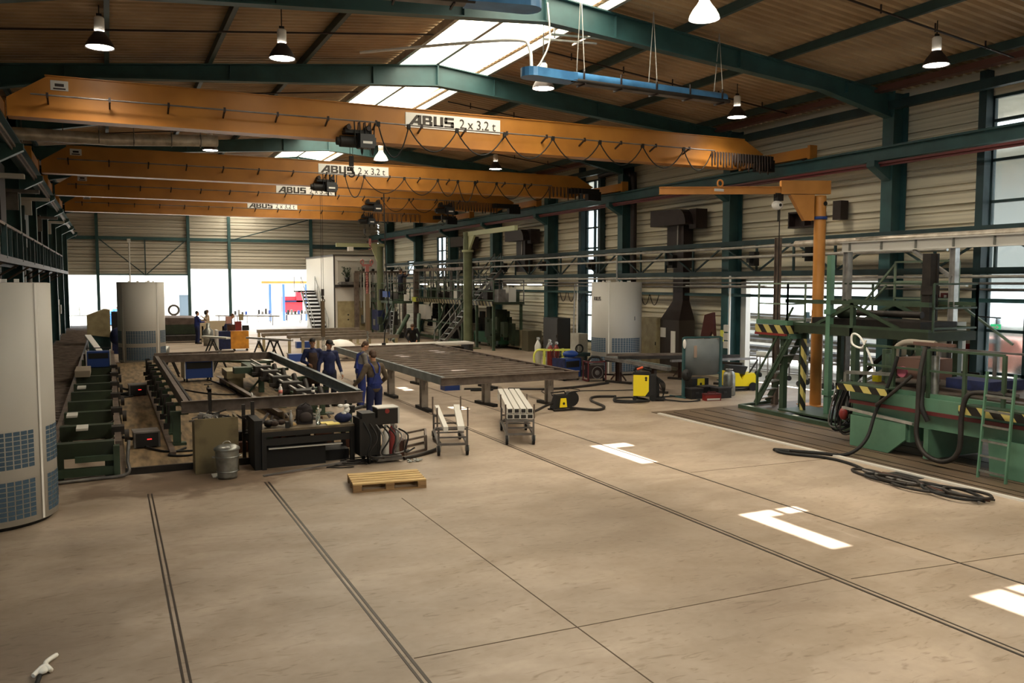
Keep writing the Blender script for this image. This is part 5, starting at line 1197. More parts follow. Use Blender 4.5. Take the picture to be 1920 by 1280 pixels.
railing(m, [(15.8, 17.72), (15.8, 16.65), (16.4, 16.65)], 2.3, 3.35)
m.build('landing_railing', mat('pale_green_rail', '#6f7f6c', .5), t, True)
m = MB(); railing(m, [(17.5, 16.9), (17.5, 12.6), (16.1, 12.6)], 2.3, 3.35, .04, 1.1); m.build('deck_railing', GRN2, t, True)
m = MB(); railing(m, [(18.2, 15.4), (18.2, 13.6)], 2.9, 3.9, .045, .8); m.bar((18.2, 15.4, 3.85), (18.2, 16.8, 2.4), .05).bar((17.9, 15.4, 3.3), (17.9, 16.8, 2.0), .05).bar((18.2, 13.6, 2.9), (18.2, 12.2, 2.0), .05); m.build('upper_railing', mat('pale_green_rail', '#6f7f6c', .5), t, True)
for (x, y) in ((16.3, 16.6), (16.9, 15.9), (17.4, 16.8), (16.9, 13.8)): MB().bar((x, y, 0), (x, y, 2.15), .12).build('inner_post', GRN2, t, True)
MB().bar((16.1, 12.9, 1.9), (16.1, 14.4, .2), .08).bar((17.3, 14.5, 1.9), (17.3, 16.6, .2), .08).bar((16.0, 14.6, 1.0), (16.0, 12.9, 1.0), .07).build('lower_bracing', RAWD, t, True)
MB().box(17.5, 18.6, 13.5, 15.5, 2.86, 2.92).build('upper_deck', GRND, t, True)
# stairs in front
s0 = Vector((15.75, 17.95, .12)); s1 = Vector((16.0, 16.95, 2.0))
m = MB()
for dx in (-.3, .32):
    o = Vector((dx*.9, dx*.3, 0)); m.bar(Vector((15.9, 17.65, .15)) + o, Vector((16.15, 16.7, 1.95)) + o, .05, .14)
m.build('stair_stringers', GRN2, t, True)
for k in range(7):
    p = Vector((15.9, 17.65, .15)).lerp(Vector((16.15, 16.7, 1.95)), (k + .6)/7.6)
    MB().bar(p + Vector((-.28, -.09, 0)), p + Vector((.3, .1, 0)), .2, .03).build('stair_tread', LSTEEL, t, True)
MB().bar((15.6, 17.5, .95), (15.85, 16.5, 2.75), .045).bar((15.6, 17.5, 0.1), (15.6, 17.5, .95), .05).bar((15.62, 17.4, .5), (15.85, 16.6, 2.0), .04).build('stair_handrail', GRN2, t, True)
MB().box(15.85, 15.95, 16.1, 16.2, .1, 1.95).build('hazard_post', HAZ, t, True)
MB().bar((15.3, 17.8, .06), (15.1, 13.6, .06), .14, .1).bar((15.3, 17.8, .07), (16.9, 18.1, .07), .08).bar((15.1, 13.8, .05), (17.5, 13.6, .05), .12, .08).box(15.5, 16.6, 14.5, 16.6, .1, .14).build('skid_base', GRN2, t, True)
MB().box(15.25, 15.33, 17.3, 17.5, .02, .12).box(15.18, 15.26, 15.6, 15.75, .02, .12).build('white_tag', WHITE, t, True)
# machine on the deck
t = thing('gantry_drive', 'dark drive unit and tube bundle on the gantry deck', 'machine', (16.8, 14.5, 2.3))
MB().box(16.2, 17.4, 13.0, 16.2, 2.3, 2.5).tube((16.5, 13.2, 2.65), (16.5, 16.0, 2.65), .08, 10).build('drive_bed', RAWD, t, True); MB().ell((16.5, 15.4, 2.65), .2, .3, .18, 10, 8).build('motor', GRND, t, True)
t = thing('machine_mast', 'dark brown steel mast at the right end of the gantry', 'mast', (17.5, 13.0, 0)); MB().bar((17.2, 13.6, 0), (17.2, 13.6, 4.05), .22).bar((17.32, 13.5, 0), (17.32, 13.5, 4.05), .06).box(17.05, 17.3, 13.4, 13.7, 3.1, 3.3).build('mast_profile', RAWD, t, True)
for (x, y, z1, lab) in ((16.6, 17.9, 3.95, 'tall brown steel post just left of the orange pillar'),): tag(MB().ibeam((x, y, 0), (x, y, 4.6), .16, .12, .015, up=(0, 1, 0)).build('steel_post', RAW), lab, 'post')
# portal with pale I-beam
t = thing('steel_portal', 'grey portal of two posts carrying a long pale I-beam at the right edge', 'portal', (17.5, 13.5, 0))
MB().ibeam((17.5, 2, 4.3), (17.5, 16.5, 4.3), .26, .18, .02).build('pale_beam', PANEL, t, True)
MB().ibeam((17.5, 16.3, 0), (17.5, 16.3, 4.17), .17, .17, .015, up=(0, 1, 0)).build('post', LSTEEL, t, True)
MB().ibeam((17.5, 13.2, 0), (17.5, 13.2, 4.17), .15, .15, .015, up=(0, 1, 0)).bar((17.5, 13.25, 3.5), (17.5, 14.3, 4.15), .08).build('post', LSTEEL, t, True)
m = MB(); 
for k in range(14): m.box(17.42, 17.5, 16.2 - k, 16.22 - k, 4.2, 4.4)
m.build('beam_stiffeners', GALV, t, True)

# ================================================================ GREEN BENCH MACHINE (foreground right)
t = thing('bench_machine', 'large light green machine bench with hazard boards and rails in the right foreground', 'machine', (14.6, 10.5, 0))
MB().box(14.0, 15.9, 5, 12.75, 1.0, 1.28).box(13.88, 14.0, 5, 12.75, .92, 1.2).box(13.95, 14.05, 5, 12.75, .62, .92).box(15.7, 15.9, 5, 12.75, .6, 1.0).build('bed', GRN, t, True)
MB().box(13.84, 13.9, 5, 12.75, .9, .97).build('red_rail', DRED, t, True)
MB().bar((13.82, 12.9, .78), (13.85, 11.2, .68), .06, .05).build('pale_side_rail', LSTEEL, t, True)
def leg(y0, y1):
    m = MB().prism([(y0, .02), (y0, .68), (y1, .68), (y1, .35), (y1 - .35, .02)][::-1], 'x', 13.85, 13.9)
    m.box(13.9, 15.8, y1 - .05, y1, .05, .65)
    m.box(13.9, 15.8, y0, y0 + .05, .05, .65); return m
m = MB().prism([(12.7, .02), (11.75, .02), (11.35, .35), (11.35, .66), (12.7, .66)], 'x', 13.83, 13.9).box(13.9, 15.6, 12.62, 12.7, .02, .66).box(13.9, 15.6, 11.3, 11.38, .3, .66).box(13.9, 15.4, 10.9, 11.0, .05, .62); m.build('leg', GRN, t, True)
MB().prism([(9.6, .02), (9.65, .66), (6.0, .66), (6.0, .02)], 'x', 13.83, 13.9).box(13.9, 15.6, 9.5, 9.6, .02, .66).build('leg', GRN, t, True)
MB().box(13.7, 13.76, 11.7, 13.0, 1.16, 1.29).box(13.7, 14.0, 12.96, 13.0, 1.16, 1.29).build('hazard_board', HAZ, t, True)
MB().box(13.72, 14.1, 11.7, 12.96, 1.29, 1.31).build('board_top', GRN2, t, True); MB().box(13.72, 14.1, 7.4, 10.1, 1.19, 1.21).build('board_top', GRN2, t, True)
MB().box(13.7, 13.76, 7.4, 10.15, 1.04, 1.19).build('hazard_board', HAZ, t, True)
MB().box(14.1, 15.9, 5, 12.75, 1.28, 1.31).box(14.4, 15.6, 5.2, 12.6, 1.31, 1.36).build('table_top', mat('table_brown', '#574b42', .5, .2, '#3c332c', 3), t, True)
for (y0, y1, z0, z1, xx) in ((11.2, 12.6, 1.3, 2.1, 14.1), (9.5, 11.0, 1.2, 2.12, 13.98)):
    m = MB(); m.bar((xx, y0, z1), (xx, y1, z1), .045).bar((xx, y0, z1 - .4), (xx, y1, z1 - .4), .04)
    for y in (y0, (y0+y1)/2, y1): m.bar((xx, y, z0 - .3), (xx, y, z1), .06)
    m.build('guard_rail', GRN2, t, True)
m = MB().bar((15.3, 9.6, 2.05), (15.3, 12, 2.05), .04)
for y in (9.6, 10.6, 11.8): m.bar((15.3, y, 1.3), (15.3, y, 2.05), .05)
m.build('rear_guard_rail', STEEL, t, True)
MB().tube((14.1, 10.95, 1.0), (14.1, 10.95, 2.0), .07, 14).tube((14.1, 10.95, .75), (14.1, 10.95, 1.0), .05, 12).build('steel_cylinder', GALV, t, True)
MB().path(smooth([(14.4, 12.1, 1.5), (14.4, 12.1, 2.0), (14.4, 12.0, 2.14), (14.4, 11.8, 2.2), (14.4, 11.5, 2.2), (14.4, 11.2, 2.2)], 5), .06, 12).build('bent_duct', mat('hose_grey_beige', '#8e8578', .5), t, True)
MB().bar((14.3, 11.6, 2.2), (14.3, 10.7, 2.2), .06).box(14.2, 14.9, 11.2, 11.9, 1.5, 1.9).build('gear_box', mat('brown_gear', '#6b5148', .5, .2), t, True)
MB().tube((14.15, 11.75, 1.62), (14.2, 11.75, 1.62), .11, 16).build('pink_disc', mat('pink_disc', '#a8576a', .5), t, True)
MB().box(14.2, 14.3, 12.35, 12.5, 1.35, 1.52).build('yellow_box', YEL, t, True)
MB().path(smooth([(14.15, 12.4, 1.55), (14.1, 12.5, 1.9), (14.1, 12.75, 2.25), (14.1, 12.95, 2.3), (14.1, 12.95, 2.1), (14.1, 12.7, 2.03), (14.1, 12.6, 2.2)], 5), .022, 8).build('white_handle', WHITE, t, True)
MB().tube((14.25, 12.1, 1.35), (14.25, 12.1, 1.95), .1, 12).tube((14.6, 12.5, 1.35), (14.6, 12.5, 2.0), .09, 12).build('green_column', GRN2, t, True)
MB().bar((14.0, 13.0, 1.5), (14.2, 11.9, 1.55), .07).bar((14.0, 13.0, 1.3), (14.0, 13.0, 1.5), .07).bar((14.6, 13.0, 1.3), (14.6, 12, 1.9), .05).build('pale_guide', GALV, t, True)
# hoses on it
for i, (pts, r, mm, l) in enumerate((
    ([(13.85, 11.6, 1.95), (13.8, 11.75, 1.4), (13.75, 12.0, .8), (13.4, 11.9, .3), (12.9, 11.9, .05), (12.5, 12.3, .04), (12.0, 12.9, .04), (12.1, 12.6, .04)], .035, BLACK, 'black hose running down from the machine to the floor at its left end'),
    ([(14.0, 11.1, 2.15), (13.8, 11.05, 1.6), (13.72, 11.0, 1.0), (13.65, 10.95, .5), (13.6, 10.7, .2), (13.6, 10.3, .15), (13.62, 10.05, .4), (13.66, 10.05, 1.0), (13.7, 10.0, 1.35), (13.8, 9.85, 1.45), (14.1, 9.3, 1.42)], .045, RAWD, 'thick grey hose hanging in a deep U from the machine'),
    ([(13.9, 11.3, 1.6), (13.75, 11.6, 1.25), (13.7, 11.95, .95)], .035, RAWD, 'short slanting hose on the machine front'),
    ([(14.0, 11.1, 1.6), (13.75, 10.95, 1.1), (13.75, 10.8, .8)], .045, BLACK, 'short black hose beside the steel cylinder'))):
    MB().path(smooth(pts, 7), r, 8).build('machine_hose', mm, t, True)['label'] = l
# cable tangle at the machine's left end
for i in range(12):
    a = random.random()*2; y = 12.9 + .35*random.random(); x = 14.1 + .4*random.random(); lo_ = .25 + .5*random.random()
    MB().path(smooth([(x, y, 1.3), (x - .1, y + .1, 1.0), (x - .15, y + .2, lo_), (x - .05, y + .05, lo_ - .1), (x + .1, y - .1, lo_ + .15), (x + .05, y, 1.2)], 5), .018 + .012*random.random(), 6).build('hanging_cable', [BLACK, RAWD, STEEL, BLACK][i % 4], t, True)
MB().ell((13.95, 13.0, .62), .08, .1, .13, 10, 8).build('red_plug', RED, t, True)
t = thing('ladder', 'light green ladder leaning on the machine bench', 'ladder', (13.65, 9.35, 0))
LA = [Vector((13.55, 9.62, 0)), Vector((13.5, 9.08, 0))]; tops = [Vector((13.7, 9.62, 1.85)), Vector((13.65, 9.08, 1.85))]
for a, b in zip(LA, tops): MB().bar(a, b, .05, .03).build('rail', GRN, t, True)
for k in range(6):
    f_ = (.14 + k*.26)/1.85; MB().bar(LA[0].lerp(tops[0], f_), LA[1].lerp(tops[1], f_), .035).build('rung', GALV, t, True)
tag(MB().box(14.6, 15.6, 10.2, 11.1, 1.36, 1.55).build('blue_crate', NAVY), 'dark blue crate on the machine table behind the guard rail', 'crate')
tag(MB().ell((14.3, 9.0, 1.4), .1, .14, .06, 10, 8).build('orange_cable_roll', mat('orange_roll', '#c8603a', .5)), 'orange cable roll on the machine table at the right edge', 'roll')
for i in range(7):
    x = 14.15 + random.random()*1.1; y = 8.6 + .6*random.random() + .2*i; a = random.random()*3
    tag(MB().bar((x, y, 1.38), (x + .35*math.cos(a), y + .35*math.sin(a), 1.4), .05).build('scrap_bar', [RAWD, BLACKP, RAW][i % 3]), 'short dark bar scattered on the right end of the machine table', 'metal bar', 'short bars scattered on the machine table')
cabinet(18.1, 18.4, 13.5, 14.0, 2.45, PANEL, 'pale grey switch box standing behind the bench machine')
t = thing('work_table', 'cluttered dark table with chair against the wall behind the bench machine', 'table', (18.6, 14, 0)); MB().box(18.2, 19.3, 13.2, 15.4, .85, .9).box(18.25, 18.3, 13.2, 13.3, 0, .85).box(18.25, 18.3, 15.3, 15.4, 0, .85).build('table_frame', RAWD, t, True)
for i in range(10):
    x = 18.35 + random.random()*.7; y = 13.3 + random.random()*2.0
    tag(MB().cyl((x, y), .06, .9, 1.0 + .2*random.random(), 10).build('tin', [RED, WHITE, BLACKP, BEIGE, BROWN][i % 5]), 'small tin among the clutter on the table by the wall', 'tin', 'tins and pots on the wall table')
tag(MB().box(18.1, 18.14, 12.9, 13.4, .5, 1.3).box(18.1, 18.5, 12.9, 13.4, .45, .5).cyl((18.3, 13.15), .03, .05, .45, 8).box(18.1, 18.5, 13.1, 13.2, 0, .05).build('office_chair', BLACKP), 'black chair between the wall table and the window', 'chair')
# floor cables right
t = thing('hose_heap', 'heap of coiled black and grey hoses on the floor beside the pale edge strip', 'hose', (12.1, 9.5, 0))
random.seed(5)
for i, (cx_, cy_, rr_) in enumerate(((12.05, 10.6, .28), (11.95, 10.1, .35), (11.95, 9.5, .4), (12.0, 8.95, .4), (11.9, 9.9, .3), (12.1, 8.75, .3))):
    MB().path(smooth([(cx_ + rr_*.7*math.cos(a + i)*(1 + .15*math.sin(2*a)), cy_ + rr_*1.3*math.sin(a + i), .03 + .012*i) for a in [2*PI*k/9 for k in range(10)]], 5), .024, 7).build('hose_coil', [RAWD, BLACK, RAWD, BLACK, RAWD, RAWD][i], t, True)
for i in range(4): MB().path(smooth([(12.1 + .05*i, 10.8 - .1*i, .04), (12.0 + .1*i, 9.9, .05), (12.15 - .08*i, 9.1, .05), (11.9 + .12*i, 8.4, .04)], 6), .018, 6).build('hose_strand', [STEEL, BLACK, BROWN, RAWD][i], t, True)
tag(MB().path(smooth([(12.0, 12.9, .04), (11.95, 12.6, .03), (12.35, 11.9, .03), (12.35, 11.3, .03), (12.1, 10.7, .04)], 8), .028, 8).build('floor_hose', BLACK), 'black hose lying along the floor from the machine to the hose heap', 'hose')
t = thing('tied_rod', 'dark rod tied with white rag on the floor in the lower left corner', 'rod', (-.62, 8.2, 0))
MB().path([(-.66, 7.7, .02), (-.63, 8.1, .03)], .02, 8).build('dark_rod', BLACK, t, True); MB().path(smooth([(-.68, 8.12, .03), (-.6, 8.22, .06), (-.55, 8.18, .03), (-.6, 8.35, .03), (-.52, 8.5, .03)], 5), .022, 6).ell((-.61, 8.2, .04), .05, .08, .03, 8, 6).build('white_rag', PAPER, t, True)

# ================================================================ MIDDLE PLATFORM MACHINE
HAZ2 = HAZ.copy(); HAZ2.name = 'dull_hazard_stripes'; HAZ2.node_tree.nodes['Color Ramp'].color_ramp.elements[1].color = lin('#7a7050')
t = thing('maintenance_platform', 'long olive green machine platform with hazard striped edge and railings in the middle distance', 'platform', (17, 40, 0))
for (ya, yb) in ((37.8, 40.3), (41.9, 49.8)):
    MB().box(17.0, 18.7, ya, yb, 2.28, 2.4).build('deck', GRND, t, True)
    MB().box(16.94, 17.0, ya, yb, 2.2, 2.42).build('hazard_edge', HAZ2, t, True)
    m = MB(); railing(m, [(17.02, yb), (17.02, ya)], 2.4, 3.45, .045, 1.3); m.build('front_railing', GRN2, t, True)
    m = MB(); railing(m, [(18.65, yb), (18.65, ya)], 2.4, 3.45, .045, 1.3); m.build('rear_railing', STEEL, t, True)
MB().box(16.92, 17.05, 49.2, 49.85, 2.18, 2.46).build('yellow_corner', YELG, t, True)
for k, (x, y, h, wd) in enumerate(((17.1, 38.0, 2.28, .12), (17.1, 40.1, 2.28, .12), (17.1, 42, 2.28, .14), (17.1, 45.5, 2.28, .14), (17.1, 49.6, 4.1, .28), (18.6, 38.0, 2.28, .12), (18.6, 45, 2.28, .14))): MB().bar((x, y, 0), (x, y, h), wd).build('post', GRN2 if wd < .2 else RAW, t, True)
m = MB().bar((17.1, 49.6, 4.1), (17.1, 41.8, 4.1), .2, .16).bar((18.5, 49.6, 4.1), (18.5, 41.8, 4.1), .1).bar((17.1, 49.6, 4.1), (18.5, 49.6, 4.1), .1)
m.build('top_beam', RAW, t, True)
for k in range(14): MB().bar((17.1 + .7*(k % 2), 49.0 - k*.52, 2.4), (17.1 + .7*(k % 2), 49.0 - k*.52, 4.1), .06).build('upright', STEEL if k % 3 else GALV, t, True)
m = MB()
for k in range(3): m.bar((17.1, 49.2 - 2.5*k, .1), (17.1, 47.0 - 2.5*k, 2.2), .06)
m.bar((17.05, 49.6, .2), (17.05, 42, .2), .15).bar((17.1, 49.6, 1.1), (17.1, 42, 1.1), .08); m.build('bracing', GRN2, t, True)
for i in range(56):
    x = 17.5 + 1.1*random.random(); y = (38.0 + 2*random.random()) if i % 3 == 0 else 42.3 + 7*random.random(); z = random.random()*1.4; s = .12 + .25*random.random(); z2 = z + .2 + .9*random.random()
    MB().box(x - s*.5, x + s*.5, y - s, y + s, z, min(2.2, z2)).tube((x - s*.5 - .08, y, z + .1), (x - s*.5 + .02, y, z + .1), .07, 8).build('machine_block', [GRND, RAWD, BLACKP, GRND, RAWD, BLACKP][i % 6], t, True)
for i in range(26):
    x = 17.4 + 1.0*random.random(); y = (38.0 + 2*random.random()) if i % 3 == 0 else 42.3 + 7*random.random()
    MB().tube((x, y, 2.4), (x, y, 2.8 + random.random()*.8), .05, 8).box(x - .2, x + .2, y - .3, y + .3, 2.4, 2.65 + .5*random.random()).build('deck_unit', [GRN2, STEEL, GRND, PANEL, RAWD][i % 5], t, True)
MB().box(16.85, 17.2, 47.2, 48.4, 1.2, 2.05).build('pale_cabinet', PANEL, t, True)
MB().box(17.9, 18.5, 39.2, 42.4, .2, .75).build('bright_green_base', mat('bright_green', '#26523a', .5), t, True)
for k in range(6): MB().bar((17.2 + .3*k, 42.2 + .9*k, 0), (17.2 + .1*k, 42.5 + .9*k, 2.25), .08).build('under_strut', GRN2 if k % 2 else STEEL, t, True)
# stairs of the platform
t = thing('platform_stairs', 'steep steel stairs climbing beside the olive crane column', 'stairs', (16, 41, 0))
a, b = Vector((15.3, 41.1, .0)), Vector((18.75, 41.1, 4.0)); sd = Vector((0, .4, 0))
for s in (-1, 1):
    MB().bar(a + sd*s, b + sd*s, .05, .16).build('stringer', STEEL, t, True)
    m = MB().bar(a + sd*s + Vector((0, 0, .9)), b + sd*s + Vector((0, 0, .9)), .04)
    for k in range(5): p = a.lerp(b, k/4) + sd*s; m.bar(p, p + Vector((0, 0, .9)), .035)
    m.build('handrail', GALV, t, True)
for k in range(14):
    p = a.lerp(b, (k + .5)/14); MB().box(p.x - .11, p.x + .11, p.y - .4, p.y + .4, p.z - .02, p.z + .02).build('stair_tread', GALV, t, True)
t = thing('jib_crane', 'olive green pillar jib crane with thin horizontal arm in the middle distance', 'jib crane', (16.5, 39.85, 0))
OLIVE = mat('olive_pillar', '#666d50', .5, 0, '#555c42', 2)
MB().tube((16.5, 39.85, .05), (16.5, 39.85, 5.9), .23, 20).box(16.0, 17.0, 39.35, 40.35, 0, .05).build('pillar', OLIVE, t, True)
MB().bar((16.5, 40.0, 5.8), (16.5, 34.2, 5.8), .16, .22).prism([(39.7, 5.7), (38.9, 5.7), (39.7, 4.9)], 'x', 16.45, 16.55).tube((16.5, 39.85, 4.9), (16.5, 39.85, 5.0), .3, 18).build('arm', mat('pale_olive_arm', '#a5aa86', .5), t, True)
t = thing('jib_crane', 'pale olive jib crane with its arm over the white container', 'jib crane', (14.75, 49.3, 0))
MB().tube((14.75, 49.3, .05), (14.75, 49.3, 5.5), .2, 16).build('pillar', OLIVE, t, True)
MB().bar((15.0, 49.3, 5.55), (12.1, 49.3, 5.55), .16, .22).prism([(14.6, 5.45), (14.2, 5.45), (14.6, 4.5)], 'y', 49.25, 49.35).build('arm', mat('pale_olive_arm', '#a5aa86', .5), t, True); MB().box(12.8, 13.1, 49.15, 49.45, 5.2, 5.45).build('hoist_block', WHITE, t, True)
# rack of upright profiles
t = thing('profile_rack', 'tall rack of upright grey profiles left of the hazard striped platform', 'rack', (15, 50, 0))
MB().bar((13.7, 51.2, 3.95), (17.0, 51.2, 3.95), .14, .22).bar((13.8, 51.2, 0), (13.8, 51.2, 3.95), .26).bar((16.9, 51.2, 0), (16.9, 51.2, 3.95), .16).build('rack_frame', RAW, t, True)
for k in range(15): MB().bar((14.05 + k*.19, 51.1, .9 if k % 3 else 1.8), (14.05 + k*.19, 51.1, 3.95), .07, .09).build('upright_profile', PANEL if k % 2 else LSTEEL, t, True)
for k in range(5): MB().box(14.2 + k*.6, 14.32 + k*.6, 51.1, 51.3, 4.06, 4.2).build('rail_stop', BLACKP, t, True)
t = thing('assembly_station', 'cluttered green assembly station with railing below the upright profiles', 'machine', (14.8, 47, 0))
MB().box(14.7, 15.9, 46.8, 51.5, 2.15, 2.3).bar((14.8, 47, 0), (14.8, 47, 2.2), .12).bar((14.8, 51.3, 0), (14.8, 51.3, 2.2), .12).bar((14.8, 47.2, 2.1), (14.8, 50, .3), .1).bar((14.8, 51, 2.1), (14.8, 48.6, .3), .08).build('station_frame', GRN2, t, True)
m = MB(); railing(m, [(14.75, 51.4), (14.75, 46.9), (15.8, 46.9)], 2.3, 3.3, .05, 1.0); m.build('station_railing', GRN2, t, True)
for i in range(24):
    x = 14.3 + 1.5*random.random(); y = 46.5 + 6*random.random(); lo_ = random.random() < .5; z = .1 + .9*random.random() if lo_ else 2.3; s = .1 + .22*random.random()
    MB().box(x - s, x + s, y - s, y + s, z, z + .3 + .5*random.random()).bar((x, y, z + .3), (x + .3, y, z + .9), .04).build('station_part', [GALV, BLACKP, GRND, STEEL, PANEL][i % 5], t, True)
MB().box(14.5, 14.9, 49.0, 50.3, .5, 1.7).build('dark_blue_cabinet', NAVY, t, True)
MB().box(14.6, 14.75, 47.4, 48.4, 2.5, 2.85).build('blue_unit', BLUE, t, True)
m = MB()
for dx in (0, .45): m.bar((14.6, 46.6 + dx, 0), (14.75, 46.6 + dx, 1.9), .05)
for k in range(7): m.bar((14.62 + .01*k, 46.6, .2 + k*.25), (14.62 + .01*k, 47.05, .2 + k*.25), .04)
m.build('access_ladder', GALV, t, True)
MB().tube((15.2, 45.5, 1.5), (13.9, 44.0, .2), .12, 12).tube((15.5, 44.5, 1.6), (14.9, 43, .2), .1, 12).build('slanting_tube', GRN2, t, True)

# ================================================================ WHITE CONTAINER
t = thing('office_container', 'white two storey office container with plants in its upper window', 'container', (15.5, 56, 0))
MB().box(12.6, 15.6, 52, 60, 0, 5.0).build('container_body', mat('container_white', '#cfccc6', .5), t, True)
MB().box(12.55, 15.65, 51.95, 60.05, 5.0, 5.08).box(12.58, 12.66, 51.96, 52.0, 0, 5).box(12.6, 15.3, 51.9, 52, 3.05, 3.22).build('dark_trim', mat('trim_grey', '#3c3a3a', .5), t, True)
MB().box(12.8, 14.9, 51.93, 52, .05, 2.2).build('cream_door_panel', BEIGE, t, True)
for z in (1.05, 1.35): MB().tube((13.45, 51.9, z), (13.45, 51.94, z), .05, 10).build('door_knob', BLACKP, t, True)
wnd = MB().box(12.85, 14.9, 51.95, 51.99, 3.4, 4.7).build('upper_window', mat('window_grey', '#b9b5ac', .3), t, True)
MB().box(12.8, 15.0, 51.9, 51.99, 4.7, 4.76).box(12.8, 15.0, 51.9, 51.99, 3.34, 3.4).build('window_ledge', WHITE, wnd, True)
for i, (x, s) in enumerate(((13.35, .32), (14.3, .26))):
    p = thing('potted_plant', ['bushy dark potted plant on the container window ledge', 'lighter potted plant right of the bushy one on the ledge'][i], 'plant', (x, 51.7, 3.4))
    MB().lathe([(0, 0), (.12, 0), (.16, .28), (0, .28)], n=12).build('pot', BLACKP, p)
    m = MB()
    for k in range(46):
        a = random.random()*2*PI; r = s*random.random(); z = .3 + .6*random.random(); c = Vector((r*math.cos(a), r*.5*math.sin(a), z)); l = .1
        u = Vector((random.uniform(-1, 1), random.uniform(-1, 1), random.uniform(-.3, 1))).normalized()*l; v = u.cross(Vector((0, 1, .2))).normalized()*.05
        m.add([c, c + u*.5 + v, c + u, c + u*.5 - v], [(0, 1, 2, 3)]); m.bar((0, 0, .25), c, .008)
    m.build('foliage', mat('leaf_green', '#23331c' if i == 0 else '#54604a', .6) if i == 0 else mat('leaf_pale', '#68705c', .6), p)
tag(MB().box(12.9, 14.9, 51.4, 51.95, 3.22, 3.4).build('plant_shelf', STEEL), 'shelf in front of the container window carrying the plants', 'shelf')
t = thing('container_stairs', 'dark steel stairs with thin railing on the left side of the white container', 'stairs', (12, 55, 0))
a, b = Vector((12.1, 53.2, 0)), Vector((12.1, 57.0, 2.75))
for s in (-.5, .42): MB().bar(a + Vector((s, 0, 0)), b + Vector((s, 0, 0)), .06, .2).build('stringer', STEEL, t, True)
for k in range(12):
    p = a.lerp(b, (k + .5)/12); MB().box(p.x - .5, p.x + .42, p.y - .17, p.y + .15, p.z - .1, p.z + .03).build('stair_tread', BLACKP, t, True)
MB().box(11.4, 12.55, 57, 58.5, 2.7, 2.8).build('landing', BLACKP, t, True)
m = MB()
for s in (-.5, .42):
    m.bar(a + Vector((s, 0, 1)), b + Vector((s, 0, 1)), .04)
    for k in range(6): p = a.lerp(b, k/5) + Vector((s, 0, 0)); m.bar(p, p + Vector((0, 0, 1)), .035)
m.bar((11.45, 57, 3.75), (11.45, 58.5, 3.75), .04).bar((11.45, 58.5, 2.8), (11.45, 58.5, 3.75), .04)
m.build('handrail', GALV, t, True)

# ================================================================ FAR WORK AREA
def long_table(x0, x1, y, z, label, m_=None):
    t = thing('beam_table', label, 'table', ((x0+x1)/2, y, 0))
    MB().box(x0, x1, y - .12, y + .12, z - .16, z).build('long_beam', m_ or mat('pale_beam', '#8b8073', .4, .4, '#6d6459', 3), t, True)
    n = max(2, int((x1 - x0)/2.2))
    for k in range(n + 1):
        x = x0 + .1 + (x1 - x0 - .2)*k/n; MB().box(x - .06, x + .06, y - .06, y + .06, 0, z - .16).box(x - .08, x + .08, y - .35, y + .35, 0, .06).build('leg', BEIGE, t, True)
long_table(6.9, 12.3, 45.2, .92, 'hindmost long steel beam table in the far work area')
long_table(6.7, 12.2, 42.5, .9, 'second hindmost long beam table in the far work area')
long_table(7.5, 12.4, 40.2, .92, 'third long beam table, right behind the two workers with caps')
long_table(7.8, 12.4, 38.6, .9, 'nearest long beam table behind the slatted frame')
t = thing('hazard_beam', 'white topped low table with amber timber behind the slatted frame', 'table', (11.5, 34.4, 0))
MB().box(9.6, 14.2, 33.6, 34.6, .72, .8).build('white_top', PANEL, t, True); MB().box(9.9, 11.4, 33.5, 34.5, .3, .7).build('amber_timber', AMBER, t, True); MB().box(9.6, 9.75, 33.6, 34.6, 0, .72).box(14, 14.15, 33.6, 34.6, 0, .72).box(11.6, 13.8, 33.8, 34.4, .3, .6).build('leg_frame', RAWD, t, True)
tag(MB().ell((9.0, 36.2, .5), .7, .5, .42, 12, 8).ell((9.5, 36.0, .35), .4, .4, .3, 10, 6).build('white_sacks', mat('white_sack', '#e9e6e0', .8)), 'white bulging sack behind the workers, left of the amber timber', 'sack')
tag(MB().ell((13.9, 32.6, .18), .5, .4, .16, 12, 8).build('white_sheet', mat('white_sack', '#e9e6e0', .8)), 'white crumpled sheet at the foot of the steep stairs', 'sheet')
for i, (x, y) in enumerate(((9.0, 44), (9.6, 37.0), (7.2, 36.6))): tag(MB().box(x - .35, x + .35, y - .2, y + .2, 0, .32).build('blue_box', BLUE if i != 1 else STEEL), ['blue crate under the hindmost beam tables', 'grey crate near the white sack', 'blue crate behind the worker in the brown apron'][i], 'crate')
def sawhorse(x, y, rot, label, w_=.5, h=.8):
    t = thing('sawhorse', label, 'sawhorse', (x, y, 0), rot, 'dark sawhorses in the far work area')
    for sx in (-w_, w_):
        for sy in (-.32, .32): MB().bar((sx, sy, 0), (sx, 0, h), .06).build('leg', BLACKP, t)
    MB().bar((-w_ - .1, 0, h), (w_ + .1, 0, h), .1).build('top_bar', BLACKP, t)
for x, y, r_, l in ((4.2, 40.5, 1.57, 'dark sawhorse carrying a pale board left of the orange box'), (5.9, 38.2, 1.4, 'dark sawhorse just right of the orange box'), (6.6, 38.6, 1.7, 'dark sawhorse with slanting profile right of the orange box'), (1.9, 32.0, 1.5, 'dark sawhorse behind the left corner of the steel frame'), (3.6, 32.3, 1.5, 'dark sawhorse behind the middle of the steel frame'), (5.3, 44.7, 1.57, 'dark sawhorse behind the orange box')): sawhorse(x, y, r_, l)
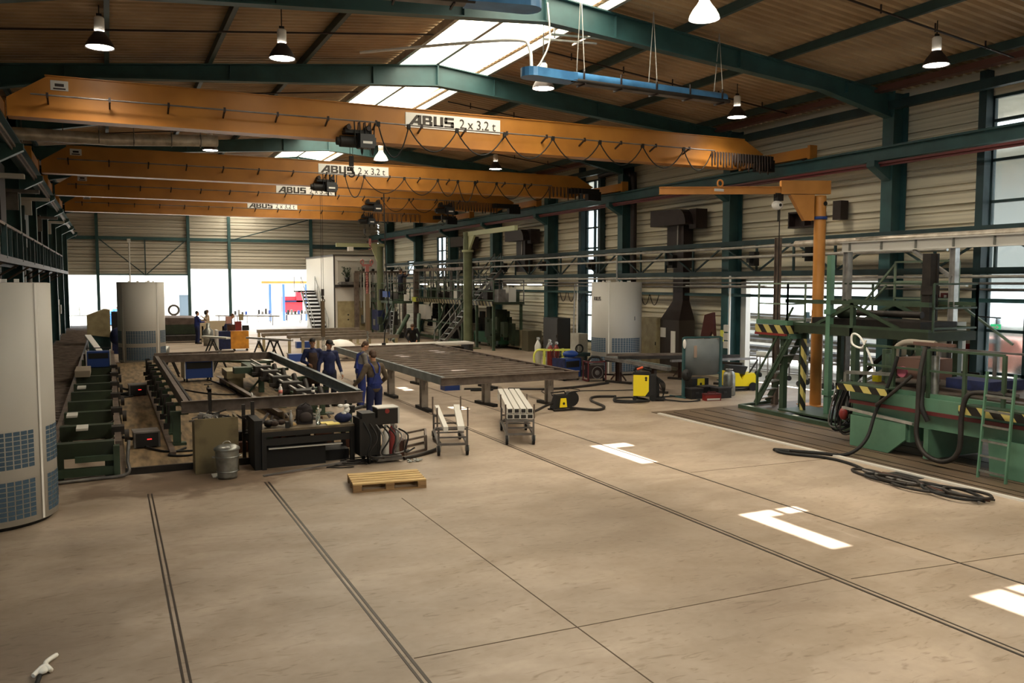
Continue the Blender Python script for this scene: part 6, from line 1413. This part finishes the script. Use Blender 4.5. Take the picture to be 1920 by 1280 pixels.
for i, (a, b, m_) in enumerate((((3.9, 41.3, .88), (4.8, 39.6, .88), WHSTEEL), ((5.6, 39.6, .88), (7.1, 36.9, .88), LSTEEL), ((5.2, 44.2, .88), (5.5, 45.3, .88), LSTEEL), ((1.4, 32.1, .86), (4.1, 32.3, .86), RAW), ((3.6, 35, .3), (5.5, 33.5, .3), GRND), ((4.8, 36.4, .3), (5.7, 33.6, .3), WHSTEEL), ((5.2, 36.5, .3), (6.1, 33.8, .3), GRN2))):
    tag(MB().bar(a, b, .22 if i in (0, 4, 5, 6) else .12, .08).build('steel_profile', m_), ['pale board on the sawhorse left of the orange box', 'bright profile slanting across the right sawhorses', 'bright profile behind the orange box', 'brown profile across the sawhorses behind the frame', 'dark green beam low behind the steel frame', 'pale plank low behind the steel frame', 'olive plank low behind the steel frame'][i], 'steel profile')
t = thing('orange_cabinet', 'orange cabinet on wheels with dark blue side in the far work area', 'cabinet', (5.75, 43.4, 0))
MB().box(5.35, 6.2, 43.2, 43.9, .12, .98).build('orange_front', AMBER, t, True); MB().box(4.75, 5.35, 43.2, 43.9, .12, .98).build('blue_side', NAVY, t, True); MB().box(4.68, 4.78, 43.15, 43.95, .1, 1.05).build('white_edge', PANEL, t, True)
for x in (4.85, 5.5, 6.1): MB().tube((x, 43.15, .06), (x, 43.22, .06), .06, 10).build('wheel', BLACK, t, True)
for i, (x, z0, w_, h, m_) in enumerate(((5.4, 1.0, .35, .3, BROWN), (5.75, 1.0, .3, .45, RED), (6.1, 1.0, .3, .25, BLACKP), (5.3, 1.35, .25, .35, mat('pink_box', '#b98d84', .7)), (5.9, 1.5, .2, .3, BEIGE))): tag(MB().box(x - w_/2, x + w_/2, 43.4, 43.7, z0, z0 + h).build('carton', m_), 'small %s box piled on the orange cabinet' % ['brown', 'red', 'black', 'pink', 'beige'][i], 'box')
tag(MB().box(4.6, 6.0, 50.5, 50.6, .2, 1.2).box(4.7, 4.8, 50.5, 50.9, 0, .9).box(5.8, 5.9, 50.5, 50.9, 0, .9).build('sheet_board', mat('board_beige', '#b8aa90', .7)), 'large beige board standing behind the orange cabinet', 'board')
tag(MB().lathe([(0, 0), (.25, 0), (.27, .8), (.1, .95), (.1, 1.2), (0, 1.2)], c=(4.75, 47.6, 0), n=16).build('milk_can_bin', GALV), 'grey metal can standing before the beige board', 'can')
tag(MB().lathe([(0, 0), (.2, 0), (.24, .5), (0, .5)], c=(2.2, 41.0, 0), n=16).build('metal_bucket', GALV), 'grey metal bucket right behind the second pale tower', 'bucket')
t = thing('sheet_stack', 'brown sheet covered stack on dark machine behind the second tower', 'machine', (4, 53, 0))
MB().box(2.4, 5.2, 52.0, 55.5, .4, .95).build('stack_body', GRND, t, True); MB().prism([(2.3, .95), (5.4, .95), (4.7, 1.3), (2.8, 1.35)], 'y', 52, 56).build('brown_cover', mat('brown_cover', '#6b5a52', .7, 0, '#51433c', 3), t, True); MB().box(2.4, 4.5, 50.5, 51.2, .1, .4).build('dark_foot', RAWD, t, True); MB().box(2.5, 5.0, 52.2, 55.3, 0, .4).build('dark_base', RAWD, t, True)
tag(MB().path([(3.75 + .3*math.cos(a), 58, 1.6 + .3*math.sin(a)) for a in [2*PI*k/16 for k in range(16)]], .07, 8, closed=True).bar((3.75, 58, 0), (3.75, 58, 1.3), .06).build('cable_ring', STEEL), 'grey cable ring on a stand before the bright doorway', 'cable ring')
tag(MB().box(-.2, 1.1, 50, 50.1, 0, .7).box(-.1, 1.0, 50, 52, .65, .7).build('white_bench', PANEL), 'white bench between the console and the second tower', 'bench')
tag(MB().ell((.35, 44.2, .8), .35, .4, .45, 12, 8).box(.1, .6, 44, 44.5, 0, .5).build('blue_covered_machine', NAVY), 'dark blue covered lump left of the second tower', 'machine')

# ---- things in the neighbouring bright hall
t = thing('lifting_gantry', 'blue posted gantry with orange top beam in the bright hall', 'gantry', (13.5, 75, 0))
for x in (12.6, 13.75, 15.7): MB().bar((x, 75, 0), (x, 75, 3.2), .2).build('blue_post', mat('pale_blue_post', '#3e63a8', .5), t, True)
MB().bar((11.9, 75, 3.35), (16, 75, 3.35), .15, .2).build('orange_beam', ORANGE, t, True)
t = thing('red_machine', 'red machine behind the blue posts in the bright hall', 'machine', (14.7, 76, 0))
MB().box(14.0, 15.6, 76, 77.5, .7, 2.1).box(15.0, 15.7, 75.8, 76.4, 1.6, 2.6).build('red_body', mat('bright_red', '#c02838', .5), t, True); MB().box(13.9, 15.8, 75.8, 76, 1.6, 1.75).box(14.1, 14.2, 75.9, 76.1, 0, .7).box(15.4, 15.5, 75.9, 76.1, 0, .7).build('dark_blue_rail', NAVY, t, True)
for i, (x, y) in enumerate(((11.6, 72), (13.6, 70), (15.0, 71.5), (9.6, 71))):
    t = thing('work_stand', 'small cluttered work stand in the bright hall, ' + ['under the orange beam', 'nearest the container', 'before the red machine', 'leftmost'][i], 'table', (x, y, 0), 0, 'work stands in the bright hall')
    MB().box(-.6, .6, -.3, .3, .7, .76).bar((-.5, 0, 0), (-.5, 0, .7), .06).bar((.5, 0, 0), (.5, 0, .7), .06).bar((-.5, 0, .15), (.5, 0, .15), .05).build('stand_frame', STEEL, t)
    for k in range(4): MB().box(-.5 + .28*k, -.35 + .28*k, -.15, .1, .76, .95 + .25*random.random()).build('clutter_block', [BLACKP, STEEL, RAWD, BLUE][k], t)
for i, (x, y, l) in enumerate(((9.0, 68.5, 3.4), (7.6, 70, 2.0))): tag(MB().bar((x, y, .75), (x + l*.9, y - 1.0, .72), .4, .12).bar((x + .2, y, 0), (x + .2, y, .7), .08).bar((x + l*.75, y - .8, 0), (x + l*.75, y - .8, .7), .08).build('profile_bundle', STEEL), ['bundle of grey profiles on stands in the bright hall', 'shorter profile bundle left of the other in the bright hall'][i], 'profiles')
for i, (x, y) in enumerate(((-2.0, 72), (-.6, 70), (.9, 73))): tag(MB().box(x - .7, x + .7, y - .4, y + .4, .8, .9).bar((x - .6, y, 0), (x - .6, y, .8), .08).bar((x + .6, y, 0), (x + .6, y, .8), .08).bar((x, y, .9), (x, y, 1.5), .08).build('far_bench', GALV), ['bright bench at the far left by the wall end', 'second bright bench at the far left', 'bright bench with blue worker at the far left'][i], 'bench')

# ---- beyond the right doorway : racks and small trolleys
for i, (x, y0, y1) in enumerate(((23.0, 16.5, 30), (24.6, 17, 32))):
    t = thing('profile_storage_rack', 'rack of long dark profiles seen through the right doorway, ' + ['front one', 'rear one'][i], 'rack', (x, 22, 0))
    for k in range(5): MB().bar((x, y0 + k*(y1 - y0)/4, 0), (x, y0 + k*(y1 - y0)/4, 2.3), .14).build('rack_post', TEALD, t, True)
    for z in (.6, 1.05, 1.5, 1.95):
        for k in range(3): MB().bar((x - .3 + .2*k, y0, z + .08), (x - .3 + .2*k, y1, z + .08), .16, .12).build('stored_profile', [STEEL, mat('blue_grey_profile', '#59626a', .5, .3), RAWD][k], t, True)
for i, (x, y) in enumerate(((20.9, 24.2), (20.7, 22.9), (20.9, 21.6), (20.6, 20.4), (20.9, 19.3))):
    t = thing('small_trolley', 'small dark trolley table just beyond the right doorway, %s from the left' % ['first', 'second', 'third', 'fourth', 'fifth'][i], 'trolley', (x, y, 0), .1*i, 'small trolleys beyond the right doorway')
    f = MB().box(-.3, .3, -.45, .45, .78, .84)
    for sx in (-.27, .27):
        for sy in (-.42, .42): f.bar((sx, sy, .16), (sx, sy, .95), .035)
    f.bar((-.27, -.42, .3), (-.27, .42, .3), .03).bar((.27, -.42, .3), (.27, .42, .3), .03)
    f.build('trolley_frame', STEEL, t)
    for sx in (-.27, .27):
        for sy in (-.42, .42): MB().tube((sx - .02, sy, .09), (sx + .02, sy, .09), .09, 14).build('wheel', BLACK, t)
    MB().box(-.28, .0, -.35, .1, .84, .98).build('load', [WHITE, PANEL, STEEL, BLACKP, WHITE][i], t)
t = thing('yard_vehicle', 'blurry red and grey vehicle seen through the right window', 'vehicle', (27.5, 18, 0))
MB().box(26.5, 28.2, 17.0, 20.0, .4, 1.0).prism([(17.4, 1.0), (19.8, 1.0), (19.3, 1.5), (17.8, 1.5)], 'x', 26.7, 28.0).build('vehicle_body', mat('pale_red_car', '#9b6a60', .4), t, True)
for y in (17.3, 19.7): MB().tube((26.45, y, .38), (26.6, y, .38), .38, 18).build('wheel', BLACK, t, True)

# ================================================================ PEOPLE
def remesh(o, vx, sm=3):
    r = o.modifiers.new('Remesh', 'REMESH'); r.mode = 'VOXEL'; r.voxel_size = vx; r.use_smooth_shade = True
    s = o.modifiers.new('Smooth', 'SMOOTH'); s.iterations = sm; s.factor = .5
def person(loc, rot, label, H=1.78, lean=0, arms=None, shirt=NAVY, trousers=NAVYD, hair=HAIRB, cap=None, apron=None, bib=None, gloves=False, bare_forearm=False, head_turn=0, head_down=0, fine=True, step=.0, mask=False):
    t = thing('person', label, 'person', loc, R(rot)); t.scale = (H/1.78,)*3
    hip = Vector((0, 0, .95)); M_ = Matrix.Rotation(-R(lean), 3, 'X')       # lean forwards, figure faces +Y
    def T(x, y, z): return hip + M_ @ Vector((x, y, z - .95))
    neck = T(0, -.01, 1.5); chest = T(0, .0, 1.3); HC = T(0, .025, 1.665)
    HR = M_ @ Matrix.Rotation(-R(head_turn), 3, 'Z') @ Matrix.Rotation(-R(head_down), 3, 'X')
    def Hh(x, y, z): return HC + HR @ Vector((x, y, z))
    sh = {s: T(s*.185, -.01, 1.44) for s in (-1, 1)}
    arms = arms or {}
    el = {}; wr = {}
    for s in (-1, 1):
        e, w_ = arms.get(s, ((s*.25, -.03, 1.13), (s*.27, .06, .88)))
        el[s] = T(*e); wr[s] = T(*w_)
    kn = {s: Vector((s*.11, .03 + step*s, .5)) for s in (-1, 1)}; an = {s: Vector((s*.12, -.02 + step*s*1.6, .09)) for s in (-1, 1)}; hp = {s: Vector((s*.095, 0, .92)) for s in (-1, 1)}
    # --- body (skin)
    b = MB()
    b.ell(Hh(0, -.01, .03), .075, .093, .1, 16, 12, HR).ell(Hh(0, .02, -.045), .056, .07, .075, 14, 10, HR)
    b.ell(Hh(0, .095, -.012), .014, .02, .025, 8, 6, HR).ell(Hh(0, .085, -.052), .024, .012, .009, 8, 6, HR).ell(Hh(0, .075, .03), .055, .02, .012, 8, 6, HR).ell(Hh(0, .068, -.095), .025, .02, .018, 8, 6, HR)
    for s in (-1, 1): b.ell(Hh(s*.077, -.01, -.005), .01, .02, .032, 8, 6, HR)
    b.cap(neck - Vector((0, 0, .03)), Hh(0, -.015, -.05), .058, .052)
    b.cap(T(0, 0, 1.02), T(0, 0, 1.2), .12, .115, 14).cap(T(0, 0, 1.2), T(0, .01, 1.34), .115, .12, 14)
    for s in (-1, 1):
        b.cap(T(0, 0, 1.41), sh[s], .055, .05).cap(sh[s], el[s], .05, .04).cap(el[s], wr[s], .039, .027)
        b.cap(hp[s], kn[s], .09, .06).cap(kn[s], an[s], .055, .04).cap(an[s], an[s] + Vector((0, .16, -.045)), .04, .035)
        # hand
        d = (wr[s] - el[s]).normalized(); side = d.cross(M_ @ Vector((s, 0, .15))).normalized(); inn = side.cross(d).normalized()
        pc = wr[s] + d*.05
        b.cap(wr[s], pc + d*.035, .026, .03)
        curl = (M_ @ Vector((-s*.3, .15, -.9))); curl = (curl - d*curl.dot(d)).normalized() if (curl - d*curl.dot(d)).length > .1 else inn
        for k in range(4):
            base = pc + side*(-.028 + .0185*k) + d*.035; L = [.034, .042, .039, .03][k]
            p1 = base + d*L + curl*.006; p2 = p1 + (d*.6 + curl*.7).normalized()*L*.75; p3 = p2 + (d*.1 + curl).normalized()*L*.5
            b.cap(base, p1, .0098, .009, 8).cap(p1, p2, .009, .0085, 8).cap(p2, p3, .0085, .0075, 8)
        th0 = wr[s] + d*.03 + side*.026; th1 = th0 + (side*.7 + d*.6 + curl*.4).normalized()*.038; th2 = th1 + (side*.15 + d*.8 + curl*.6).normalized()*.03
        b.cap(th0, th1, .012, .011, 8).cap(th1, th2, .011, .009, 8)
    ob = b.build('body', SKIN, t); remesh(ob, .007 if fine else .012, 1)
    # --- eyes
    for s in (-1, 1): MB().ell(Hh(s*.03, .082, .012), .011, .008, .008, 8, 6, HR).build('eye', HAIRD, t)
    # --- trousers / overall legs
    c = MB().ell(hip + Vector((0, -.01, 0)), .165, .125, .13, 16, 10)
    for s in (-1, 1): c.cap(hp[s], kn[s], .107, .083, 14).cap(kn[s], an[s] + Vector((0, 0, .02)), .081, .073, 14)
    c.cap(hip, T(0, 0, 1.06), .14, .135, 14)
    o = c.build('trousers', trousers, t); remesh(o, .012 if fine else .02, 2)
    # --- shirt
    c = MB().cap(T(0, 0, .97), T(0, 0, 1.15), .155, .15, 16).cap(T(0, 0, 1.15), T(0, .01, 1.34), .143, .15, 16)
    c.ell(T(.06, .0, 1.3), .12, .115, .16, 14, 10).ell(T(-.06, .0, 1.3), .12, .115, .16, 14, 10)
    for s in (-1, 1):
        c.cap(T(0, -.01, 1.41), sh[s], .085, .075).cap(sh[s], el[s], .069, .058)
        if not bare_forearm: c.cap(el[s], el[s].lerp(wr[s], .93), .056, .042)
    c.cap(T(0, -.01, 1.42), T(0, -.01, 1.515), .095, .066)
    c.ell(T(0, -.03, 1.36), .15, .11, .12, 14, 10)
    o = c.build('shirt', shirt, t); remesh(o, .011 if fine else .02, 2)
    if bib:
        c = MB().cap(T(0, 0, 1.0), T(0, 0, 1.12), .165, .16, 16)
        o = c.build('overall_waist', bib, t); remesh(o, .013, 2)
        c = MB(); 
        c.prism([(-.11, 1.08), (.11, 1.08), (.09, 1.32), (-.09, 1.32)], 'y', .1, .172)
        c.prism([(-.13, 1.05), (.13, 1.05), (.04, 1.28), (-.04, 1.28)], 'y', -.175, -.1)
        c.v = [tuple(T(*v)) for v in c.v]
        for s in (-1, 1):
            c.path([T(s*.05, -.155, 1.26), T(s*.085, -.14, 1.42), T(s*.1, -.03, 1.51), T(s*.1, .07, 1.46), T(s*.08, .13, 1.31)], .02, 8)
        o = c.build('bib_and_straps', bib, t)
    if apron:
        c = MB(); n = 10; vs = []
        for z, rad, yo in ((.52, .19, .02), (.8, .18, .02), (1.05, .165, 0), (1.25, .16, 0), (1.4, .14, .0)):
            sp = 70 if z < 1.2 else 42
            for off in (0, .012):
                for k in range(n + 1):
                    a = R(-sp + 2*sp*k/n); x = (rad + off)*math.sin(a)*1.08; y = (rad + off)*math.cos(a) + yo
                    v = T(x, y, z) if z > .95 else Vector((x, y, z)); vs.append(v)
        q = n + 1; fs = []
        for r_ in range(4):
            for k in range(n):
                o1 = r_*2*q; o2 = (r_+1)*2*q
                fs += [(o1 + k, o2 + k, o2 + k + 1, o1 + k + 1), (o1 + q + k, o1 + q + k + 1, o2 + q + k + 1, o2 + q + k)]
            for k in (0, n): fs.append((r_*2*q + k, r_*2*q + q + k, (r_+1)*2*q + q + k, (r_+1)*2*q + k))
        fs += [(k, k + 1, q + k + 1, q + k) for k in range(n)] + [(8*q + k, 8*q + q + k, 8*q + q + k + 1, 8*q + k + 1) for k in range(n)]
        c.add(vs, fs, True); c.build('apron', apron, t)
    for s in (-1, 1):
        p = an[s]; o = MB().cap(p + Vector((0, -.02, -.02)), p + Vector((0, .17, -.045)), .062, .045).box(p.x - .045, p.x + .045, p.y - .07, p.y + .2, 0, .03).build('shoe', BLACKP, t)
    if gloves:
        for s in (-1, 1):
            d = (wr[s] - el[s]).normalized(); o = MB().cap(wr[s] - d*.04, wr[s] + d*.03, .042, .04).build('glove_cuff', PANEL, t)
    # --- hair / cap
    h = MB().ell(Hh(0, -.03, .055), .083, .092, .092, 16, 12, HR).ell(Hh(0, -.06, -.0), .074, .055, .07, 12, 8, HR)
    o = h.build('hair', hair, t); remesh(o, .008, 1)
    if cap:
        c = MB().ell(Hh(0, -.01, .075), .088, .104, .075, 18, 10, HR)
        pts = [(-.07, .06), (-.06, .13), (-.03, .165), (.03, .165), (.06, .13), (.07, .06)]
        vs = [Hh(x, y, .062) for x, y in pts] + [Hh(x, y, .074) for x, y in pts]
        c.add(vs, [(5,4,3,2,1,0), (6,7,8,9,10,11)] + [(i, (i+1) % 6, 6 + (i+1) % 6, 6 + i) for i in range(6)])
        c.build('cap', cap, t)
    if mask:
        MB().ell(Hh(0, .06, -.02), .11, .09, .14, 12, 8, HR).build('welding_mask', BLACKP, t)
    return t
# figure faces +Y at rot 0 ; rot 180 faces the camera side
person((5.2, 24.1, 0), 172, 'man in cap, blue jacket and long brown leather apron, hand at his stomach', apron=BROWNC, cap=HAIRD, shirt=NAVY,
       arms={-1: ((-.27, -.02, 1.15), (-.2, .2, 1.12)), 1: ((.29, -.04, 1.16), (.12, .21, 1.08))}, head_turn=-8)
person((5.4, 22.95, 0), 188, 'man in black cap and dark blue work suit looking down, arms hanging', cap=HAIRD, shirt=NAVY, trousers=NAVYD, gloves=True, H=1.8, head_turn=-20, head_down=22,
       arms={-1: ((-.28, -.03, 1.14), (-.33, .06, .88)), 1: ((.28, -.03, 1.14), (.33, .05, .88))})
person((6.1, 22.3, 0), -92, 'man in grey T-shirt and blue bib overall working at the slatted frame', shirt=GREYC, trousers=ROYAL, bib=ROYAL, bare_forearm=True, lean=8, head_down=30,
       arms={-1: ((-.24, .08, 1.16), (-.12, .36, 1.12)), 1: ((.24, .08, 1.16), (.12, .36, 1.12))})
person((5.5, 18.95, 0), 12, 'man seen from behind in brown sweatshirt and blue overall by the frame corner', shirt=OLIVEC, trousers=mat('dark_blue_overall', '#151e46', .85), bib=ROYAL, H=1.8, head_down=22, lean=4, gloves=True,
       arms={-1: ((-.34, .0, 1.18), (-.42, .22, 1.0)), 1: ((.33, .02, 1.16), (.22, .22, .98))})
person((12.3, 36.2, 0), 160, 'man in black clothes bending over the white topped table', shirt=DARKC, trousers=DARKC, hair=HAIRB, lean=48, head_down=20, fine=False,
       arms={-1: ((-.3, .15, 1.2), (-.2, .42, 1.2)), 1: ((.3, .15, 1.2), (.15, .42, 1.15))})
person((15.35, 47.3, 2.3), -70, 'man in dark clothes standing on the raised assembly station reaching up', shirt=NAVYD, trousers=DARKC, fine=False,
       arms={-1: ((-.26, .2, 1.4), (-.2, .4, 1.55)), 1: ((.26, .2, 1.4), (.2, .4, 1.5))})
person((4.35, 49.2, 0), -75, 'dark haired man in blue shirt working far back beside the one in beige', shirt=ROYAL, trousers=NAVY, hair=HAIRD, fine=False,
       arms={-1: ((-.26, .1, 1.2), (-.15, .35, 1.2)), 1: ((.26, .1, 1.2), (.15, .35, 1.2))})
person((5.07, 51.2, 0), 100, 'person in beige coat with dark welding mask far back', shirt=TANC, trousers=DARKC, hair=HAIRB, mask=True, fine=False,
       arms={-1: ((-.26, .1, 1.25), (-.15, .3, 1.4)), 1: ((.26, .1, 1.2), (.15, .35, 1.2))})
person((5.55, 46.6, 0), -100, 'person in blue bending over behind the orange cabinet', shirt=NAVY, trousers=NAVYD, lean=25, fine=False,
       arms={-1: ((-.26, .1, 1.2), (-.15, .35, 1.2)), 1: ((.26, .1, 1.2), (.15, .35, 1.2))})
person((.1, 72.3, 0), -60, 'person in bright blue bending over a bench far away in the bright hall', shirt=mat('bright_blue_cloth', '#2f6fb5', .8), trousers=mat('bright_blue_cloth', '#2f6fb5', .8), lean=55, fine=False,
       arms={-1: ((-.26, .1, 1.2), (-.15, .35, 1.2)), 1: ((.26, .1, 1.2), (.15, .35, 1.2))})

# ================================================================ SMALL THINGS ON THE WALLS AND THE CONVEYOR
t = thing('hanging_jacket', 'dark red jacket hanging on the teal column left of the right doorway', 'jacket', (18.6, 23.6, 1.9))
MB().prism([(23.3, 2.35), (23.75, 2.25), (23.95, 1.5), (23.6, 1.35), (23.35, 1.7), (23.2, 1.5)], 'x', 18.75, 18.85).build('jacket_cloth', mat('maroon_cloth', '#4a2420', .9), t, True)
tag(MB().box(18.88, 18.92, 22.9, 23.05, 1.35, 1.75).build('warning_plate', YELG), 'small yellow plate on the teal column left of the right doorway', 'plate')
for i in range(3): tag(MB().box(18.85, 18.95, 22.62, 22.85, 1.15 + .28*i, 1.38 + .28*i).build('socket_box', PANEL), 'pale socket box on the doorway column, %s of the three' % ['lowest', 'middle', 'topmost'][i], 'socket box')
tag(MB().tube((18.85, 22.55, .1), (18.85, 22.55, 3.6), .035, 8).build('wall_pipe', WHITE), 'white vertical pipe on the doorway column', 'pipe')
for i, (y, b, r) in enumerate(((33.3, 33.1, .035), (33.05, 32.75, .03))): tag(MB().tube((19.0, y, 3.3), (18.8, b, .05), r, 8).build('leaning_pipe', [LSTEEL, WHITE][i]), ['grey pipe leaning before the mid wall window', 'white pipe leaning before the mid wall window'][i], 'pipe')
tag(MB().path(smooth([(19.25, 29.0, 0), (19.25, 29.0, 7.0), (19.25, 29.2, 7.7), (19.25, 29.9, 7.95), (19.25, 31.6, 7.95)], 5), .13, 12).build('exhaust_pipe', DARKM), 'dark vertical exhaust pipe with a bend on the column beside the mid window', 'pipe')
for i, (y, z) in enumerate(((25.3, 3.9), (31, 3.9), (35.5, 3.9), (39.8, 3.9), (21.0, 3.9), (18.6, 4.0))): tag(MB().box(18.5, 18.7, y, y + .25, z, z + .45).box(18.35, 18.5, y + .05, y + .2, z + .1, z + .25).build('pipe_valve', BLACKP), 'dark valve block on the right wall pipes, %s' % ['above the extraction hood', 'right of the mid window', 'left of the mid window', 'before the farther duct', 'above the right doorway', 'behind the orange pillar'][i], 'valve')
t = thing('leaning_plank', 'white plank leaning on the green transfer table behind the blue machine', 'plank', (-.4, 32, .6))
MB().bar((-.1, 31.2, .75), (-.7, 33.6, 1.5), .2, .05).build('plank', WHITE, t, True)
tag(MB().lathe([(0, 0), (.16, 0), (.2, .35), (0, .35)], c=(-.62, 31.8, .62), n=14).build('brown_pot', BROWN), 'brown pot beside the blue machine on the transfer table', 'pot')
tag(MB().box(-.95, -.55, 27.6, 29.2, .62, .8).build('timber_block', mat('grey_timber', '#8e8272', .7)), 'grey timber block on the left edge of the transfer table', 'timber')
tag(MB().bar((2.35, 15.05, .02), (3.9, 15.35, .06), .03).build('thin_rod', STEEL), 'thin steel rod lying on the floor before the bench', 'rod')

t = thing('tool_heap', 'dark heap of tools and boxes filling the space under the front beam of the frame', 'tools', (3.0, 16.9, .09))
for i in range(26):
    x = 2.2 + 2.1*random.random(); y = 16.5 + .9*random.random(); z = .09; s = .08 + .12*random.random()
    MB().box(x - s, x + s, y - s*.7, y + s*.7, z, z + .15 + .45*random.random()).build('dark_box', [BLACKP, RAWD, BROWN, GRND][i % 4], t, True)
for i in range(14):
    x = 2.3 + 1.9*random.random(); y = 16.6 + .6*random.random()
    MB().bar((x, y, .6 + .2*random.random()), (x + random.uniform(-.3, .3), y + random.uniform(-.2, .2), .65 + .2*random.random()), .035).build('tool_bar', [STEEL, RAWD, LSTEEL][i % 3], t, True)
